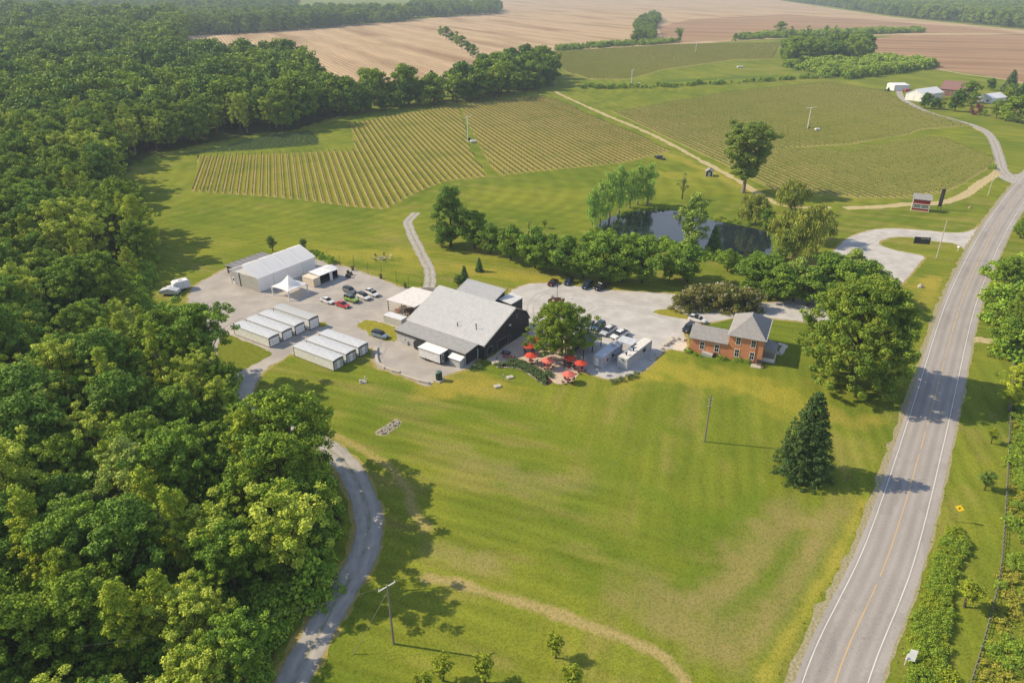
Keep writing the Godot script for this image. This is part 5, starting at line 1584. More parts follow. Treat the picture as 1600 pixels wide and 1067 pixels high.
	obj("rail", Build.new().box(0, n * 0.22, 1.4, 1.5, -0.12, -0.04), M["plank wood"], t)
	for k in 10:
		obj("side_board", Build.new().box(n * 0.22 - 0.03, n * 0.22, 0.0, 1.9, -0.14 - k * 0.22, 0.06 - k * 0.22), M["plank wood"], t)


func parasol(at: Vector3, label: String, m: Material) -> void:
	var t := thing("parasol", label, "parasol", at, rng.randf() * TAU, "red parasols of the patio")
	obj("pole", Build.new().bar(Vector3.ZERO, Vector3(0, 2.75, 0), 0.03, 0.03, 6), M["steel"], t)
	obj("base", Build.new().lathe([[0.0, 0.0], [0.0, 0.34], [0.08, 0.34], [0.14, 0.06], [0.14, 0.0]], 10), M["black trim"], t)
	var b := Build.new()
	for i in 8:
		var a := TAU * i / 8.0
		var c := TAU * (i + 1) / 8.0
		var mid := (a + c) * 0.5
		var top := Vector3(0, 2.78, 0)
		var p := Vector3(cos(a) * 1.5, 2.12, sin(a) * 1.5)
		var q := Vector3(cos(c) * 1.5, 2.12, sin(c) * 1.5)
		var e := Vector3(cos(mid) * 1.36, 2.15, sin(mid) * 1.36)
		b.tri(top, p, e)
		b.tri(top, e, q)
		b.quad(p, p - Vector3(0, 0.16, 0), e - Vector3(0, 0.14, 0), e)
		b.quad(e, e - Vector3(0, 0.14, 0), q - Vector3(0, 0.16, 0), q)
	obj("canopy", b, m, t)
	b = Build.new()
	for i in 8:
		var a := TAU * i / 8.0
		b.bar(Vector3(0, 2.68, 0), Vector3(cos(a) * 1.48, 2.08, sin(a) * 1.48), 0.015, 0.012, 4, false)
	obj("ribs", b, M["weathered wood"], t)


func round_table(at: Vector3, label: String, m: Material) -> void:
	var t := thing("patio_table", label, "table", at, 0.0, "patio tables under the parasols")
	obj("tabletop", Build.new().lathe([[0.70, 0.0], [0.70, 0.6], [0.74, 0.6], [0.74, 0.0]], 14), m, t)
	for k in 4:
		var a := TAU * k / 4.0 + 0.4
		obj("leg", Build.new().bar(Vector3(cos(a) * 0.5, 0, sin(a) * 0.5), Vector3(cos(a) * 0.35, 0.7, sin(a) * 0.35), 0.025, 0.025, 5), m, t)


func patio_chair(at: Vector3, turn: float, label: String, m: Material) -> void:
	var t := thing("patio_chair", label, "chair", at, turn, "chairs round the patio tables")
	obj("seat", Build.new().box(-0.24, 0.24, 0.40, 0.45, -0.24, 0.24), m, t)
	obj("backrest", Build.new().hexa([Vector3(-0.24, 0.45, -0.26), Vector3(0.24, 0.45, -0.26), Vector3(0.24, 0.45, -0.21), Vector3(-0.24, 0.45, -0.21)], [Vector3(-0.24, 0.92, -0.38), Vector3(0.24, 0.92, -0.38), Vector3(0.24, 0.92, -0.34), Vector3(-0.24, 0.92, -0.34)]), m, t)
	for q in [[-0.2, -0.2], [0.2, -0.2], [-0.2, 0.2], [0.2, 0.2]]:
		obj("leg", Build.new().box(q[0] - 0.025, q[0] + 0.025, 0, 0.40, q[1] - 0.025, q[1] + 0.025), m, t)
	for s in [-1, 1]:
		obj("armrest", Build.new().box(s * 0.26 - 0.03, s * 0.26 + 0.03, 0.60, 0.64, -0.26, 0.22), m, t)


func build_patio() -> void:
	sheet("patio_paving", [Vector2(-5.95, -145.17), Vector2(-4.50, -147.07), Vector2(-1.54, -152.31), Vector2(0.79, -156.44), Vector2(2.92, -162.23), Vector2(4.18, -160.39), Vector2(6.17, -162.23), Vector2(8.03, -160.02), Vector2(11.52, -159.30), Vector2(14.23, -150.64), Vector2(15.47, -147.07), Vector2(16.43, -142.71), Vector2(15.95, -140.60), Vector2(14.71, -137.97), Vector2(13.52, -135.41), Vector2(11.74, -134.16), Vector2(10.06, -134.02), Vector2(8.98, -134.85), Vector2(8.49, -136.25), Vector2(6.62, -139.42), Vector2(4.69, -142.41), Vector2(2.67, -144.86), Vector2(0.89, -145.80), Vector2(-0.74, -144.86), Vector2(-1.91, -143.32), Vector2(-3.68, -143.63)], 0.016, M["paving"], 0.05)
	# paving flags on the sunny part near the lawn
	var red := mat("parasol red", lin(0.48, 0.045, 0.022), 0.85)
	var pale := mat("faded parasol red", lin(0.56, 0.13, 0.10), 0.85)
	for m in [red, pale]:
		m.backlight_enabled = true
		m.backlight = Color(0.5, 0.25, 0.2)
	var seats := mat("dark red paint", lin(0.13, 0.022, 0.025), 0.6)
	var dark := mat("dark chair", lin(0.03, 0.025, 0.025), 0.6)
	var spots := [
		[Vector3(5.6, 0, -151.6), red, "parasol in the barn's shadow, against its dark gable", "by the barn gable"],
		[Vector3(4.08, 0.00, -148.03), red, "orange-red parasol in the middle of the shaded terrace", "in the middle of the shaded terrace"],
		[Vector3(4.42, 0.00, -143.47), red, "orange-red parasol at the edge of the shade above the hedge plants", "at the edge of the shade"],
		[Vector3(8.13, 0.00, -140.90), pale, "sunlit red parasol with the big group of chairs", "with the big group of chairs"],
		[Vector3(13.16, 0.00, -142.10), red, "deep red parasol under the edge of the patio tree", "under the edge of the patio tree"],
		[Vector3(15.43, 0.00, -139.72), red, "red parasol beside the shorter container", "beside the shorter container"],
		[Vector3(12.34, 0.00, -134.71), pale, "faded pink-red parasol at the round tip of the patio", "at the round tip of the patio"],
	]
	var n := 0
	for s in spots:
		parasol(s[0], s[2], s[1])
		round_table(s[0], "round patio table under the parasol " + s[3], seats if n > 1 else dark)
		var count := 6 if n == 3 or n == 4 else 4
		for k in count:
			var a := TAU * k / count + n * 0.7
			var p: Vector3 = s[0] + Vector3(cos(a), 0, sin(a)) * (1.15 + 0.12 * (k % 2))
			patio_chair(p, atan2(-cos(a), -sin(a)), "chair at the table %s, %s of its ring" % [s[3], ordinal(k + 1)], seats if n in [3, 4, 5] else dark)
		n += 1
	for k in 4:
		patio_chair(Vector3(-0.76, 0.00, -145.86) + Vector3(k * 0.8 - 1.0, 0, 0.25 * (k % 2)), 0.5 + k * 0.9, "bright red chair on the terrace rim above the hedge plants, %s from the barn" % ordinal(k + 1), mat("bright red chair", lin(0.36, 0.03, 0.025), 0.6))
	# a dark set of table and benches on the shaded terrace
	var t := thing("terrace_set", "dark blue table with benches on the shaded terrace", "table", Vector3(-1.41, 0.00, -147.99), YAW)
	obj("tabletop", Build.new().box(-1.0, 1.0, 0.72, 0.78, -0.45, 0.45), mat("blue grey top", lin(0.10, 0.13, 0.18), 0.4), t)
	for s in [-1, 1]:
		obj("bench", Build.new().box(-1.0, 1.0, 0.42, 0.47, s * 0.75 - 0.16, s * 0.75 + 0.16), dark, t)
		obj("leg", Build.new().box(s * 0.8 - 0.04, s * 0.8 + 0.04, 0, 0.72, -0.4, 0.4), dark, t)
	# planting along the patio: two rows of grey-green plants and a line of edging stones
	var rows := [[Vector2(-2.97, -142.47), Vector2(-1.37, -142.84), Vector2(0.06, -142.47), Vector2(1.48, -141.92), Vector2(2.54, -141.01), Vector2(3.58, -139.92), Vector2(4.61, -138.85), Vector2(5.44, -137.44), Vector2(6.25, -135.88), Vector2(6.89, -134.69)], [Vector2(-0.30, -144.53), Vector2(0.78, -143.96), Vector2(2.03, -143.40), Vector2(3.27, -142.47), Vector2(4.50, -141.37), Vector2(5.52, -140.10), Vector2(6.53, -138.85), Vector2(7.44, -137.44), Vector2(7.94, -138.67), Vector2(8.55, -136.92)]]
	var mesh_n := 0
	for r in rows:
		var line := smooth_line(r, 1.12, false)
		for q in line:
			plant("border_plant", "hedge plant", Vector3(q.x, 0, q.y), rng.randf_range(0.85, 1.15), "grey-green border plant, %s from the barn in the %s row" % [ordinal(mesh_n % 40 + 1), "lawn" if r == rows[0] else "patio"], "plant", "border plants below the patio", 1.25)
			mesh_n += 1
		mesh_n = 0
	sheet("border_bed", [Vector2(-3.32, -141.74), Vector2(-2.10, -143.96), Vector2(-0.30, -145.29), Vector2(1.15, -144.91), Vector2(3.47, -143.59), Vector2(5.39, -141.55), Vector2(7.08, -139.38), Vector2(8.14, -139.38), Vector2(9.34, -135.54), Vector2(7.71, -133.51), Vector2(7.52, -133.51), Vector2(5.89, -135.37), Vector2(4.58, -137.62), Vector2(3.22, -139.74), Vector2(1.83, -141.19), Vector2(-0.29, -141.63)], 0.012, M["mulch"], 0.1)
	var stone_line := smooth_line([Vector2(-3.31, -141.48), Vector2(-1.71, -141.37), Vector2(0.06, -141.33), Vector2(1.48, -140.82), Vector2(2.52, -139.92), Vector2(3.56, -138.67), Vector2(4.57, -137.27), Vector2(5.56, -135.71), Vector2(6.54, -134.35), Vector2(7.36, -133.51)], 0.55, false)
	var k := 0
	for q in stone_line:
		var b := Build.new()
		var rr := rng.randf_range(0.16, 0.25)
		b.lathe([[0.0, rr * 0.9], [rr * 0.5, rr], [rr * 0.9, rr * 0.6], [rr, 0.0]], 6, rng.randf_range(0.7, 1.1))
		var o := obj("edging_stone", b, M["concrete"])
		o.position = Vector3(q.x, 0, q.y)
		o.rotation.y = rng.randf() * TAU
		tag(o, "pale edging stone of the border, %s from the barn" % ordinal(k + 1), "stone", "edging stones of the border")
		k += 1
	k = 0
	for q in [Vector3(22.33, 0.00, -134.89), Vector3(24.17, 0.00, -135.67), Vector3(25.80, 0.00, -136.47), Vector3(27.14, 0.00, -137.43), Vector3(28.04, 0.00, -138.57)]:
		plant("round_shrub", "hedge plant", q, [1.0, 1.15, 1.1, 1.0, 0.7][k], "clipped green shrub on the lawn before the containers, %s from the patio" % ordinal(k + 1), "bush", "shrub line before the containers", 1.3)
		k += 1
	k = 0
	for q in [Vector3(-8.25, 0.00, -140.82), Vector3(-7.59, 0.00, -141.92)]:
		plant("barn_shrub", "hedge plant", q, [1.5, 1.2][k], ["green shrub at the barn corner by the annex", "darker shrub tucked against the barn corner"][k], "bush", "", 1.1)
		k += 1
	# retaining boulders beside the longer container
	k = 0
	for q in [[Vector3(32.42, 0.00, -145.17), 0.75], [Vector3(34.01, 0.00, -147.49), 0.85], [Vector3(35.78, 0.00, -150.60), 0.8], [Vector3(37.05, 0.00, -152.29), 1.0], [Vector3(38.23, 0.00, -153.43), 1.1], [Vector3(37.59, 0.00, -153.24), 0.7], [Vector3(39.25, 0.00, -154.98), 0.9], [Vector3(39.27, 0.00, -155.96), 0.8], [Vector3(40.82, 0.00, -155.76), 0.7], [Vector3(42.10, 0.00, -155.18), 0.75], [Vector3(41.92, 0.00, -155.96), 0.5], [Vector3(28.98, 0.00, -138.40), 0.3]]:
		var b := Build.new()
		var rr: float = q[1] * 0.75
		b.lathe([[0.0, rr * 1.05], [rr * 0.5, rr * 1.1], [rr * 0.85, rr * 0.75], [rr * 0.95, 0.0]], 6, 0.7)
		var o := obj("boulder", b, M["concrete"])
		o.position = q[0]
		o.rotation.y = k * 0.8 + 0.5
		tag(o, "pale boulder of the stone edging between container and house, %s along" % ordinal(k + 1), "boulder", "boulders between container and house")
		k += 1
	# string-light poles of the patio
	k = 0
	for q in [Vector3(8.90, 0.00, -138.67), Vector3(14.29, 0.00, -138.32), Vector3(-3.48, 0.00, -145.67), Vector3(6.91, 0.00, -165.59)]:
		t = thing("patio_pole", ["slim pole with a lamp at the lawn edge of the patio", "slim pole with a dark foot at the patio's round tip", "slim pole at the barn end of the border", "short post at the far corner of the barn"][k], "pole", q)
		obj("shaft", Build.new().bar(Vector3.ZERO, Vector3(0, 2.6 if k < 2 else 1.8, 0), 0.035, 0.03, 6), M["grey frame"], t)
		obj("lamp_head", Build.new().lathe([[2.6 if k < 2 else 1.8, 0.12], [2.8 if k < 2 else 2.0, 0.05], [2.82 if k < 2 else 2.02, 0.0]], 8), M["grey frame"], t)
		obj("foot", Build.new().lathe([[0.0, 0.22], [0.12, 0.22], [0.16, 0.05]], 10), M["black trim"], t)
		k += 1


func utility_pole(at: Vector3, h: float, turn: float, label: String, arms: Array, m: Material) -> Node3D:
	var t := thing("utility_pole", label, "utility pole", at, turn)
	obj("shaft", Build.new().bar(Vector3.ZERO, Vector3(0, h, 0), 0.17, 0.11, 8), m, t)
	for a in arms:
		var o := obj("cross_arm", Build.new().box(-a[1], a[1], a[0] - 0.06, a[0] + 0.06, -0.2, -0.1), M["white paint"] if a[2] else M["weathered wood"], t)
		for s in [-0.92, 0.0, 0.92]:
			obj("insulator", Build.new().bar(Vector3(s * a[1], a[0] + 0.06, -0.15), Vector3(s * a[1], a[0] + 0.3, -0.15), 0.06, 0.04, 6), M["lamp white"], o)
	return t


func wire(a: Vector3, b: Vector3, sag: float, label: String) -> void:
	var w := Build.new()
	var o := a
	for i in 12:
		var k := (i + 1) / 12.0
		var p := a.lerp(b, k) - Vector3(0, sag * 4.0 * k * (1.0 - k), 0)
		w.bar(o - a, p - a, 0.011, 0.011, 4, false)
		o = p
	var q := obj("power_line", w, mat("wire", lin(0.20, 0.20, 0.19), 0.5))
	q.position = a
	tag(q, label, "wire")


func build_small_things() -> void:
	utility_pole(Vector3(-15.73, 0.00, -65.89), 10.6, 0.72, "grey utility pole with a white cross arm on the near lawn", [[10.2, 1.25, true]], M["pale bark"])
	var top := Vector3(-15.73, 0.00, -65.89) + Vector3(0, 10.4, 0)
	wire(top, Vector3(-51.08, 0.00, -57.97) + Vector3(0, 9.0, 0), 1.2, "power line running from the near lawn pole over the drive to the wood")
	wire(top + Vector3(0.8, 0, -0.6), Vector3(36.79, 0.00, -112.29) + Vector3(0, 9.6, 0), 1.6, "power line spanning the lawn between the two lawn poles")
	var stay := Build.new()
	stay.bar(Vector3(0, 9.6, 0), Vector3(-5.0, 0, 1.6), 0.02, 0.02, 4)
	stay.bar(Vector3(-5.0, 0, 1.6), Vector3(-4.4, 1.2, 1.4), 0.06, 0.06, 6)
	var so := obj("stay_wire", stay, M["wire"])
	so.position = Vector3(-15.73, 0.00, -65.89)
	tag(so, "guy wire with a yellow-white guard beside the near lawn pole", "wire")
	utility_pole(Vector3(36.79, 0.00, -112.29), 10.5, 0.3, "bare weathered utility pole on the middle of the lawn west of the spruce", [], M["pale bark"])
	for k in 3:
		obj("insulator", Build.new().box(-0.45, 0.45, 9.4 - k * 0.7, 9.48 - k * 0.7, -0.04, 0.04), M["grey cladding"], get_child(get_child_count() - 1))
	utility_pole(Vector3(134.71, 0.00, -212.79), 12.3, 0.0, "pale tall utility pole on the grass island by the entrance sign", [], mat("pale pole", lin(0.42, 0.40, 0.34), 0.8))
	utility_pole(Vector3(195.44, 0.00, -286.89), 10.5, 0.0, "pale utility pole on the verge near the farm lane mouth", [], M["pale pole"])
	# wind machines of the vineyards with their gas tanks
	for q in [[Vector3(-24.26, 0.00, -397.94), 13.5, 0.6, "white wind machine in the western vineyard", 1.0, Vector3(-21.16, 0.00, -391.91)], [Vector3(175.43, 0.00, -432.87), 13.0, -0.4, "white wind machine in the eastern vineyard", 1.0, Vector3(178.81, 0.00, -426.83)], [Vector3(100.20, 0.00, -629.03), 13.0, 0.9, "white wind machine at the hedge row between the eastern vineyards", 1.0, Vector3(107.03, 0.00, -633.14)], [Vector3(224.86, 0.00, -935.57), 14.0, 0.2, "white wind machine standing in the far vineyard", 1.0, Vector3.ZERO]]:
		var t := thing("wind_machine", q[3], "wind machine", q[0], q[2])
		obj("mast", Build.new().bar(Vector3.ZERO, Vector3(0, q[1] - 1.0, 0), 0.26, 0.2, 10), M["white paint"], t)
		obj("gearbox", Build.new().box(-0.3, 0.3, q[1] - 1.1, q[1] - 0.6, -0.5, 0.4), M["grey cladding"], t)
		for s in [-1, 1]:
			obj("blade", Build.new().hexa([Vector3(0.0, q[1] - 0.95, 0.42), Vector3(s * 2.9, q[1] - 0.65 + s * 0.5, 0.45), Vector3(s * 2.9, q[1] - 0.65 + s * 0.5, 0.52), Vector3(0, q[1] - 0.95, 0.5)], [Vector3(0, q[1] - 0.7, 0.42), Vector3(s * 2.9, q[1] - 0.45 + s * 0.5, 0.45), Vector3(s * 2.9, q[1] - 0.45 + s * 0.5, 0.52), Vector3(0, q[1] - 0.7, 0.5)]), M["unit wall"], t)
		obj("engine_box", Build.new().box(0.5, 1.6, 0.2, 1.5, -0.5, 0.5), M["black trim"], t)
		obj("slab", Build.new().box(-1.0, 1.8, 0, 0.2, -0.9, 0.9), M["concrete"], t)
		if q[5] != Vector3.ZERO:
			t = thing("gas_tank", "white gas tank beside the " + (q[3] as String).replace("white ", ""), "tank", q[5], 0.3)
			var b := Build.new()
			b.lathe([[-1.7, 0.0], [-1.6, 0.45], [-1.3, 0.72], [1.3, 0.72], [1.6, 0.45], [1.7, 0.0]], 12)
			for i in b.v.size():
				b.v[i] = Vector3(b.v[i].y, 1.0 - b.v[i].x, b.v[i].z)
				b.n[i] = Vector3(b.n[i].y, -b.n[i].x, b.n[i].z)
			obj("vessel", b, M["white paint"], t)
			for s in [-1, 1]:
				obj("saddle", Build.new().box(s * 1.0 - 0.12, s * 1.0 + 0.12, 0, 0.5, -0.5, 0.5), M["concrete"], t)
	var w := thing("field_wagon", "small white wagon on the grass by the far vineyard", "wagon", Vector3(230.09, 0.00, -763.26), 0.1)
	obj("box", Build.new().box(-3, 3, 0.6, 1.9, -1.1, 1.1), M["white paint"], w)
	for q in [[-1.8, -1.0], [1.8, -1.0], [-1.8, 1.0], [1.8, 1.0]]:
		obj("wheel", Build.new().bar(Vector3(q[0], 0.4, q[1] - 0.15), Vector3(q[0], 0.4, q[1] + 0.15), 0.4, 0.4, 10), M["tyre"], w)
	# little shed by the sandy track
	var t := thing("garden_shed", "small dark gabled shed with white trim by the sandy track", "shed", Vector3(88.51, 0.00, -317.92), -0.25)
	obj("wall", Build.new().box(-1.5, 1.5, 0, 2.2, -4.0, 0), M["charcoal board"], t)
	obj("gable", Build.new().prism([Vector2(-1.5, 2.2), Vector2(0, 3.3), Vector2(1.5, 2.2)], -4.0, 0), M["charcoal board"], t)
	for s in [-1, 1]:
		obj("roof", Build.new().hexa([Vector3(s * 1.8, 2.0, -4.2), Vector3(0, 3.32, -4.2), Vector3(0, 3.32, 0.2), Vector3(s * 1.8, 2.0, 0.2)], [Vector3(s * 1.8, 2.12, -4.2), Vector3(0, 3.44, -4.2), Vector3(0, 3.44, 0.2), Vector3(s * 1.8, 2.12, 0.2)]), M["shingle roof"], t)
		obj("trim", Build.new().hexa([Vector3(s * 1.8, 1.9, 0.2), Vector3(0, 3.2, 0.2), Vector3(0, 3.2, 0.28), Vector3(s * 1.8, 1.9, 0.28)], [Vector3(s * 1.8, 2.2, 0.2), Vector3(0, 3.5, 0.2), Vector3(0, 3.5, 0.28), Vector3(s * 1.8, 2.2, 0.28)]), M["white paint"], t)
		obj("corner_board", Build.new().box(s * 1.42 - 0.12, s * 1.42 + 0.12, 0, 2.1, 0.0, 0.06), M["white paint"], t)
	obj("door", Build.new().box(-0.55, 0.55, 0.05, 2.1, 0.0, 0.05), mat("pale door", lin(0.42, 0.45, 0.44), 0.6), t)
	# red roadside sign building
	t = thing("red_stand", "red boarded sign stand with grey roof and two white framed panels", "sign stand", Vector3(152.84, 0.00, -265.25), deg_to_rad(-26.0))
	var L := 6.0
	obj("wall", Build.new().box(0.1, L - 0.1, 0.35, 4.5, -1.3, -0.1), M["red board"], t)
	var b := Build.new()
	for k in 28:
		b.box(0.2 + k * 0.2, 0.36 + k * 0.2, 0.4, 4.45, -0.1, -0.075)
	obj("board", b, M["red board"], t)
	for x in [0.0, L - 0.15]:
		obj("corner_post", Build.new().box(x, x + 0.15, 0.0, 4.5, -1.4, 0.02), M["white paint"], t)
	obj("base_board", Build.new().box(0.15, L - 0.15, 0.05, 0.35, -1.35, 0.0), mat("sand plank", lin(0.50, 0.42, 0.30), 0.8), t)
	for x in [0.55, 3.15]:
		b = Build.new()
		b.box(x, x + 2.4, 1.35, 2.75, -0.075, 0.0)
		var o := obj("panel", b, mat("dark green panel", lin(0.05, 0.09, 0.075), 0.5), t)
		b = Build.new()
		for s in [[x - 0.15, x, 1.2, 2.9], [x + 2.4, x + 2.55, 1.2, 2.9], [x, x + 2.4, 1.2, 1.35], [x, x + 2.4, 2.75, 2.9]]:
			b.box(s[0], s[1], s[2], s[3], -0.07, 0.05)
		obj("panel_frame", b, M["white paint"], o)
		b = Build.new()
		for k in 5:
			b.box(x + 0.3 + k * 0.4, x + 0.36 + k * 0.4, 1.35, 2.75, 0.0, 0.015)
		for k in 2:
			b.box(x, x + 2.4, 1.75 + k * 0.5, 1.80 + k * 0.5, 0.0, 0.02)
		obj("panel_bars", b, M["grey cladding"], o)
	obj("roof", Build.new().hexa([Vector3(-0.3, 4.5, 0.3), Vector3(L + 0.3, 4.5, 0.3), Vector3(L + 0.3, 6.0, -3.0), Vector3(-0.3, 6.0, -3.0)], [Vector3(-0.3, 4.65, 0.3), Vector3(L + 0.3, 4.65, 0.3), Vector3(L + 0.3, 6.15, -3.0), Vector3(-0.3, 6.15, -3.0)]), M["shingle roof"], t)
	obj("back_wall", Build.new().box(0.2, L - 0.2, 0.0, 5.7, -2.8, -2.6), M["red board"], t)
	# tall black sign beside it
	t = thing("tall_sign", "tall narrow black sign on two legs beside the red stand", "sign", Vector3(164.15, 0.00, -266.26), deg_to_rad(-30.0))
	obj("board", Build.new().box(-0.65, 0.65, 1.3, 8.1, -0.12, 0.12), M["black trim"], t)
	obj("lettering", Build.new().box(-0.08, 0.02, 2.6, 6.4, 0.12, 0.125), mat("dim lettering", lin(0.13, 0.13, 0.13), 0.6), t)
	for s in [-1, 1]:
		obj("leg", Build.new().box(s * 0.5 - 0.09, s * 0.5 + 0.09, 0, 1.3, -0.09, 0.09), M["black trim"], t)
	# low entrance sign
	t = thing("entrance_sign", "low wide black entrance sign with small white lettering on the grass island", "sign", Vector3(134.79, 0.00, -226.91), yaw_of(Vector3(134.79, 0.00, -226.91), Vector3(139.30, 0.00, -225.85)))
	obj("board", Build.new().box(0, 4.7, 0.15, 2.35, -0.25, 0), mat("sign black", lin(0.018, 0.02, 0.032), 0.5), t)
	obj("side_post", Build.new().box(-0.2, 0.0, 0, 2.4, -0.32, 0.05), M["black trim"], t)
	var sr := RandomNumberGenerator.new()
	sr.seed = 4
	b = Build.new()
	var x := 1.75
	while x < 4.35:
		if absf(x - 3.35) > 0.09:
			var hh := sr.randf_range(0.2, 0.32)
			b.box(x, x + 0.07, 1.75, 1.75 + hh, 0, 0.02)
			b.box(x + 0.07, x + 0.15, 1.75 + hh * 0.5, 1.75 + hh * 0.5 + 0.07, 0, 0.02)
		x += 0.2
	obj("lettering", b, M["lamp white"], t)
	obj("lettering", Build.new().box(1.7, 4.1, 0.75, 0.79, 0, 0.02), mat("grey lettering", lin(0.2, 0.2, 0.22), 0.6), t)
	# mailbox, boulder, flower stone
	t = thing("mailbox", "white mailbox on a post at the mouth of the entrance drive", "mailbox", Vector3(145.35, 0.00, -219.66), 0.2)
	obj("post", Build.new().box(-0.06, 0.06, 0, 1.1, -0.06, 0.06), M["white paint"], t)
	obj("box", Build.new().prism([Vector2(-0.28, 1.1), Vector2(-0.28, 1.4), Vector2(-0.15, 1.55), Vector2(0.15, 1.55), Vector2(0.28, 1.4), Vector2(0.28, 1.1)], -0.4, 0.4), M["white paint"], t)
	for q in [[Vector3(117.33, 0.00, -188.85), 0.75, "roundish pale boulder on the roadside grass below the entrance pole"], [Vector3(177.27, 0.00, -268.31), 0.6, "low reddish stone heap on the grass by the road, right of the tall sign"]]:
		b = Build.new()
		b.lathe([[0.0, q[1] * 1.1], [q[1] * 0.6, q[1] * 1.05], [q[1] * 1.2, q[1] * 0.6], [q[1] * 1.4, 0.0]], 7, 0.8)
		var o := obj("roadside_stone", b, M["concrete"] if q[1] > 0.7 else mat("reddish stone", lin(0.36, 0.22, 0.16), 0.9))
		o.position = q[0]
		tag(o, q[2], "stone")
	# yellow warning sign and the white boards at the road's edge
	var at := Vector3(72.18, 0.00, -89.79)
	t = thing("warning_sign", "yellow diamond warning sign with a black symbol above the roadside hedge", "road sign", at, deg_to_rad(-38.0))
	obj("post", Build.new().box(-0.05, 0.05, 0, 2.5, -0.05, 0.05), M["weathered wood"], t)
	b = Build.new()
	b.prism([Vector2(0, 2.12), Vector2(0.68, 2.8), Vector2(0, 3.48), Vector2(-0.68, 2.8)], 0.05, 0.08)
	obj("plate", b, mat("sign yellow", lin(0.80, 0.55, 0.012), 0.5), t)
	b = Build.new()
	b.prism([Vector2(-0.2, 2.6), Vector2(0.05, 2.6), Vector2(0.05, 2.8), Vector2(0.2, 2.8), Vector2(0.0, 3.05), Vector2(-0.2, 2.8), Vector2(-0.06, 2.8), Vector2(-0.06, 2.7), Vector2(-0.2, 2.7)], 0.08, 0.09)
	obj("symbol", b, M["black trim"], t)
	t = thing("verge_sign", "white two-part board sign leaning by the roadside hedge", "sign", Vector3(50.56, 0.00, -62.65), deg_to_rad(-28.0))
	obj("post", Build.new().box(-0.05, 0.05, 0, 1.6, -0.05, 0.05), M["white paint"], t)
	obj("board", Build.new().hexa([Vector3(-0.15, 1.0, 0.06), Vector3(0.95, 1.0, -0.1), Vector3(0.95, 1.05, -0.14), Vector3(-0.15, 1.05, 0.02)], [Vector3(0.0, 1.8, -0.25), Vector3(1.0, 1.8, -0.4), Vector3(1.0, 1.85, -0.44), Vector3(0.0, 1.85, -0.29)]), M["white paint"], t)
	obj("board", Build.new().hexa([Vector3(0.15, 1.88, -0.27), Vector3(1.0, 1.88, -0.42), Vector3(1.0, 1.93, -0.46), Vector3(0.15, 1.93, -0.31)], [Vector3(0.2, 2.4, -0.5), Vector3(1.05, 2.4, -0.65), Vector3(1.05, 2.45, -0.69), Vector3(0.2, 2.45, -0.54)]), M["white paint"], t)
	t = thing("marker_post", "thin reddish marker post on the lawn in the spruce's shadow", "post", Vector3(58.72, 0.00, -99.74), 0.0)
	obj("shaft", Build.new().box(-0.06, 0.06, 0, 1.1, -0.06, 0.06), M["weathered wood"], t)
	obj("cap", Build.new().box(-0.16, 0.16, 1.1, 1.5, -0.1, 0.1), mat("dull red", lin(0.20, 0.07, 0.05), 0.7), t)
	# black fence on the right: each post and rail
	var line := smooth_line([Vector2(117.07, -145.80), Vector2(109.37, -134.02), Vector2(103.84, -125.87), Vector2(93.67, -110.21), Vector2(84.61, -96.40), Vector2(73.74, -80.14), Vector2(66.23, -70.36), Vector2(58.09, -60.56), Vector2(51.47, -52.99)], 1.25, false)
	t = thing("black_fence", "dark low post and rail fence along the mown strip", "fence", Vector3(line[0].x, 0, line[0].y))
	for i in line.size():
		var p := Vector3(line[i].x, 0, line[i].y) - t.position
		var o := obj("post", Build.new().box(-0.08, 0.08, 0, 0.85, -0.08, 0.08), mat("grey post", lin(0.16, 0.16, 0.15), 0.8), t)
		o.position = p
		if i > 0:
			var q := Vector3(line[i - 1].x, 0, line[i - 1].y) - t.position
			for y in [0.4, 0.7]:
				obj("rail", Build.new().bar(q + Vector3(0, y, 0), p + Vector3(0, y, 0), 0.04, 0.04, 4, false), M["black trim"], t)
	# fence poles along the yard's lawn edge with planters
	var poles := [Vector3(-48.63, 0.00, -205.81), Vector3(-43.26, 0.00, -199.47), Vector3(-38.84, 0.00, -197.65), Vector3(-33.71, 0.00, -192.80), Vector3(-29.54, 0.00, -188.14), Vector3(-25.83, 0.00, -188.14), Vector3(-53.13, 0.00, -206.34), Vector3(-58.10, 0.00, -211.15), Vector3(-48.41, 0.00, -203.68)]
	var n := 0
	for p in poles:
		t = thing("light_pole", "thin dark pole at the lawn edge of the gravel yard, %s of the line" % ordinal(n + 1), "pole", p, 0.0, "thin poles along the yard's lawn edge")
		obj("shaft", Build.new().bar(Vector3.ZERO, Vector3(0, 3.6, 0), 0.05, 0.04, 6), M["black trim"], t)
		obj("foot", Build.new().box(-0.12, 0.12, 0, 0.1, -0.12, 0.12), M["black trim"], t)
		n += 1
	n = 0
	for p in [Vector3(-48.44, 0.00, -202.24), Vector3(-38.79, 0.00, -195.65), Vector3(-30.61, 0.00, -188.56)]:
		t = thing("barrel_planter", "dark barrel planter with a small shrub on the yard's lawn edge, %s of three" % ordinal(n + 1), "planter", p, 0.0, "barrel planters at the yard's edge")
		obj("barrel", Build.new().lathe([[0.0, 0.0], [0.0, 0.34], [0.45, 0.42], [0.9, 0.34], [0.9, 0.0]], 12), M["brown timber"], t)
		var o := put("shrub", proto_shrub(), t)
		o.position = Vector3(0, 0.85, 0)
		n += 1
	n = 0
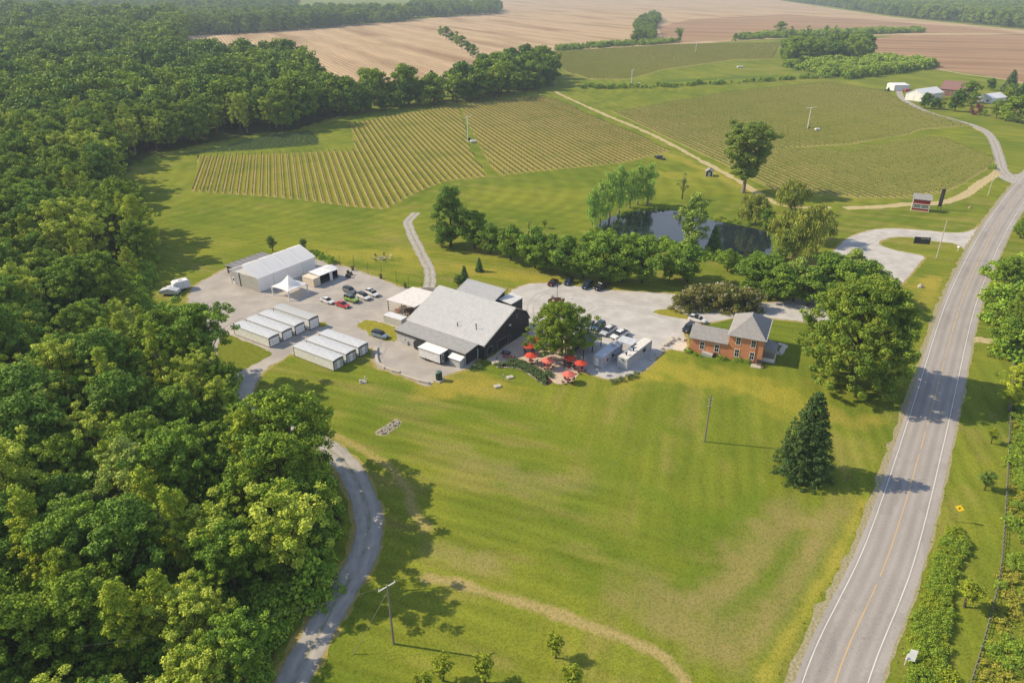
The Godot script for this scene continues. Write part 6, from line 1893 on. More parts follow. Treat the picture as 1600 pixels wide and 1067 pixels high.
	for p in [Vector3(-49.29, 0.00, -199.54), Vector3(-48.14, 0.00, -198.32), Vector3(-49.05, 0.00, -196.64), Vector3(-48.20, 0.00, -196.40)]:
		t = thing("yard_barrel", "black barrel or planter in the small cluster by the stage shed, %s of four" % ordinal(n + 1), "barrel", p, 0.0, "barrel cluster by the stage shed")
		obj("barrel", Build.new().lathe([[0.0, 0.0], [0.0, 0.4], [0.5, 0.46], [1.0, 0.4], [1.0, 0.0]], 12), M["black plastic"], t)
		n += 1
	# fire ring with seats
	var c := Vector3(-41.26, 0.00, -212.49)
	t = thing("fire_ring", "stone fire ring on the lawn beyond the yard", "fire pit", c)
	for k in 12:
		var a := TAU * k / 12.0
		var o := obj("stone", Build.new().lathe([[0.0, 0.24], [0.25, 0.26], [0.36, 0.12], [0.38, 0.0]], 6), M["concrete"], t)
		o.position = Vector3(cos(a) * 1.1, 0, sin(a) * 1.1)
	for k in 7:
		var a := TAU * k / 7.0 + 0.3
		patio_chair(c + Vector3(cos(a) * 3.0, 0, sin(a) * 2.6), atan2(-cos(a), -sin(a)), "lawn chair round the stone fire ring, %s of seven" % ordinal(k + 1), M["brown timber"] if k % 3 else mat("cream chair", lin(0.50, 0.46, 0.36), 0.7))
	# lamp on the mulch island
	t = thing("lamp_post", "slim black lamp post on the mulch island of the parking lot", "lamp post", Vector3(12.55, 0.00, -181.19))
	obj("shaft", Build.new().bar(Vector3.ZERO, Vector3(0, 3.2, 0), 0.06, 0.04, 8), M["black trim"], t)
	obj("lantern", Build.new().lathe([[3.2, 0.08], [3.25, 0.2], [3.6, 0.24], [3.75, 0.05], [3.8, 0.0]], 8), M["black trim"], t)
	n = 0
	for q in [Vector3(11.42, 0.00, -178.87), Vector3(11.11, 0.00, -181.97), Vector3(13.96, 0.00, -180.22)]:
		var o := obj("island_stone", Build.new().lathe([[0.0, 0.4], [0.3, 0.42], [0.5, 0.2], [0.52, 0.0]], 6, 0.8), M["concrete"])
		o.position = q
		tag(o, ["grey stone in the middle of the mulch island", "pale stone on the rim of the mulch island", "dark-shaded stone at the tree side of the mulch island"][n], "stone")
		n += 1
	# septic lids and the post on the lawn before the barn
	n = 0
	for q in [Vector3(-0.46, 0.00, -136.75), Vector3(-3.15, 0.00, -132.85), Vector3(-3.88, 0.00, -143.40)]:
		t = thing("concrete_lid", ["pale concrete lid on the lawn nearest the border plants", "pale concrete lid lowest on the lawn before the barn", "grey concrete lid in the barn's shadow"][n], "lid", q, YAW + 1.0)
		obj("slab", Build.new().box(-0.75, 0.75, 0, 0.32, -0.55, 0.55), M["concrete"], t)
		obj("handle", Build.new().box(-0.12, 0.12, 0.32, 0.38, -0.03, 0.03), M["grey frame"], t)
		n += 1
	t = thing("lawn_post", "short pale wooden post on the lawn between the concrete lids", "post", Vector3(-1.91, 0.00, -135.20))
	obj("shaft", Build.new().box(-0.09, 0.09, 0, 1.6, -0.09, 0.09), M["pale pole"], t)
	obj("cap", Build.new().box(-0.13, 0.13, 1.6, 1.7, -0.13, 0.13), M["grey cladding"], t)
	# well head by the storage units
	t = thing("well_head", "small white pipe frame and pump on the lawn below the storage units", "well head", Vector3(-32.69, 0.00, -134.70), 0.3)
	obj("slab", Build.new().box(-0.8, 0.8, 0, 0.15, -0.5, 0.5), M["concrete"], t)
	obj("pipe", Build.new().bar(Vector3(0.5, 0, 0), Vector3(0.5, 1.6, 0), 0.09, 0.09, 8), M["white paint"], t)
	obj("pipe", Build.new().bar(Vector3(-0.6, 0.5, 0), Vector3(0.9, 0.9, 0), 0.07, 0.07, 8), M["white paint"], t)
	obj("pump", Build.new().lathe([[0.15, 0.3], [0.7, 0.3], [0.8, 0.0]], 10), M["grey cladding"], t).position = Vector3(-0.5, 0, 0)
	# rubble patch on the lawn: every stone, past the first rows as one heap
	sheet("rubble_bed", [Vector2(-26.80, -115.62), Vector2(-25.95, -116.87), Vector2(-25.02, -118.14), Vector2(-23.95, -119.56), Vector2(-23.32, -120.16), Vector2(-22.55, -119.82), Vector2(-22.02, -119.17), Vector2(-22.24, -117.63), Vector2(-23.40, -115.87), Vector2(-24.41, -114.27), Vector2(-25.36, -114.15), Vector2(-26.40, -114.51)], 0.010, M["shoulder gravel"], 0.1)
	var patch := spread([Vector2(-26.64, -115.50), Vector2(-25.79, -116.74), Vector2(-24.86, -118.01), Vector2(-23.79, -119.43), Vector2(-23.14, -119.90), Vector2(-22.33, -119.30), Vector2(-22.40, -117.76), Vector2(-23.45, -116.24), Vector2(-24.52, -114.51), Vector2(-25.40, -114.39)], 0.42, 0.0, 3)
	t = thing("rubble_patch", "elongated patch of grey rubble stones on the lawn", "stones", Vector3(-24.40, 0.00, -116.87))
	for q in patch:
		var rr := rng.randf_range(0.12, 0.26)
		var s := 0.5 + rng.randf() * 0.7
		var o := obj("stone", Build.new().lathe([[0.0, rr], [rr * 0.5, rr * 1.05], [rr * 0.9, rr * 0.5], [rr, 0.0]], 5, s), M["concrete"] if rng.randf() < 0.7 else mat("dark stone", lin(0.13, 0.125, 0.12), 0.9), t)
		o.position = Vector3(q.x, 0, q.y) - t.position
		o.rotation.y = rng.randf() * TAU
	# things by the house: grill, bench, pots
	t = thing("grill", "black barbecue grill on a pale slab at the house corner", "grill", Vector3(56.43, 0.00, -142.42), -0.4)
	obj("body", Build.new().box(-0.5, 0.5, 0.75, 1.15, -0.3, 0.3), M["black trim"], t)
	obj("lid", Build.new().bar(Vector3(-0.5, 1.15, 0), Vector3(0.5, 1.15, 0), 0.3, 0.3, 10), M["black trim"], t)
	obj("cart", Build.new().box(-0.45, 0.45, 0.1, 0.75, -0.25, 0.25), M["grey frame"], t)
	var sl := obj("house_slab", Build.new().box(-1.0, 1.2, 0.0, 0.12, -0.9, 0.9), M["concrete"])
	sl.position = Vector3(55.62, 0.00, -142.06)
	sl.rotation.y = -0.35
	tag(sl, "pale concrete slab under the grill at the house corner", "slab")
	t = thing("garden_chair", "dark garden chair leaning beside the grill", "chair", Vector3(56.96, 0.00, -141.35), 0.8)
	obj("seat", Build.new().box(-0.3, 0.3, 0.35, 0.42, -0.3, 0.3), M["weathered wood"], t)
	obj("backrest", Build.new().box(-0.3, 0.3, 0.42, 1.0, -0.34, -0.28), M["weathered wood"], t)
	for s in [-0.25, 0.25]:
		obj("leg", Build.new().box(s - 0.04, s + 0.04, 0, 0.35, -0.25, 0.25), M["weathered wood"], t)


func proto_shrub() -> ArrayMesh:
	if not proto.has("planter"):
		shrub("planter", 99, 1.0, 0.5, 7, 0.3, 300, 0.16, Color(0.02, 0.04, 0.012), Color(0.05, 0.075, 0.02))
	return proto["planter"][1]


func gabled(t: Node3D, W: float, D: float, eave: float, ridge: float, wall: Material, roof: Material, over := 0.4) -> void:
	# x along the front, which faces +z; the ridge runs along z
	obj("wall", Build.new().box(0, W, 0, eave, -D, 0), wall, t)
	for z in [[-0.2, 0.0], [-D, -D + 0.2]]:
		obj("gable", Build.new().prism([Vector2(0, eave), Vector2(W * 0.5, ridge), Vector2(W, eave)], z[0], z[1]), wall, t)
	for s in [0, 1]:
		var e := -over if s == 0 else W + over
		var ey := eave - over * (ridge - eave) / (W * 0.5)
		var b := Build.new()
		b.hexa([Vector3(e, ey, over), Vector3(W * 0.5, ridge, over), Vector3(W * 0.5, ridge, -D - over), Vector3(e, ey, -D - over)], [Vector3(e, ey + 0.2, over), Vector3(W * 0.5, ridge + 0.2, over), Vector3(W * 0.5, ridge + 0.2, -D - over), Vector3(e, ey + 0.2, -D - over)])
		obj("roof", b, roof, t)


func build_farm() -> void:
	var t := thing("white_barn", "large white ribbed farm shed beside the farm lane", "barn", Vector3(290.55, 0.00, -549.01), yaw_of(Vector3(290.55, 0.00, -549.01), Vector3(297.54, 0.00, -538.29)))
	var W := Vector3(290.55, 0.00, -549.01).distance_to(Vector3(297.54, 0.00, -538.29))
	gabled(t, W, 27.0, 4.8, 8.0, M["white vinyl"], M["white paint"])
	for x in [0.16, 0.52]:
		var o := obj("door", Build.new().box(W * x, W * (x + 0.33), 0.1, 4.0, 0.0, 0.12), M["white paint"], t)
		obj("door_seam", Build.new().box(W * x, W * x + 0.15, 0.1, 4.0, 0.12, 0.16), M["grey cladding"], o)
	t = thing("white_garage", "low white flat-looking farm garage behind the large white shed", "garage", Vector3(305.00, 0.00, -596.15), 0.02)
	obj("wall", Build.new().box(0, 12.5, 0, 4.0, -12, 0), M["unit wall"], t)
	obj("roof", Build.new().hexa([Vector3(-0.4, 4.0, -12.4), Vector3(12.9, 4.0, -12.4), Vector3(12.9, 4.0, 0.4), Vector3(-0.4, 4.0, 0.4)], [Vector3(0.4, 5.2, -9), Vector3(12.1, 5.2, -9), Vector3(12.1, 4.4, 0.4), Vector3(0.4, 4.4, 0.4)]), M["white vinyl"], t)
	obj("door", Build.new().box(13.0 - 0.48, 12.6, 0.2, 3.4, -9, -2), M["grey cladding"], t)
	t = thing("brown_barn", "old dark brown barn with a broad rusty roof in the farmyard", "barn", Vector3(328, 0, -572), deg_to_rad(-50.0))
	var front := Build.new()
	obj("wall", Build.new().box(0, 21, 0, 5.0, -14, 0), M["brown metal"], t)
	for s in [[0.6, 4.8, -6.5, 10.4], [-14.6, 4.8, -6.5, 10.4]]:
		obj("roof", Build.new().hexa([Vector3(-0.6, s[1], s[0]), Vector3(21.6, s[1], s[0]), Vector3(21.6, s[3], s[2]), Vector3(-0.6, s[3], s[2])], [Vector3(-0.6, s[1] + 0.2, s[0]), Vector3(21.6, s[1] + 0.2, s[0]), Vector3(21.6, s[3] + 0.2, s[2]), Vector3(-0.6, s[3] + 0.2, s[2])]), mat("rust roof", lin(0.17, 0.09, 0.085), 0.7), t)
	for x in [0.0, 20.8]:
		var b := Build.new()
		b.prism([Vector2(0, 5.0), Vector2(6.5, 10.3), Vector2(14, 5.0)], x, x + 0.2)
		for i in b.v.size():
			b.v[i] = Vector3(b.v[i].z, b.v[i].y, -b.v[i].x)
			b.n[i] = Vector3(b.n[i].z, b.n[i].y, -b.n[i].x)
		obj("gable", b, M["brown metal"], t)
	for k in 3:
		obj("door", Build.new().box(4.0 + k * 4.5, 7.4 + k * 4.5, 0, 3.9, 0.0, 0.1), mat("brown door", lin(0.13, 0.075, 0.06), 0.8), t)
	t = thing("white_house", "small white gabled farmhouse among the farm trees", "house", Vector3(338.5, 0, -541), deg_to_rad(-62.0))
	gabled(t, 11.0, 17.0, 3.4, 5.8, M["unit wall"], M["white vinyl"], 0.6)
	window(t, 1.6, 1.0, 1.6, 1.3, 0.0)
	window(t, 7.4, 1.0, 1.6, 1.3, 0.0)
	obj("door", Build.new().box(4.9, 5.9, 0.1, 2.2, 0.0, 0.08), M["grey cladding"], t)
	# green tractor
	t = thing("tractor", "green tractor at the corner of the eastern vineyard by the farm", "tractor", Vector3(298.51, 0.00, -592.99), 2.6)
	obj("bonnet", Build.new().box(0.2, 2.4, 0.9, 1.7, -0.5, 0.5), mat("tractor green", lin(0.03, 0.16, 0.03), 0.4), t)
	obj("cab", Build.new().box(-1.2, 0.2, 0.9, 2.8, -0.8, 0.8), M["dark glass"], t)
	obj("cab_roof", Build.new().box(-1.3, 0.3, 2.8, 2.95, -0.9, 0.9), M["tractor green"], t)
	for q in [[-0.7, -0.9, 0.9], [-0.7, 0.9, 0.9], [1.8, -0.8, 0.55], [1.8, 0.8, 0.55]]:
		obj("wheel", Build.new().bar(Vector3(q[0], q[2], q[1] - 0.2), Vector3(q[0], q[2], q[1] + 0.2), q[2], q[2], 14), M["tyre"], t)
	t = thing("farm_wagon", "dark red wagon beside the white farm garage", "wagon", Vector3(311.68, 0.00, -589.33), 0.5)
	obj("box", Build.new().box(-2.4, 2.4, 0.9, 2.2, -1.1, 1.1), M["red board"], t)
	for q in [[-1.6, -1.1], [1.6, -1.1], [-1.6, 1.1], [1.6, 1.1]]:
		obj("wheel", Build.new().bar(Vector3(q[0], 0.5, q[1] - 0.15), Vector3(q[0], 0.5, q[1] + 0.15), 0.5, 0.5, 10), M["tyre"], t)


func farm_trees() -> void:
	for q in [["far dark", Vector3(284.73, 0.00, -509.95), 10.0, "dark tree at the corner of the large white farm shed"], ["far dark", Vector3(289.63, 0.00, -506.01), 7.5, "small dark tree right of the shed-corner tree"], ["far oval", Vector3(292.99, 0.00, -504.06), 7.0, "pale small tree on the farm lawn"], ["far dark", Vector3(298.16, 0.00, -496.41), 13.5, "round dark tree flecked with light in front of the brown barn"], ["far round", Vector3(328.46, 0.00, -534.81), 14.5, "big green tree beside the brown barn's end"], ["far oval", Vector3(315.68, 0.00, -522.10), 10.0, "bright yellow-green tree before the brown barn"], ["far round", Vector3(319.41, 0.00, -513.94), 10.0, "green tree on the farm lawn by the white house"], ["far dark", Vector3(384.49, 0.00, -599.89), 9.0, "dark round tree behind the white farmhouse"], ["far pine", Vector3(394.30, 0.00, -591.94), 17.0, "tall pine behind the white farmhouse"], ["far oval", Vector3(365.58, 0.00, -548.10), 12.0, "pale green tree right of the white farmhouse"], ["far dark", Vector3(373.57, 0.00, -543.60), 13.0, "dark tree at the picture edge by the farm"], ["far round", Vector3(312.77, 0.00, -453.08), 16.0, "large roadside tree clump before the farm, right half"], ["far oval", Vector3(309.37, 0.00, -459.54), 15.0, "large roadside tree clump before the farm, middle"], ["far round", Vector3(309.69, 0.00, -469.55), 11.0, "large roadside tree clump before the farm, left end"], ["far round", Vector3(316.98, 0.00, -449.92), 14.0, "tree closing the roadside clump at the picture edge"]]:
		plant("farm_tree", q[0], q[1], q[2], q[3], "tree", "", 1.15)
	plant("purple_tree", "purple bush", Vector3(304.59, 0.00, -483.53), 7.0, "purple-leaved ornamental tree on the farm lawn", "tree")
	plant("farm_bush", "far bush", Vector3(308.52, 0.00, -479.96), 4.0, "small brownish bush beside the purple tree", "bush", "", 0.7)
	plant("farm_bush", "far bush", Vector3(224.62, 0.00, -332.50), 2.5, "dark low bush by the road at the farm lane mouth", "bush", "", 0.8)


# Leaves as small folded faces gathered in clumps; each clump is [centre, radius, squash].
func foliage(r: RandomNumberGenerator, clumps: Array, per: float, size: float, a: Color, b: Color, m: Material, droop := 0.0, up := 0.5) -> ArrayMesh:
	var total := 0
	var counts := []
	for c in clumps:
		var n := int(per * c[1] * c[1])
		counts.append(n)
		total += n
	var v := PackedVector3Array()
	var col := PackedColorArray()
	var ix := PackedInt32Array()
	v.resize(total * 4)
	col.resize(total * 4)
	ix.resize(total * 6)
	var k := 0
	for i in clumps.size():
		var c: Vector3 = clumps[i][0]
		var rad: float = clumps[i][1]
		var tone := a.lerp(b, r.randf()) * r.randf_range(0.86, 1.14) * 2.1
		for j in (counts[i] as int):
			var d := Vector3(r.randfn(), r.randfn(), r.randfn()).normalized()
			var q := d * rad * pow(r.randf(), 0.42)
			q.y *= 0.72
			if droop > 0.0:
				q.y -= droop * r.randf() * r.randf()
			var n := (d * 0.7 + Vector3(r.randf_range(-1, 1), r.randf_range(-1, 1) + up, r.randf_range(-1, 1))).normalized()
			var s := size * r.randf_range(0.65, 1.35)
			var u := n.cross(Vector3(r.randf_range(-1, 1), r.randf_range(-1, 1), r.randf_range(-1, 1))).normalized() * s * 0.5
			var w := n.cross(u) * 0.66
			if droop > 0.0:
				u = Vector3(u.x * 0.35, -s * 0.8, u.z * 0.35)
				w = u.cross(n).normalized() * s * 0.22
			var p := c + q
			v[k * 4] = p - u
			v[k * 4 + 1] = p + w
			v[k * 4 + 2] = p + u * 1.1
			v[k * 4 + 3] = p - w
			var tint := tone * r.randf_range(0.84, 1.18)
			for e in 4:
				col[k * 4 + e] = tint
				
			ix[k * 6] = k * 4
			ix[k * 6 + 1] = k * 4 + 1
			ix[k * 6 + 2] = k * 4 + 2
			ix[k * 6 + 3] = k * 4
			ix[k * 6 + 4] = k * 4 + 2
			ix[k * 6 + 5] = k * 4 + 3
			k += 1
	var arr := []
	arr.resize(Mesh.ARRAY_MAX)
	arr[Mesh.ARRAY_VERTEX] = v
	arr[Mesh.ARRAY_COLOR] = col
	arr[Mesh.ARRAY_INDEX] = ix
	var mesh := ArrayMesh.new()
	mesh.add_surface_from_arrays(Mesh.PRIMITIVE_TRIANGLES, arr)
	mesh.surface_set_material(0, m)
	return mesh


func leaf_mat(key: String, back: float) -> StandardMaterial3D:
	var m := mat(key, Color.WHITE, 0.7)
	m.vertex_color_use_as_albedo = true
	m.backlight_enabled = true
	m.backlight = Color(back, back, back * 0.6)
	m.metallic_specular = 0.25
	return m


# A broadleaf: height, crown radius, height of the crown's foot, clump count and size, lobes; shape is "round", "oval", "column" or "vase".
func broadleaf(key: String, seed_: int, H: float, R: float, foot: float, shape: String, n: int, cr: float, per: float, size: float, a: Color, b: Color, lobe := 0.25, bark := "bark", droop := 0.0) -> void:
	var r := RandomNumberGenerator.new()
	r.seed = seed_
	var clumps := []
	var ph := r.randf() * TAU
	var lobes := r.randi_range(3, 5)
	for i in n:
		var h := r.randf()
		if shape == "round" or shape == "vase":
			h = pow(h, 0.75)
		var prof := 1.0
		match shape:
			"round": prof = sqrt(maxf(0.02, 1.0 - pow(absf(2.0 * h - 0.86) / 1.16, 2.2)))
			"oval": prof = pow(sin(PI * clampf(h * 0.92 + 0.06, 0, 1)), 0.7)
			"column": prof = 0.55 + 0.45 * sin(PI * clampf(h + 0.1, 0, 1))
			"vase": prof = 0.35 + 0.65 * pow(h, 0.8) if h < 0.8 else 1.0 - (h - 0.8) * 2.2
		var th := r.randf() * TAU
		var out := pow(r.randf_range(0.12, 1.0), 0.5)
		var lob := 1.0 + lobe * (0.6 * sin(lobes * th + ph + h * 4.0) + 0.7 * r.randf_range(-1, 1))
		var rr := maxf(0.0, R * prof * out * lob - cr * 0.5)
		clumps.append([Vector3(cos(th) * rr, foot + cr * 0.4 + h * (H - foot - cr * 0.7) * (1.0 + 0.12 * lobe * r.randf_range(-1, 1)), sin(th) * rr), cr * r.randf_range(0.6, 1.25)])
	var b_ := Build.new()
	var lean := Vector3(r.randf_range(-0.4, 0.4), 0, r.randf_range(-0.4, 0.4))
	var tr := 0.02 * H + 0.04
	var top := lean + Vector3(0, H * 0.62, 0)
	b_.bar(Vector3.ZERO, Vector3(0, foot * 0.6, 0) + lean * 0.4, tr * 1.25, tr, 8, false)
	b_.bar(Vector3(0, foot * 0.6, 0) + lean * 0.4, top, tr, tr * 0.35, 7, false)
	for i in mini(n, 14):
		var c: Vector3 = clumps[i * (n / mini(n, 14))][0]
		var s := Vector3(0, foot * 0.6, 0).lerp(top, clampf((c.y - foot) / H * 0.9, 0.05, 0.9)) + lean * 0.3
		b_.bar(s, c, tr * 0.42, tr * 0.1, 5, false)
	proto[key] = [b_.done(M[bark]), foliage(r, clumps, per, size, a, b, leaf_mat("leaves", 0.9), droop), H]


func conifer(key: String, seed_: int, H: float, R: float, n: int, size: float, a: Color, b: Color, power := 0.8) -> void:
	var r := RandomNumberGenerator.new()
	r.seed = seed_
	var clumps := []
	var y := 0.5
	while y < H - 0.3:
		var k := 1.0 - y / H
		var rad := R * pow(k, power)
		var m := int(5 + rad * 4.2)
		for i in m:
			var th := TAU * i / m + r.randf() * 0.9
			var rr := rad * r.randf_range(0.70, 1.14)
			for q in [1.0, 0.66, 0.35]:
				if rr * q > 0.25 or q == 1.0:
					clumps.append([Vector3(cos(th) * rr * q, y - 0.22 * rr * q + r.randf_range(-0.15, 0.15), sin(th) * rr * q), lerpf(0.35, 0.62, k) * (1.0 if q == 1.0 else 0.85)])
		y += lerpf(0.55, 0.85, k)
	clumps.append([Vector3(0, H - 0.3, 0), 0.3])
	var t := Build.new()
	t.bar(Vector3.ZERO, Vector3(0, H * 0.95, 0), 0.018 * H, 0.03, 7, false)
	proto[key] = [t.done(M["bark"]), foliage(r, clumps, float(n), size, a, b, leaf_mat("needles", 0.15), 0.0, 0.2), H]


func shrub(key: String, seed_: int, H: float, R: float, n: int, cr: float, per: float, size: float, a: Color, b: Color, flower := -1.0) -> void:
	var r := RandomNumberGenerator.new()
	r.seed = seed_
	var clumps := []
	for i in n:
		var th := r.randf() * TAU
		var h := r.randf()
		var rr := R * sqrt(1.0 - h * h * 0.85) * sqrt(r.randf())
		clumps.append([Vector3(cos(th) * rr, maxf(0.2, h * H - cr * 0.35), sin(th) * rr), cr * r.randf_range(0.7, 1.2)])
	var t := Build.new()
	for i in 4:
		t.bar(Vector3.ZERO, clumps[i % n][0], 0.05, 0.02, 5, false)
	proto[key] = [t.done(M["bark"]), foliage(r, clumps, per, size, a, b, leaf_mat("leaves", 0.5)), H]
	if flower > 0.0:
		var fl := []
		for i in 30:
			var c: Vector3 = clumps[r.randi() % n][0]
			fl.append([c + Vector3(r.randf_range(-1, 1), r.randf_range(0.2, 1.0), r.randf_range(-1, 1)) * cr, 0.3])
		proto[key].append(foliage(r, fl, 150.0 * flower, 0.13, Color(0.45, 0.36, 0.30), Color(0.50, 0.42, 0.38), leaf_mat("blossom", 0.3)))


func plant(called: String, kind: String, at: Vector3, h: float, label: String, category := "tree", group := "", wide := 1.0, turn := -1.0) -> Node3D:
	var p: Array = proto[kind]
	var t := thing(called, label, category, at, rng.randf() * TAU if turn < 0.0 else turn, group)
	var s: float = h / p[2]
	t.scale = Vector3(s * wide, s, s * wide)
	put("trunk", p[0], t)
	put("crown", p[1], t)
	if p.size() > 3:
		put("blossom", p[3], t)
	return t


func make_trees() -> void:
	var g1 := Color(0.062, 0.105, 0.012)
	var g2 := Color(0.105, 0.160, 0.016)
	var y1 := Color(0.120, 0.165, 0.014)
	var y2 := Color(0.210, 0.235, 0.022)
	var d1 := Color(0.030, 0.070, 0.012)
	var d2 := Color(0.065, 0.115, 0.016)
	# woodland kinds, seen from near by
	broadleaf("wood maple", 101, 15, 5.4, 1.6, "round", 210, 0.86, 170, 0.36, g1, g2, 0.4)
	broadleaf("wood ash", 102, 17, 4.6, 2.6, "oval", 190, 0.80, 160, 0.36, y1, y2, 0.6, "pale bark")
	broadleaf("wood oak", 103, 14, 6.0, 2.0, "round", 220, 0.88, 165, 0.35, g1, y1, 0.5)
	broadleaf("wood poplar", 104, 19, 3.4, 3.0, "column", 170, 0.78, 165, 0.34, y1, y2, 0.55, "pale bark")
	broadleaf("wood elm", 105, 16, 5.0, 5.0, "vase", 180, 0.85, 160, 0.36, d2, g2, 0.7)
	broadleaf("wood locust", 106, 16, 4.8, 4.0, "vase", 130, 0.75, 175, 0.32, y1, Color(0.22, 0.25, 0.035), 0.85)
	broadleaf("wood dark", 107, 13, 5.0, 1.6, "round", 190, 0.86, 165, 0.36, d2, g1, 0.45)
	broadleaf("wood spire", 108, 20, 2.9, 3.0, "oval", 170, 0.66, 190, 0.30, g2, y2, 0.7, "pale bark")
	broadleaf("wood birch", 109, 15, 4.4, 3.0, "oval", 210, 0.64, 180, 0.29, Color(0.13, 0.175, 0.035), Color(0.20, 0.235, 0.05), 0.8, "pale bark")
	# the same at a distance: fewer, larger leaves
	broadleaf("far round", 111, 16, 6.4, 2.0, "round", 46, 1.9, 17, 1.0, g1 * 0.9, g2 * 0.85, 0.3)
	broadleaf("far oval", 112, 17, 5.6, 2.0, "oval", 46, 1.8, 17, 1.0, g2 * 0.9, y1, 0.4)
	broadleaf("far dark", 113, 15, 6.0, 1.5, "round", 46, 1.9, 17, 1.0, d1, g1 * 0.9, 0.3)
	broadleaf("far airy", 114, 18, 5.2, 3.0, "vase", 40, 1.7, 17, 0.95, g1, y1, 0.5)
	# single trees
	broadleaf("great maple", 121, 24, 11.6, 0.8, "round", 640, 1.08, 150, 0.38, Color(0.056, 0.093, 0.012), Color(0.109, 0.146, 0.017), 0.14)
	broadleaf("patio tree", 122, 13, 7.2, 1.8, "round", 400, 0.85, 215, 0.29, Color(0.059, 0.096, 0.010), Color(0.107, 0.142, 0.014), 0.35)
	broadleaf("cottonwood", 123, 28, 9.8, 6.0, "vase", 330, 1.25, 105, 0.5, Color(0.075, 0.113, 0.022), Color(0.125, 0.158, 0.030), 0.35, "pale bark")
	broadleaf("row maple", 124, 11, 4.6, 1.4, "round", 90, 1.15, 95, 0.42, Color(0.060, 0.108, 0.014), Color(0.110, 0.162, 0.018), 0.2)
	broadleaf("row maple b", 125, 11, 4.8, 1.2, "oval", 90, 1.15, 95, 0.42, Color(0.050, 0.095, 0.014), Color(0.095, 0.149, 0.018), 0.25)
	broadleaf("tall twin", 126, 20, 6.2, 1.5, "column", 130, 1.4, 85, 0.48, Color(0.045, 0.086, 0.014), Color(0.085, 0.131, 0.018), 0.3)
	broadleaf("pond willow", 127, 15, 3.4, 2.5, "column", 46, 1.1, 62, 0.50, Color(0.118, 0.189, 0.037), Color(0.169, 0.243, 0.050), 0.7, "pale bark", 2.2)
	broadleaf("weeping willow", 128, 12, 5.6, 2.6, "round", 80, 1.3, 80, 0.55, Color(0.105, 0.131, 0.024), Color(0.158, 0.171, 0.032), 0.5, "pale bark", 3.0)
	broadleaf("silver poplar", 129, 14, 4.4, 0.8, "oval", 110, 1.1, 95, 0.42, Color(0.080, 0.126, 0.022), Color(0.135, 0.176, 0.035), 0.25)
	broadleaf("sapling", 130, 4.5, 1.6, 1.2, "oval", 26, 0.6, 170, 0.26, Color(0.078, 0.106, 0.009), Color(0.124, 0.149, 0.012), 0.3)
	broadleaf("dark sapling", 131, 4.5, 1.6, 1.0, "oval", 26, 0.6, 170, 0.26, Color(0.045, 0.077, 0.015), Color(0.080, 0.117, 0.020), 0.4)
	broadleaf("thin tree", 132, 10, 1.7, 3.0, "column", 14, 0.9, 60, 0.42, Color(0.100, 0.135, 0.030), Color(0.160, 0.180, 0.040), 0.8)
	conifer("spruce", 141, 17.3, 5.1, 150, 0.30, Color(0.021, 0.044, 0.013), Color(0.044, 0.072, 0.019), 0.62)
	conifer("cedar", 142, 9, 2.6, 60, 0.42, Color(0.03, 0.065, 0.02), Color(0.06, 0.10, 0.03), 0.8)
	conifer("far pine", 143, 14, 4.4, 18, 0.95, Color(0.03, 0.06, 0.022), Color(0.06, 0.09, 0.03), 0.75)
	shrub("lilac", 151, 5.5, 4.0, 60, 1.0, 130, 0.30, Color(0.054, 0.069, 0.016), Color(0.109, 0.101, 0.029), 1.0)
	shrub("green bush", 152, 2.6, 2.2, 22, 0.75, 120, 0.30, Color(0.07, 0.13, 0.015), Color(0.14, 0.20, 0.02))
	shrub("weed clump", 153, 1.3, 1.2, 12, 0.5, 190, 0.22, Color(0.06, 0.105, 0.012), Color(0.12, 0.165, 0.018))
	shrub("bright clump", 158, 1.2, 1.1, 11, 0.5, 190, 0.22, Color(0.096, 0.132, 0.011), Color(0.152, 0.176, 0.018))
	shrub("pale clump", 154, 1.0, 1.1, 10, 0.45, 150, 0.26, Color(0.097, 0.112, 0.010), Color(0.153, 0.148, 0.025))
	shrub("hedge plant", 155, 0.9, 0.75, 9, 0.36, 260, 0.16, Color(0.037, 0.061, 0.021), Color(0.061, 0.087, 0.037))
	shrub("far bush", 156, 4.0, 3.4, 16, 1.4, 16, 0.85, Color(0.06, 0.11, 0.015), Color(0.13, 0.18, 0.02))
	shrub("purple bush", 157, 5.0, 2.6, 24, 0.9, 60, 0.5, Color(0.07, 0.022, 0.03), Color(0.11, 0.04, 0.04))


# Points spread over an outline, never nearer to one another than gap (which grows with the distance).
func spread(outline: Array, gap: float, grow: float, seed_: int) -> Array:
	var r := RandomNumberGenerator.new()
	r.seed = seed_
	var poly := PackedVector2Array(outline)
	var box := Rect2(poly[0], Vector2.ZERO)
	for q in poly:
		box = box.expand(q)
	var out := []
	var cells := {}
	var z := -box.end.y
	# walk outward so that the gap can grow
	var x := 0.0
	while z < -box.position.y:
		var g := gap + grow * z
		x = box.position.x
		while x < box.end.x:
			var p := Vector2(x + r.randf_range(-0.42, 0.42) * g, -z + r.randf_range(-0.42, 0.42) * g)
			if Geometry2D.is_point_in_polygon(p, poly):
				out.append(p)
			x += g
		z += g * 0.9
	return out




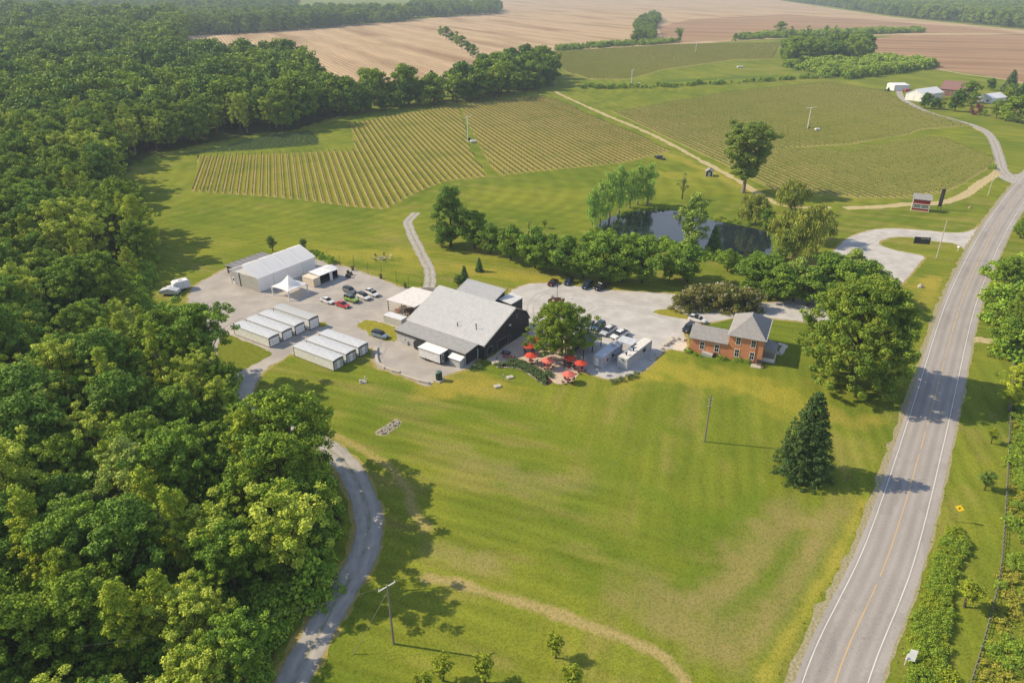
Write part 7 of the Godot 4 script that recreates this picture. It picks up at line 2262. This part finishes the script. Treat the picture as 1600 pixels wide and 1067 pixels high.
func place_name(p: Vector2) -> String:
	var spots := [[Vector2(-25, -78), "by the lower drive"], [Vector2(-33, -100), "inside the drive bend"], [Vector2(-42, -118), "where the drive meets wood"], [Vector2(-75, -135), "opposite the storage grass"], [Vector2(-100, -170), "by the timber screen"], [Vector2(-118, -195), "behind the parked trailers"], [Vector2(-135, -240), "along the upper lawn"], [Vector2(-165, -300), "near the western vineyard"], [Vector2(-60, -60), "in the bottom wood corner"], [Vector2(-65, -95), "in the near wood"], [Vector2(-95, -125), "west of the drive"], [Vector2(-140, -160), "behind the trailer wood"], [Vector2(-190, -220), "west of the lawn wood"], [Vector2(-240, -330), "far back near vineyard"]]
	var best := 1e9
	var said := ""
	for s in spots:
		var d: float = p.distance_to(s[0]) / (20.0 - s[0].y * 0.2)
		if d < best:
			best = d
			said = s[1]
	return said


# where the wood is low: at the drive's mouth and before the parked trailers
var LOW_A: Vector2 = [Vector2(-50.77, -116.19)][0]
var LOW_B: Vector2 = [Vector2(-85.11, -159.30)][0]
var SCREEN: Vector2 = [Vector2(-81.74, -164.88)][0]
var LOW_C: Vector2 = [Vector2(-107.93, -185.97)][0]


func build_trees() -> void:
	var kinds := ["wood maple", "wood ash", "wood oak", "wood poplar", "wood elm", "wood locust", "wood dark", "wood spire", "wood birch"]
	var words := {"wood maple": "round green tree", "wood ash": "pale full tree", "wood oak": "broad tree", "wood poplar": "slim pale tree", "wood elm": "spreading tree", "wood locust": "thin-leaved tree", "wood dark": "dark tree", "wood spire": "narrow spire tree", "wood birch": "feathery grey-green tree"}
	var inner := []
	for q in wood_edge:
		inner.append(q)
	var pts := spread(wood_edge, 6.4, 0.016, 5)
	pts.sort_custom(func(a, b): return a.length() < b.length())
	var said := {}
	var wood_line := edged(wood_edge.slice(13), 3.0)
	var rest := {}
	var n := 0
	var nz := FastNoiseLite.new()
	nz.seed = 3
	nz.frequency = 0.018
	for p in pts:
		if p.distance_to(SCREEN) < 11.0:
			continue
		var d: float = p.length()
		var pick := nz.get_noise_2d(p.x, p.y) * 3.2 + rng.randf_range(-2.2, 2.2)
		var kind: String = kinds[posmod(int(floor(pick * 1.3 + 4.0)), 9)]
		var edge := 0
		var h := rng.randf_range(11.5, 18.5) * (1.0 + 0.0010 * maxf(0.0, d - 90.0))
		if d < 80.0: h *= 0.8
		h *= lerpf(0.55, 1.0, smoothstep(6.0, 24.0, minf(p.distance_to(LOW_A), minf(p.distance_to(LOW_B), p.distance_to(LOW_C)))))
		if n < 285:
			var rank := 9.0
			for q in wood_line:
				rank = minf(rank, p.distance_to(q) / 6.5)
			var label: String = "%s%s%s %s" % ["tall " if h > 17.0 else "short " if h < 14.0 else "", ["front-rank ", "second-rank ", "third-rank ", "inner "][mini(3, int(rank))], words[kind], place_name(p)]
			if said.has(label):
				said[label] += 1
				label += ", %s from the camera" % ordinal(said[label])
			else:
				said[label] = 1
			plant("woodland_tree", kind, Vector3(p.x, 0, p.y), h, label, "tree", "trees of the wood", rng.randf_range(0.9, 1.15))
			n += 1
		else:
			var fk: String = ["far round", "far oval", "far dark", "far airy"][rng.randi() % 4] if d > 230.0 else kind
			if not rest.has(fk):
				rest[fk] = []
			var s: float = h / proto[fk][2] * (1.12 if d > 230.0 else 1.0)
			rest[fk].append(Transform3D(Basis(Vector3.UP, rng.randf() * TAU).scaled(Vector3(s * rng.randf_range(0.95, 1.2), s, s * rng.randf_range(0.95, 1.2))), Vector3(p.x, 0, p.y)))
	# belts and woods farther off, each one mass
	var belts := [
		["vineyard_belt", [Vector2(-105.38, -478.72), Vector2(-84.88, -493.87), Vector2(-69.96, -504.47), Vector2(-45.53, -526.99), Vector2(-22.44, -542.04), Vector2(-1.46, -564.50), Vector2(28.59, -607.31), Vector2(36.65, -631.08), Vector2(39.16, -698.91), Vector2(24.74, -730.04), Vector2(-5.93, -698.91), Vector2(-27.11, -635.21), Vector2(-48.28, -561.18), Vector2(-75.18, -545.14), Vector2(-106.52, -512.70)], 10.5, 20.0, "tree belt along the far edge of the western vineyard"],
		["northern_wood", [Vector2(-737.22, -1200.46), Vector2(-597.75, -1200.46), Vector2(-513.90, -1214.66), Vector2(-393.17, -1358.71), Vector2(-289.72, -1563.24), Vector2(-218.44, -1703.46), Vector2(-245.52, -1870.57), Vector2(-406.04, -1904.45), Vector2(-603.28, -1837.84), Vector2(-874.94, -1775.65), Vector2(-1044.50, -1717.44)], 16.0, 24.0, "long wood behind the ploughed field"],
		["skyline_wood", [Vector2(-1411.72, -1870.57), Vector2(-937.02, -1904.45), Vector2(-647.65, -1975.96), Vector2(-654.71, -2430.19), Vector2(-978.92, -3345.59), Vector2(-2002.62, -4115.60), Vector2(-3070.68, -4115.60)], 22.0, 26.0, "wood along the skyline beyond the long wood"],
		["field_copse", [Vector2(-241.31, -1837.84), Vector2(-153.45, -1870.57), Vector2(-30.55, -2073.10), Vector2(-29.10, -2375.75), Vector2(-198.40, -2430.19), Vector2(-310.44, -2375.75)], 18.0, 24.0, "copse standing in the far ploughed land"],
		["horizon_wood", [Vector2(1318.30, -4279.33), Vector2(1063.90, -2609.26), Vector2(945.40, -1921.85), Vector2(934.45, -1414.37), Vector2(960.00, -1259.26), Vector2(1677.78, -2136.01), Vector2(1990.92, -3058.52), Vector2(2360.54, -4858.31), Vector2(2418.91, -6652.52)], 15.0, 21.0, "wood along the skyline beyond the ploughed field"],
		["hedge_copse", [Vector2(291.48, -814.00), Vector2(312.00, -800.91), Vector2(340.18, -814.00), Vector2(379.22, -834.44), Vector2(406.50, -855.87), Vector2(423.38, -918.52), Vector2(377.20, -918.52), Vector2(323.81, -902.05)], 8.5, 19.0, "tall copse between the far vineyard and dark field"],
		["copse_scrub", [Vector2(276.32, -763.92), Vector2(285.70, -730.04), Vector2(290.82, -684.27), Vector2(304.25, -674.83), Vector2(365.90, -719.38), Vector2(416.36, -755.17), Vector2(435.72, -775.88), Vector2(418.53, -807.40), Vector2(393.26, -834.44), Vector2(330.91, -800.91), Vector2(294.88, -794.51)], 6.5, 7.0, "scrub along the foot of the tall copse"],
		["field_hedge", [Vector2(57.96, -962.33), Vector2(108.62, -1000.37), Vector2(173.70, -1041.41), Vector2(235.08, -1085.83), Vector2(244.42, -1121.61), Vector2(180.83, -1085.83), Vector2(112.90, -1041.41), Vector2(57.94, -990.59)], 6.5, 5.0, "low hedge between the far vineyard and ploughed field"],
		["field_hedge", [Vector2(321.85, -1121.61), Vector2(389.68, -1173.02), Vector2(493.75, -1214.66), Vector2(568.69, -1259.26), Vector2(692.44, -1307.15), Vector2(718.95, -1358.71), Vector2(591.52, -1323.91), Vector2(412.50, -1244.05), Vector2(336.10, -1173.02)], 8.0, 7.0, "hedge along the top of the far vineyard"],
		["thicket", [Vector2(162.27, -1052.19), Vector2(199.25, -1200.46), Vector2(221.93, -1414.37), Vector2(298.94, -1775.65), Vector2(359.32, -1939.56), Vector2(317.29, -1662.85), Vector2(247.14, -1358.71), Vector2(214.45, -1146.76)], 9.0, 12.0, "crooked thicket between two ploughed fields"],
		["verge_hedge", [Vector2(54.74, -609.23), Vector2(83.17, -607.31), Vector2(120.27, -611.16), Vector2(161.68, -631.08), Vector2(209.93, -647.92), Vector2(253.80, -670.20), Vector2(288.91, -679.52), Vector2(292.75, -689.08), Vector2(254.24, -679.52), Vector2(213.27, -658.88), Vector2(163.68, -639.40), Vector2(122.08, -620.97), Vector2(84.67, -618.98), Vector2(55.90, -622.97)], 6.0, 3.2, "low hedge row between the two eastern vineyards"],
	]
	for bl in belts:
		var low: bool = bl[3] < 9.5
		var ps := spread(bl[1], bl[2], 0.0, 9)
		var groups := {}
		for p in ps:
			var fk: String = "far bush" if low and rng.randf() < 0.72 else ["far round", "far oval", "far dark", "far airy"][rng.randi() % 4]
			if not groups.has(fk):
				groups[fk] = []
			var s: float = bl[3] * rng.randf_range(0.5, 1.35) / proto[fk][2]
			groups[fk].append(Transform3D(Basis(Vector3.UP, rng.randf() * TAU).scaled(Vector3(s * rng.randf_range(0.95, 1.3), s, s * rng.randf_range(0.95, 1.3))), Vector3(p.x, 0, p.y)))
		var holder := thing(bl[0], bl[4], "wood")
		holder.set_meta("kind", "stuff")
		for fk in groups:
			swarm("crown", proto[fk][1], groups[fk], holder)
			swarm("trunk", proto[fk][0], groups[fk], holder)
	var back := thing("deep_wood", "the rest of the wood, reading as one mass of crowns", "wood")
	back.set_meta("kind", "stuff")
	var total := 0
	for fk in rest:
		swarm("crown", proto[fk][1], rest[fk], back)
		swarm("trunk", proto[fk][0], rest[fk], back)
		total += rest[fk].size()
	print("wood trees ", n, " rest ", total)
	# undergrowth along the wood's edge and on its floor
	var under := []
	var line := edged(wood_edge, 2.4)
	for q in line:
		if q.length() < 330.0 and q.y > -420.0:
			for k in 2:
				var s := rng.randf_range(0.6, 1.5)
				under.append(Transform3D(Basis(Vector3.UP, rng.randf() * TAU).scaled(Vector3.ONE * s), Vector3(q.x - rng.randf_range(-0.5, 5.0), 0, q.y + rng.randf_range(-2, 2))))
	tag(swarm("undergrowth", proto["green bush"][1], under), "leafy undergrowth along the edge of the wood", "undergrowth")
	under = []
	for p in pts:
		if p.length() < 190.0:
			for k in 3:
				var s := rng.randf_range(0.8, 2.2)
				var at := Vector3(p.x + rng.randf_range(-4, 4), 0, p.y + rng.randf_range(-4, 4))
				under.append(Transform3D(Basis(Vector3.UP, rng.randf() * TAU).scaled(Vector3(s, s * rng.randf_range(0.7, 1.5), s)), at))
	tag(swarm("forest_brush", proto["green bush"][1], under), "bushes and young growth on the floor of the wood", "undergrowth")
	under = []
	for p in spread([Vector2(-167.97, -365.41), Vector2(-159.40, -373.35), Vector2(-150.35, -387.49), Vector2(-141.74, -409.71), Vector2(-126.67, -423.29), Vector2(-118.78, -426.49), Vector2(-112.57, -415.17), Vector2(-106.65, -398.60), Vector2(-104.75, -388.03), Vector2(-131.24, -376.41), Vector2(-160.28, -367.37)], 1.5, 0.0, 12):
		under.append(Transform3D(Basis(Vector3.UP, rng.randf() * TAU).scaled(Vector3(1.2, 0.75, 1.2) * rng.randf_range(0.7, 1.1)), Vector3(p.x, 0, p.y)))
	tag(swarm("crop_plants", proto["hedge plant"][1], under), "dense dark green crop standing in the strip below the wood", "crop")
	single_trees()
	farm_trees()


func single_trees() -> void:
	plant("maple_tree", "great maple", Vector3(73.28, 0.00, -132.92), 25.0, "huge round green maple overhanging the road beside the brick house", "tree")
	plant("patio_tree", "patio tree", Vector3(11.56, 0.00, -147.07), 13.0, "bright green tree shading the patio of red parasols", "tree")
	plant("spruce_tree", "spruce", Vector3(51.59, 0.00, -102.23), 17.3, "tall dark spruce standing alone on the lawn by the road", "tree")
	plant("cottonwood_tree", "cottonwood", Vector3(95.92, 0.00, -290.92), 28.0, "tall lone cottonwood at the edge of the eastern vineyard", "tree", "", 1.22)
	plant("twin_tree", "tall twin", Vector3(-20.35, 0.00, -224.03), 20.0, "tall dark double-headed tree at the west end of the lot tree row", "tree")
	var row := [[742, 388, 11, "second"], [766, 398, 11.5, "third"], [798, 407, 11, "fourth"], [838, 420, 11.5, "fifth"], [862, 424, 12, "sixth"], [888, 432, 11.5, "seventh"], [913, 436, 12, "eighth"], [942, 440, 13, "ninth"], [972, 441, 13.5, "tenth"], [1003, 443, 12.5, "eleventh"]]
	var places := [Vector3(-12.21, 0.00, -222.14), Vector3(-7.00, 0.00, -216.62), Vector3(-0.40, 0.00, -211.33), Vector3(7.05, 0.00, -204.06), Vector3(11.65, 0.00, -201.91), Vector3(16.45, 0.00, -198.23), Vector3(21.19, 0.00, -195.67), Vector3(26.45, 0.00, -193.67), Vector3(32.20, 0.00, -193.17), Vector3(37.84, 0.00, -192.18)]
	for i in row.size():
		plant("row_tree", ["row maple", "row maple b"][i % 2], places[i], row[i][2] * [1.12, 0.9, 1.0, 1.15, 0.92, 1.08, 0.9, 1.12, 0.98, 1.1][i], "rounded tree of the row behind the parking lot, %s from the double-headed tree" % row[i][3], "tree", "tree row behind the parking lot", 1.08)
	var willows := [[Vector3(28.71, 0.00, -243.84), 14.0, "leaning outermost"], [Vector3(32.20, 0.00, -250.60), 15.5, "thick second"], [Vector3(36.13, 0.00, -256.09), 17.0, "third"], [Vector3(40.46, 0.00, -261.79), 18.0, "tallest"], [Vector3(45.59, 0.00, -268.58), 14.5, "slim fifth"], [Vector3(49.25, 0.00, -272.99), 16.0, "sixth"], [Vector3(52.97, 0.00, -271.21), 16.5, "farthest"]]
	for w in willows:
		plant("pond_willow", "pond willow", w[0], w[1], "airy drooping willow by the pond's west end, %s of its clump" % w[2], "tree", "willows at the pond's west end")
	plant("thin_tree", "thin tree", Vector3(68.61, 0.00, -281.23), 11.0, "thin nearly bare tree on the grass behind the pond", "tree")
	plant("poplar_tree", "silver poplar", Vector3(58.09, 0.00, -218.43), 19.0, "full pale green poplar on the near bank of the pond", "tree", "", 0.85)
	plant("cedar_tree", "cedar", Vector3(64.69, 0.00, -216.62), 10.0, "narrow dark cedar beside the pale poplar at the pond", "tree")
	plant("dark_tree", "row maple b", Vector3(51.29, 0.00, -193.17), 11.5, "dark spreading tree below the poplar, at the lot's back", "tree", "", 1.25)
	plant("dark_tree", "row maple", Vector3(46.24, 0.00, -194.17), 9.0, "thin-crowned tree between the tree row and the dark spreading tree", "tree", "", 0.8)
	plant("small_maple", "row maple", Vector3(65.30, 0.00, -201.38), 7.0, "small round tree standing alone on grass below the pond", "tree")
	var right := [["weeping willow", Vector3(87.73, 0.00, -247.56), 11.0, "pale willow at the pond's east end behind a dark bush"], ["weeping willow", Vector3(105.64, 0.00, -261.79), 12.0, "bright willow in front of the cottonwood's shadow"], ["weeping willow", Vector3(89.19, 0.00, -213.65), 15.5, "large weeping willow between the pond and the overflow lot"], ["weeping willow", Vector3(100.90, 0.00, -228.55), 12.5, "weeping willow hanging toward the overflow lot entrance"], ["silver poplar", Vector3(84.95, 0.00, -210.75), 10.0, "leafy upright tree at the foot of the large weeping willow"], ["row maple b", Vector3(89.32, 0.00, -240.93), 8.0, "dark bushy tree between the pond willows"]]
	for q in right:
		plant("willow_tree" if q[0] == "weeping willow" else "bank_tree", q[0], q[1], q[2], q[3], "tree")
	var dark := [[Vector3(67.12, 0.00, -185.97), 9.0, "first, nearest the lilacs"], [Vector3(70.81, 0.00, -182.76), 10.5, "second"], [Vector3(73.02, 0.00, -179.20), 9.5, "third"], [Vector3(77.42, 0.00, -179.20), 11.0, "fourth"], [Vector3(80.02, 0.00, -175.75), 10.0, "fifth"], [Vector3(85.86, 0.00, -180.08), 12.0, "sixth"], [Vector3(87.98, 0.00, -175.75), 11.5, "seventh"], [Vector3(93.88, 0.00, -182.76), 12.0, "eighth, against the overflow lot"], [Vector3(96.01, 0.00, -177.46), 11.0, "ninth, touching the great maple"], [Vector3(71.13, 0.00, -193.17), 8.0, "a small one set behind the others"], [Vector3(96.11, 0.00, -170.78), 9.0, "last before the roadside"]]
	var di := 0
	for q in dark:
		plant("grove_tree", ["row maple b", "wood dark", "row maple", "silver poplar"][di % 4], q[0], q[1] * 1.12, "dark rounded tree of the grove behind the house, " + q[2], "tree", "grove behind the house", 1.15)
		di += 1
	var lil := [[Vector3(45.53, 0.00, -173.24), 5.0, "west end, beside the lot"], [Vector3(49.68, 0.00, -174.91), 6.0, "second from the lot"], [Vector3(53.58, 0.00, -175.33), 6.5, "middle of the bank"], [Vector3(57.34, 0.00, -174.49), 7.0, "browner, behind the white car"], [Vector3(60.94, 0.00, -173.24), 6.0, "against the house roof"], [Vector3(64.27, 0.00, -174.07), 5.5, "house end of the bank"]]
	for q in lil:
		plant("lilac_bush", "lilac", q[0], q[1], "large flowering lilac bush, " + q[2], "bush", "lilac bank beside the house")
	var wn := 0
	for q in [[Vector3(42.29, 0.00, -148.37), 0.9], [Vector3(43.15, 0.00, -147.41), 0.8], [Vector3(44.04, 0.00, -146.66), 0.6], [Vector3(48.55, 0.00, -145.53), 1.1], [Vector3(49.46, 0.00, -144.98), 0.9], [Vector3(51.83, 0.00, -144.61), 0.9], [Vector3(52.83, 0.00, -144.42), 1.0], [Vector3(53.72, 0.00, -143.87), 0.8], [Vector3(54.55, 0.00, -143.69), 1.0], [Vector3(41.83, 0.00, -149.14), 1.2]]:
		wn += 1
		plant("wall_plant", "green bush", q[0], q[1], "small green plant at the foot of the brick house wall, %s from the terrace" % ordinal(wn), "plant", "plants along the house wall")
	plant("roadside_tree", "great maple", Vector3(124.59, 0.00, -154.01), 15.0, "full green tree on the far roadside opposite the great maple", "tree", "", 0.75)
	plant("roadside_tree", "wood maple", Vector3(141.50, 0.00, -188.32), 9.5, "smaller green tree at the road edge north of the side path", "tree", "", 1.2)
	plant("roadside_tree", "row maple", Vector3(116.91, 0.00, -149.65), 8.5, "light green tree beside the side path mouth", "tree")
	plant("roadside_tree", "wood ash", Vector3(102.05, 0.00, -123.64), 11.0, "pale loose-leaved tree at the top of the black fence", "tree", "", 1.0)
	plant("roadside_tree", "wood oak", Vector3(164.22, 0.00, -203.52), 12.0, "tree at the picture edge across the road from the sign", "tree")
	plant("roadside_tree", "row maple", Vector3(173.96, 0.00, -232.55), 7.0, "small tree across the road from the entrance drive", "tree")
	for q in [[Vector3(133.73, 0.00, -179.20), 5.0, "dense bush on the far roadside below the smaller tree"], [Vector3(125.50, 0.00, -166.81), 4.6, "dense bush on the far roadside above the side path"], [Vector3(135.42, 0.00, -174.91), 7.0, "tall bush behind the far roadside bushes"], [Vector3(144.59, 0.00, -198.23), 4.4, "round bush at the road edge near the wire crossing"], [Vector3(118.12, 0.00, -145.80), 6.5, "bush under the full roadside tree"], [Vector3(149.75, 0.00, -193.17), 8.0, "tall bush at the picture edge across the road"]]:
		plant("roadside_bush", "green bush", q[0], q[1], q[2], "bush", "", 1.1)
	plant("sapling", "sapling", Vector3(91.13, 0.00, -111.62), 3.6, "small bright sapling in the great maple's shadow by the fence", "sapling")
	plant("sapling", "dark sapling", Vector3(81.71, 0.00, -97.82), 4.2, "thin dark sapling on the mown strip above the yellow sign", "sapling")
	plant("sapling", "sapling", Vector3(63.67, 0.00, -72.10), 5.0, "round bright sapling beside the roadside hedge", "sapling", "", 1.2)
	plant("sapling", "sapling", Vector3(53.38, 0.00, -58.14), 4.6, "bright sapling top at the foot of the roadside hedge", "sapling")
	for q in [[Vector3(-8.69, 0.00, -60.29), 4.6, "yellow-green sapling on the near lawn, first from the drive"], [Vector3(-3.45, 0.00, -60.11), 4.8, "dense sapling on the near lawn, second from the drive"], [Vector3(5.66, 0.00, -63.70), 4.2, "sapling on the near lawn just under the tan track"], [Vector3(7.51, 0.00, -58.49), 5.0, "sapling at the bottom of the near lawn below the tan track"], [Vector3(-10.61, 0.00, -57.97), 4.4, "sapling top at the very bottom of the near lawn"]]:
		plant("sapling", "sapling", q[0], q[1], q[2], "sapling")
	plant("small_tree", "dark sapling", Vector3(-77.78, 0.00, -219.04), 5.6, "small dark round tree behind the white marquee", "tree", "", 1.0)
	plant("small_tree", "dark sapling", Vector3(-67.96, 0.00, -219.65), 4.5, "second small dark tree behind the marquee ridge", "tree", "", 1.0)
	plant("small_pine", "cedar", Vector3(-13.71, 0.00, -190.72), 6.0, "loose young pine in front of the barn's rear roof", "tree")
	plant("small_pine", "cedar", Vector3(-9.88, 0.00, -201.38), 4.5, "young pine on the grass near the gravel path", "tree")
	plant("small_pine", "dark sapling", Vector3(-15.43, 0.00, -188.80), 4.2, "bushy young tree beside the loose young pine", "tree")
	plant("pond_sapling", "thin tree", Vector3(5.76, 0.00, -235.98), 6.0, "slender sapling behind the lot tree row", "sapling")
	plant("pond_sapling", "sapling", Vector3(11.62, 0.00, -243.84), 3.2, "tiny sapling alone on the lawn west of the pond", "sapling")
	for q in [[Vector3(-62.40, 0.00, -214.83), "left"], [Vector3(-59.80, 0.00, -212.48), "middle"], [Vector3(-57.24, 0.00, -210.18), "right"], [Vector3(-55.86, 0.00, -208.48), "stony end"]]:
		plant("marquee_bush", "green bush", q[0], 2.0, "dark bush of the planting behind the marquee's far corner, %s" % q[1], "bush", "planting behind the marquee")
	var far_single := [["far oval", Vector3(-114.16, 0.00, -1229.18), 15, "pale tree at the tip of the tree spit in the ploughed field"], ["far round", Vector3(-99.24, 0.00, -1159.74), 17, "second tree of the spit in the ploughed field"], ["far dark", Vector3(-85.87, 0.00, -1097.51), 14, "third, darker tree of the spit in the ploughed field"], ["far oval", Vector3(-74.69, 0.00, -1041.41), 18, "tall fourth tree of the spit in the ploughed field"], ["far round", Vector3(-63.96, 0.00, -981.00), 16, "fifth tree of the spit in the ploughed field"], ["far dark", Vector3(-53.58, 0.00, -926.97), 13, "sixth, low dark tree of the spit in the ploughed field"], ["far round", Vector3(-44.62, 0.00, -870.75), 14, "seventh tree of the spit, nearest the belt"], ["far oval", Vector3(-36.35, 0.00, -814.00), 12, "last small tree of the spit, touching the belt"], ["far round", Vector3(-17.11, 0.00, -670.20), 20, "broad tree at the west end of the belt's tall group"], ["far dark", Vector3(0.00, 0.00, -679.52), 25, "tall dark tree rising over the vineyard belt"], ["far dark", Vector3(12.71, 0.00, -679.52), 28, "tallest dark round tree of the vineyard belt"], ["far pine", Vector3(-60.53, 0.00, -567.85), 19, "dark pine standing in the vineyard belt"], ["far round", Vector3(-119.84, 0.00, -512.70), 17, "round tree at the gap of the vineyard belt"], ["far airy", Vector3(-97.12, 0.00, -535.93), 14, "light tree in the vineyard belt gap"], ["far airy", Vector3(233.59, 0.00, -1074.39), 20, "single pale tree on the far hedge line"], ["far round", Vector3(417.43, 0.00, -1200.46), 22, "largest tree of the far hedge"], ["far oval", Vector3(428.52, 0.00, -1186.59), 17, "pale tree next to the largest far hedge tree"], ["far oval", Vector3(460.27, 0.00, -1200.46), 17, "middle tree of the far hedge"], ["far airy", Vector3(493.75, 0.00, -1214.66), 16, "thin tree of the far hedge"], ["far oval", Vector3(508.86, 0.00, -1214.66), 17, "last tall tree of the far hedge"], ["far airy", Vector3(282.40, 0.00, -775.88), 21, "pale willow at the corner of the far vineyard"], ["far round", Vector3(219.08, 0.00, -1323.91), 17, "tree at the head of the crooked thicket"]]
	for q in far_single:
		plant("distant_tree", q[0], q[1], q[2], q[3], "tree")
	# rough growth: roadside hedge, meadow beyond the fence, pond reeds
	var spots := []
	var pale := []
	for p in spread([Vector2(47.25, -56.25), Vector2(52.31, -64.49), Vector2(56.19, -70.81), Vector2(61.37, -77.32), Vector2(67.01, -84.64), Vector2(69.59, -87.53), Vector2(71.80, -87.83), Vector2(72.60, -86.36), Vector2(71.41, -84.64), Vector2(66.97, -79.23), Vector2(62.71, -74.27), Vector2(59.52, -68.62), Vector2(56.46, -63.50), Vector2(54.10, -60.66), Vector2(51.34, -56.25)], 0.62, 0.0, 4):
		var tr := Transform3D(Basis(Vector3.UP, rng.randf() * TAU).scaled(Vector3(1, 1.2, 1) * rng.randf_range(0.35, 0.85)), Vector3(p.x, 0, p.y))
		if noise_b.get_noise_2d(p.x * 4.0, p.y * 4.0) + rng.randf_range(-0.2, 0.2) > 0.12: pale.append(tr)
		else: spots.append(tr)
	tag(swarm("roadside_brush", proto["bright clump"][1], pale), "brighter brush growing through the roadside hedge", "hedge", "", "stuff")
	pale = []
	tag(swarm("roadside_hedge", proto["weed clump"][1], spots), "rough green hedge of weeds and brush along the road verge", "hedge", "", "stuff")
	spots = []
	for p in spread([Vector2(55.90, -56.25), Vector2(66.52, -70.25), Vector2(73.87, -79.88), Vector2(85.48, -97.08), Vector2(101.20, -121.24), Vector2(110.34, -134.02), Vector2(127.73, -136.82), Vector2(77.21, -56.25)], 1.35, 0.0, 6):
		var b := noise_b.get_noise_2d(p.x * 1.5, p.y * 1.5)
		var tr := Transform3D(Basis(Vector3.UP, rng.randf() * TAU).scaled(Vector3(1, 0.8, 1) * rng.randf_range(0.5, 1.1 + maxf(0.0, b) * 1.5)), Vector3(p.x, 0, p.y))
		if b > -0.12: spots.append(tr)
		elif rng.randf() < 0.7: pale.append(tr)
	tag(swarm("rough_meadow", proto["weed clump"][1], spots), "rough green weeds beyond the black fence", "weeds", "", "stuff")
	tag(swarm("dry_meadow", proto["pale clump"][1], pale), "paler dry weeds in patches beyond the black fence", "weeds", "", "stuff")
	spots = []
	for p in spread([Vector2(22.86, -231.21), Vector2(29.99, -236.68), Vector2(35.10, -233.23), Vector2(43.33, -229.87), Vector2(51.24, -225.95), Vector2(58.51, -220.27), Vector2(62.98, -217.22), Vector2(66.99, -211.33), Vector2(71.79, -211.91), Vector2(70.06, -207.92), Vector2(60.25, -210.18), Vector2(49.79, -218.43), Vector2(42.50, -224.67), Vector2(32.18, -227.24), Vector2(25.75, -227.24)], 2.2, 0.0, 8):
		spots.append(Transform3D(Basis(Vector3.UP, rng.randf() * TAU).scaled(Vector3.ONE * rng.randf_range(0.6, 1.2)), Vector3(p.x, 0, p.y)))
	tag(swarm("pond_reeds", proto["green bush"][1], spots), "reedy bushes along the near bank of the pond", "reeds", "", "stuff")
	spots = []
	for p in spread([Vector2(38.35, -258.51), Vector2(45.07, -263.46), Vector2(52.38, -267.72), Vector2(60.70, -268.58), Vector2(60.27, -265.15), Vector2(51.17, -263.46), Vector2(44.58, -260.14), Vector2(39.22, -256.09)], 1.8, 0.0, 8) + spread([Vector2(71.90, -258.51), Vector2(80.18, -253.71), Vector2(87.50, -246.80), Vector2(90.22, -240.93), Vector2(89.30, -238.08), Vector2(86.37, -243.10), Vector2(78.91, -249.07), Vector2(71.92, -253.71)], 2.6, 0.0, 8):
		spots.append(Transform3D(Basis(Vector3.UP, rng.randf() * TAU).scaled(Vector3.ONE * rng.randf_range(0.4, 0.8)), Vector3(p.x, 0, p.y)))
	tag(swarm("bank_growth", proto["weed clump"][1], spots), "low growth on the far bank of the pond", "reeds", "", "stuff")
	# tufts along the road shoulder and the verge
	spots = []
	var line := smooth_line(road_line, 1.1, false)
	for i in range(1, line.size() - 1):
		var d := (line[i + 1] - line[i - 1]).normalized()
		var s := Vector2(-d.y, d.x)
		for side in [-5.9, 5.4]:
			if rng.randf() < 0.5 and line[i].length() < 260.0:
				var p: Vector2 = line[i] + s * (side + rng.randf_range(-0.5, 0.5)) + d * rng.randf()
				spots.append(Transform3D(Basis(Vector3.UP, rng.randf() * TAU).scaled(Vector3(1, 0.7, 1) * rng.randf_range(0.12, 0.3)), Vector3(p.x, 0, p.y)))
	tag(swarm("verge_tufts", proto["pale clump"][1], spots), "grass tufts growing along the road shoulder", "grass", "", "stuff")
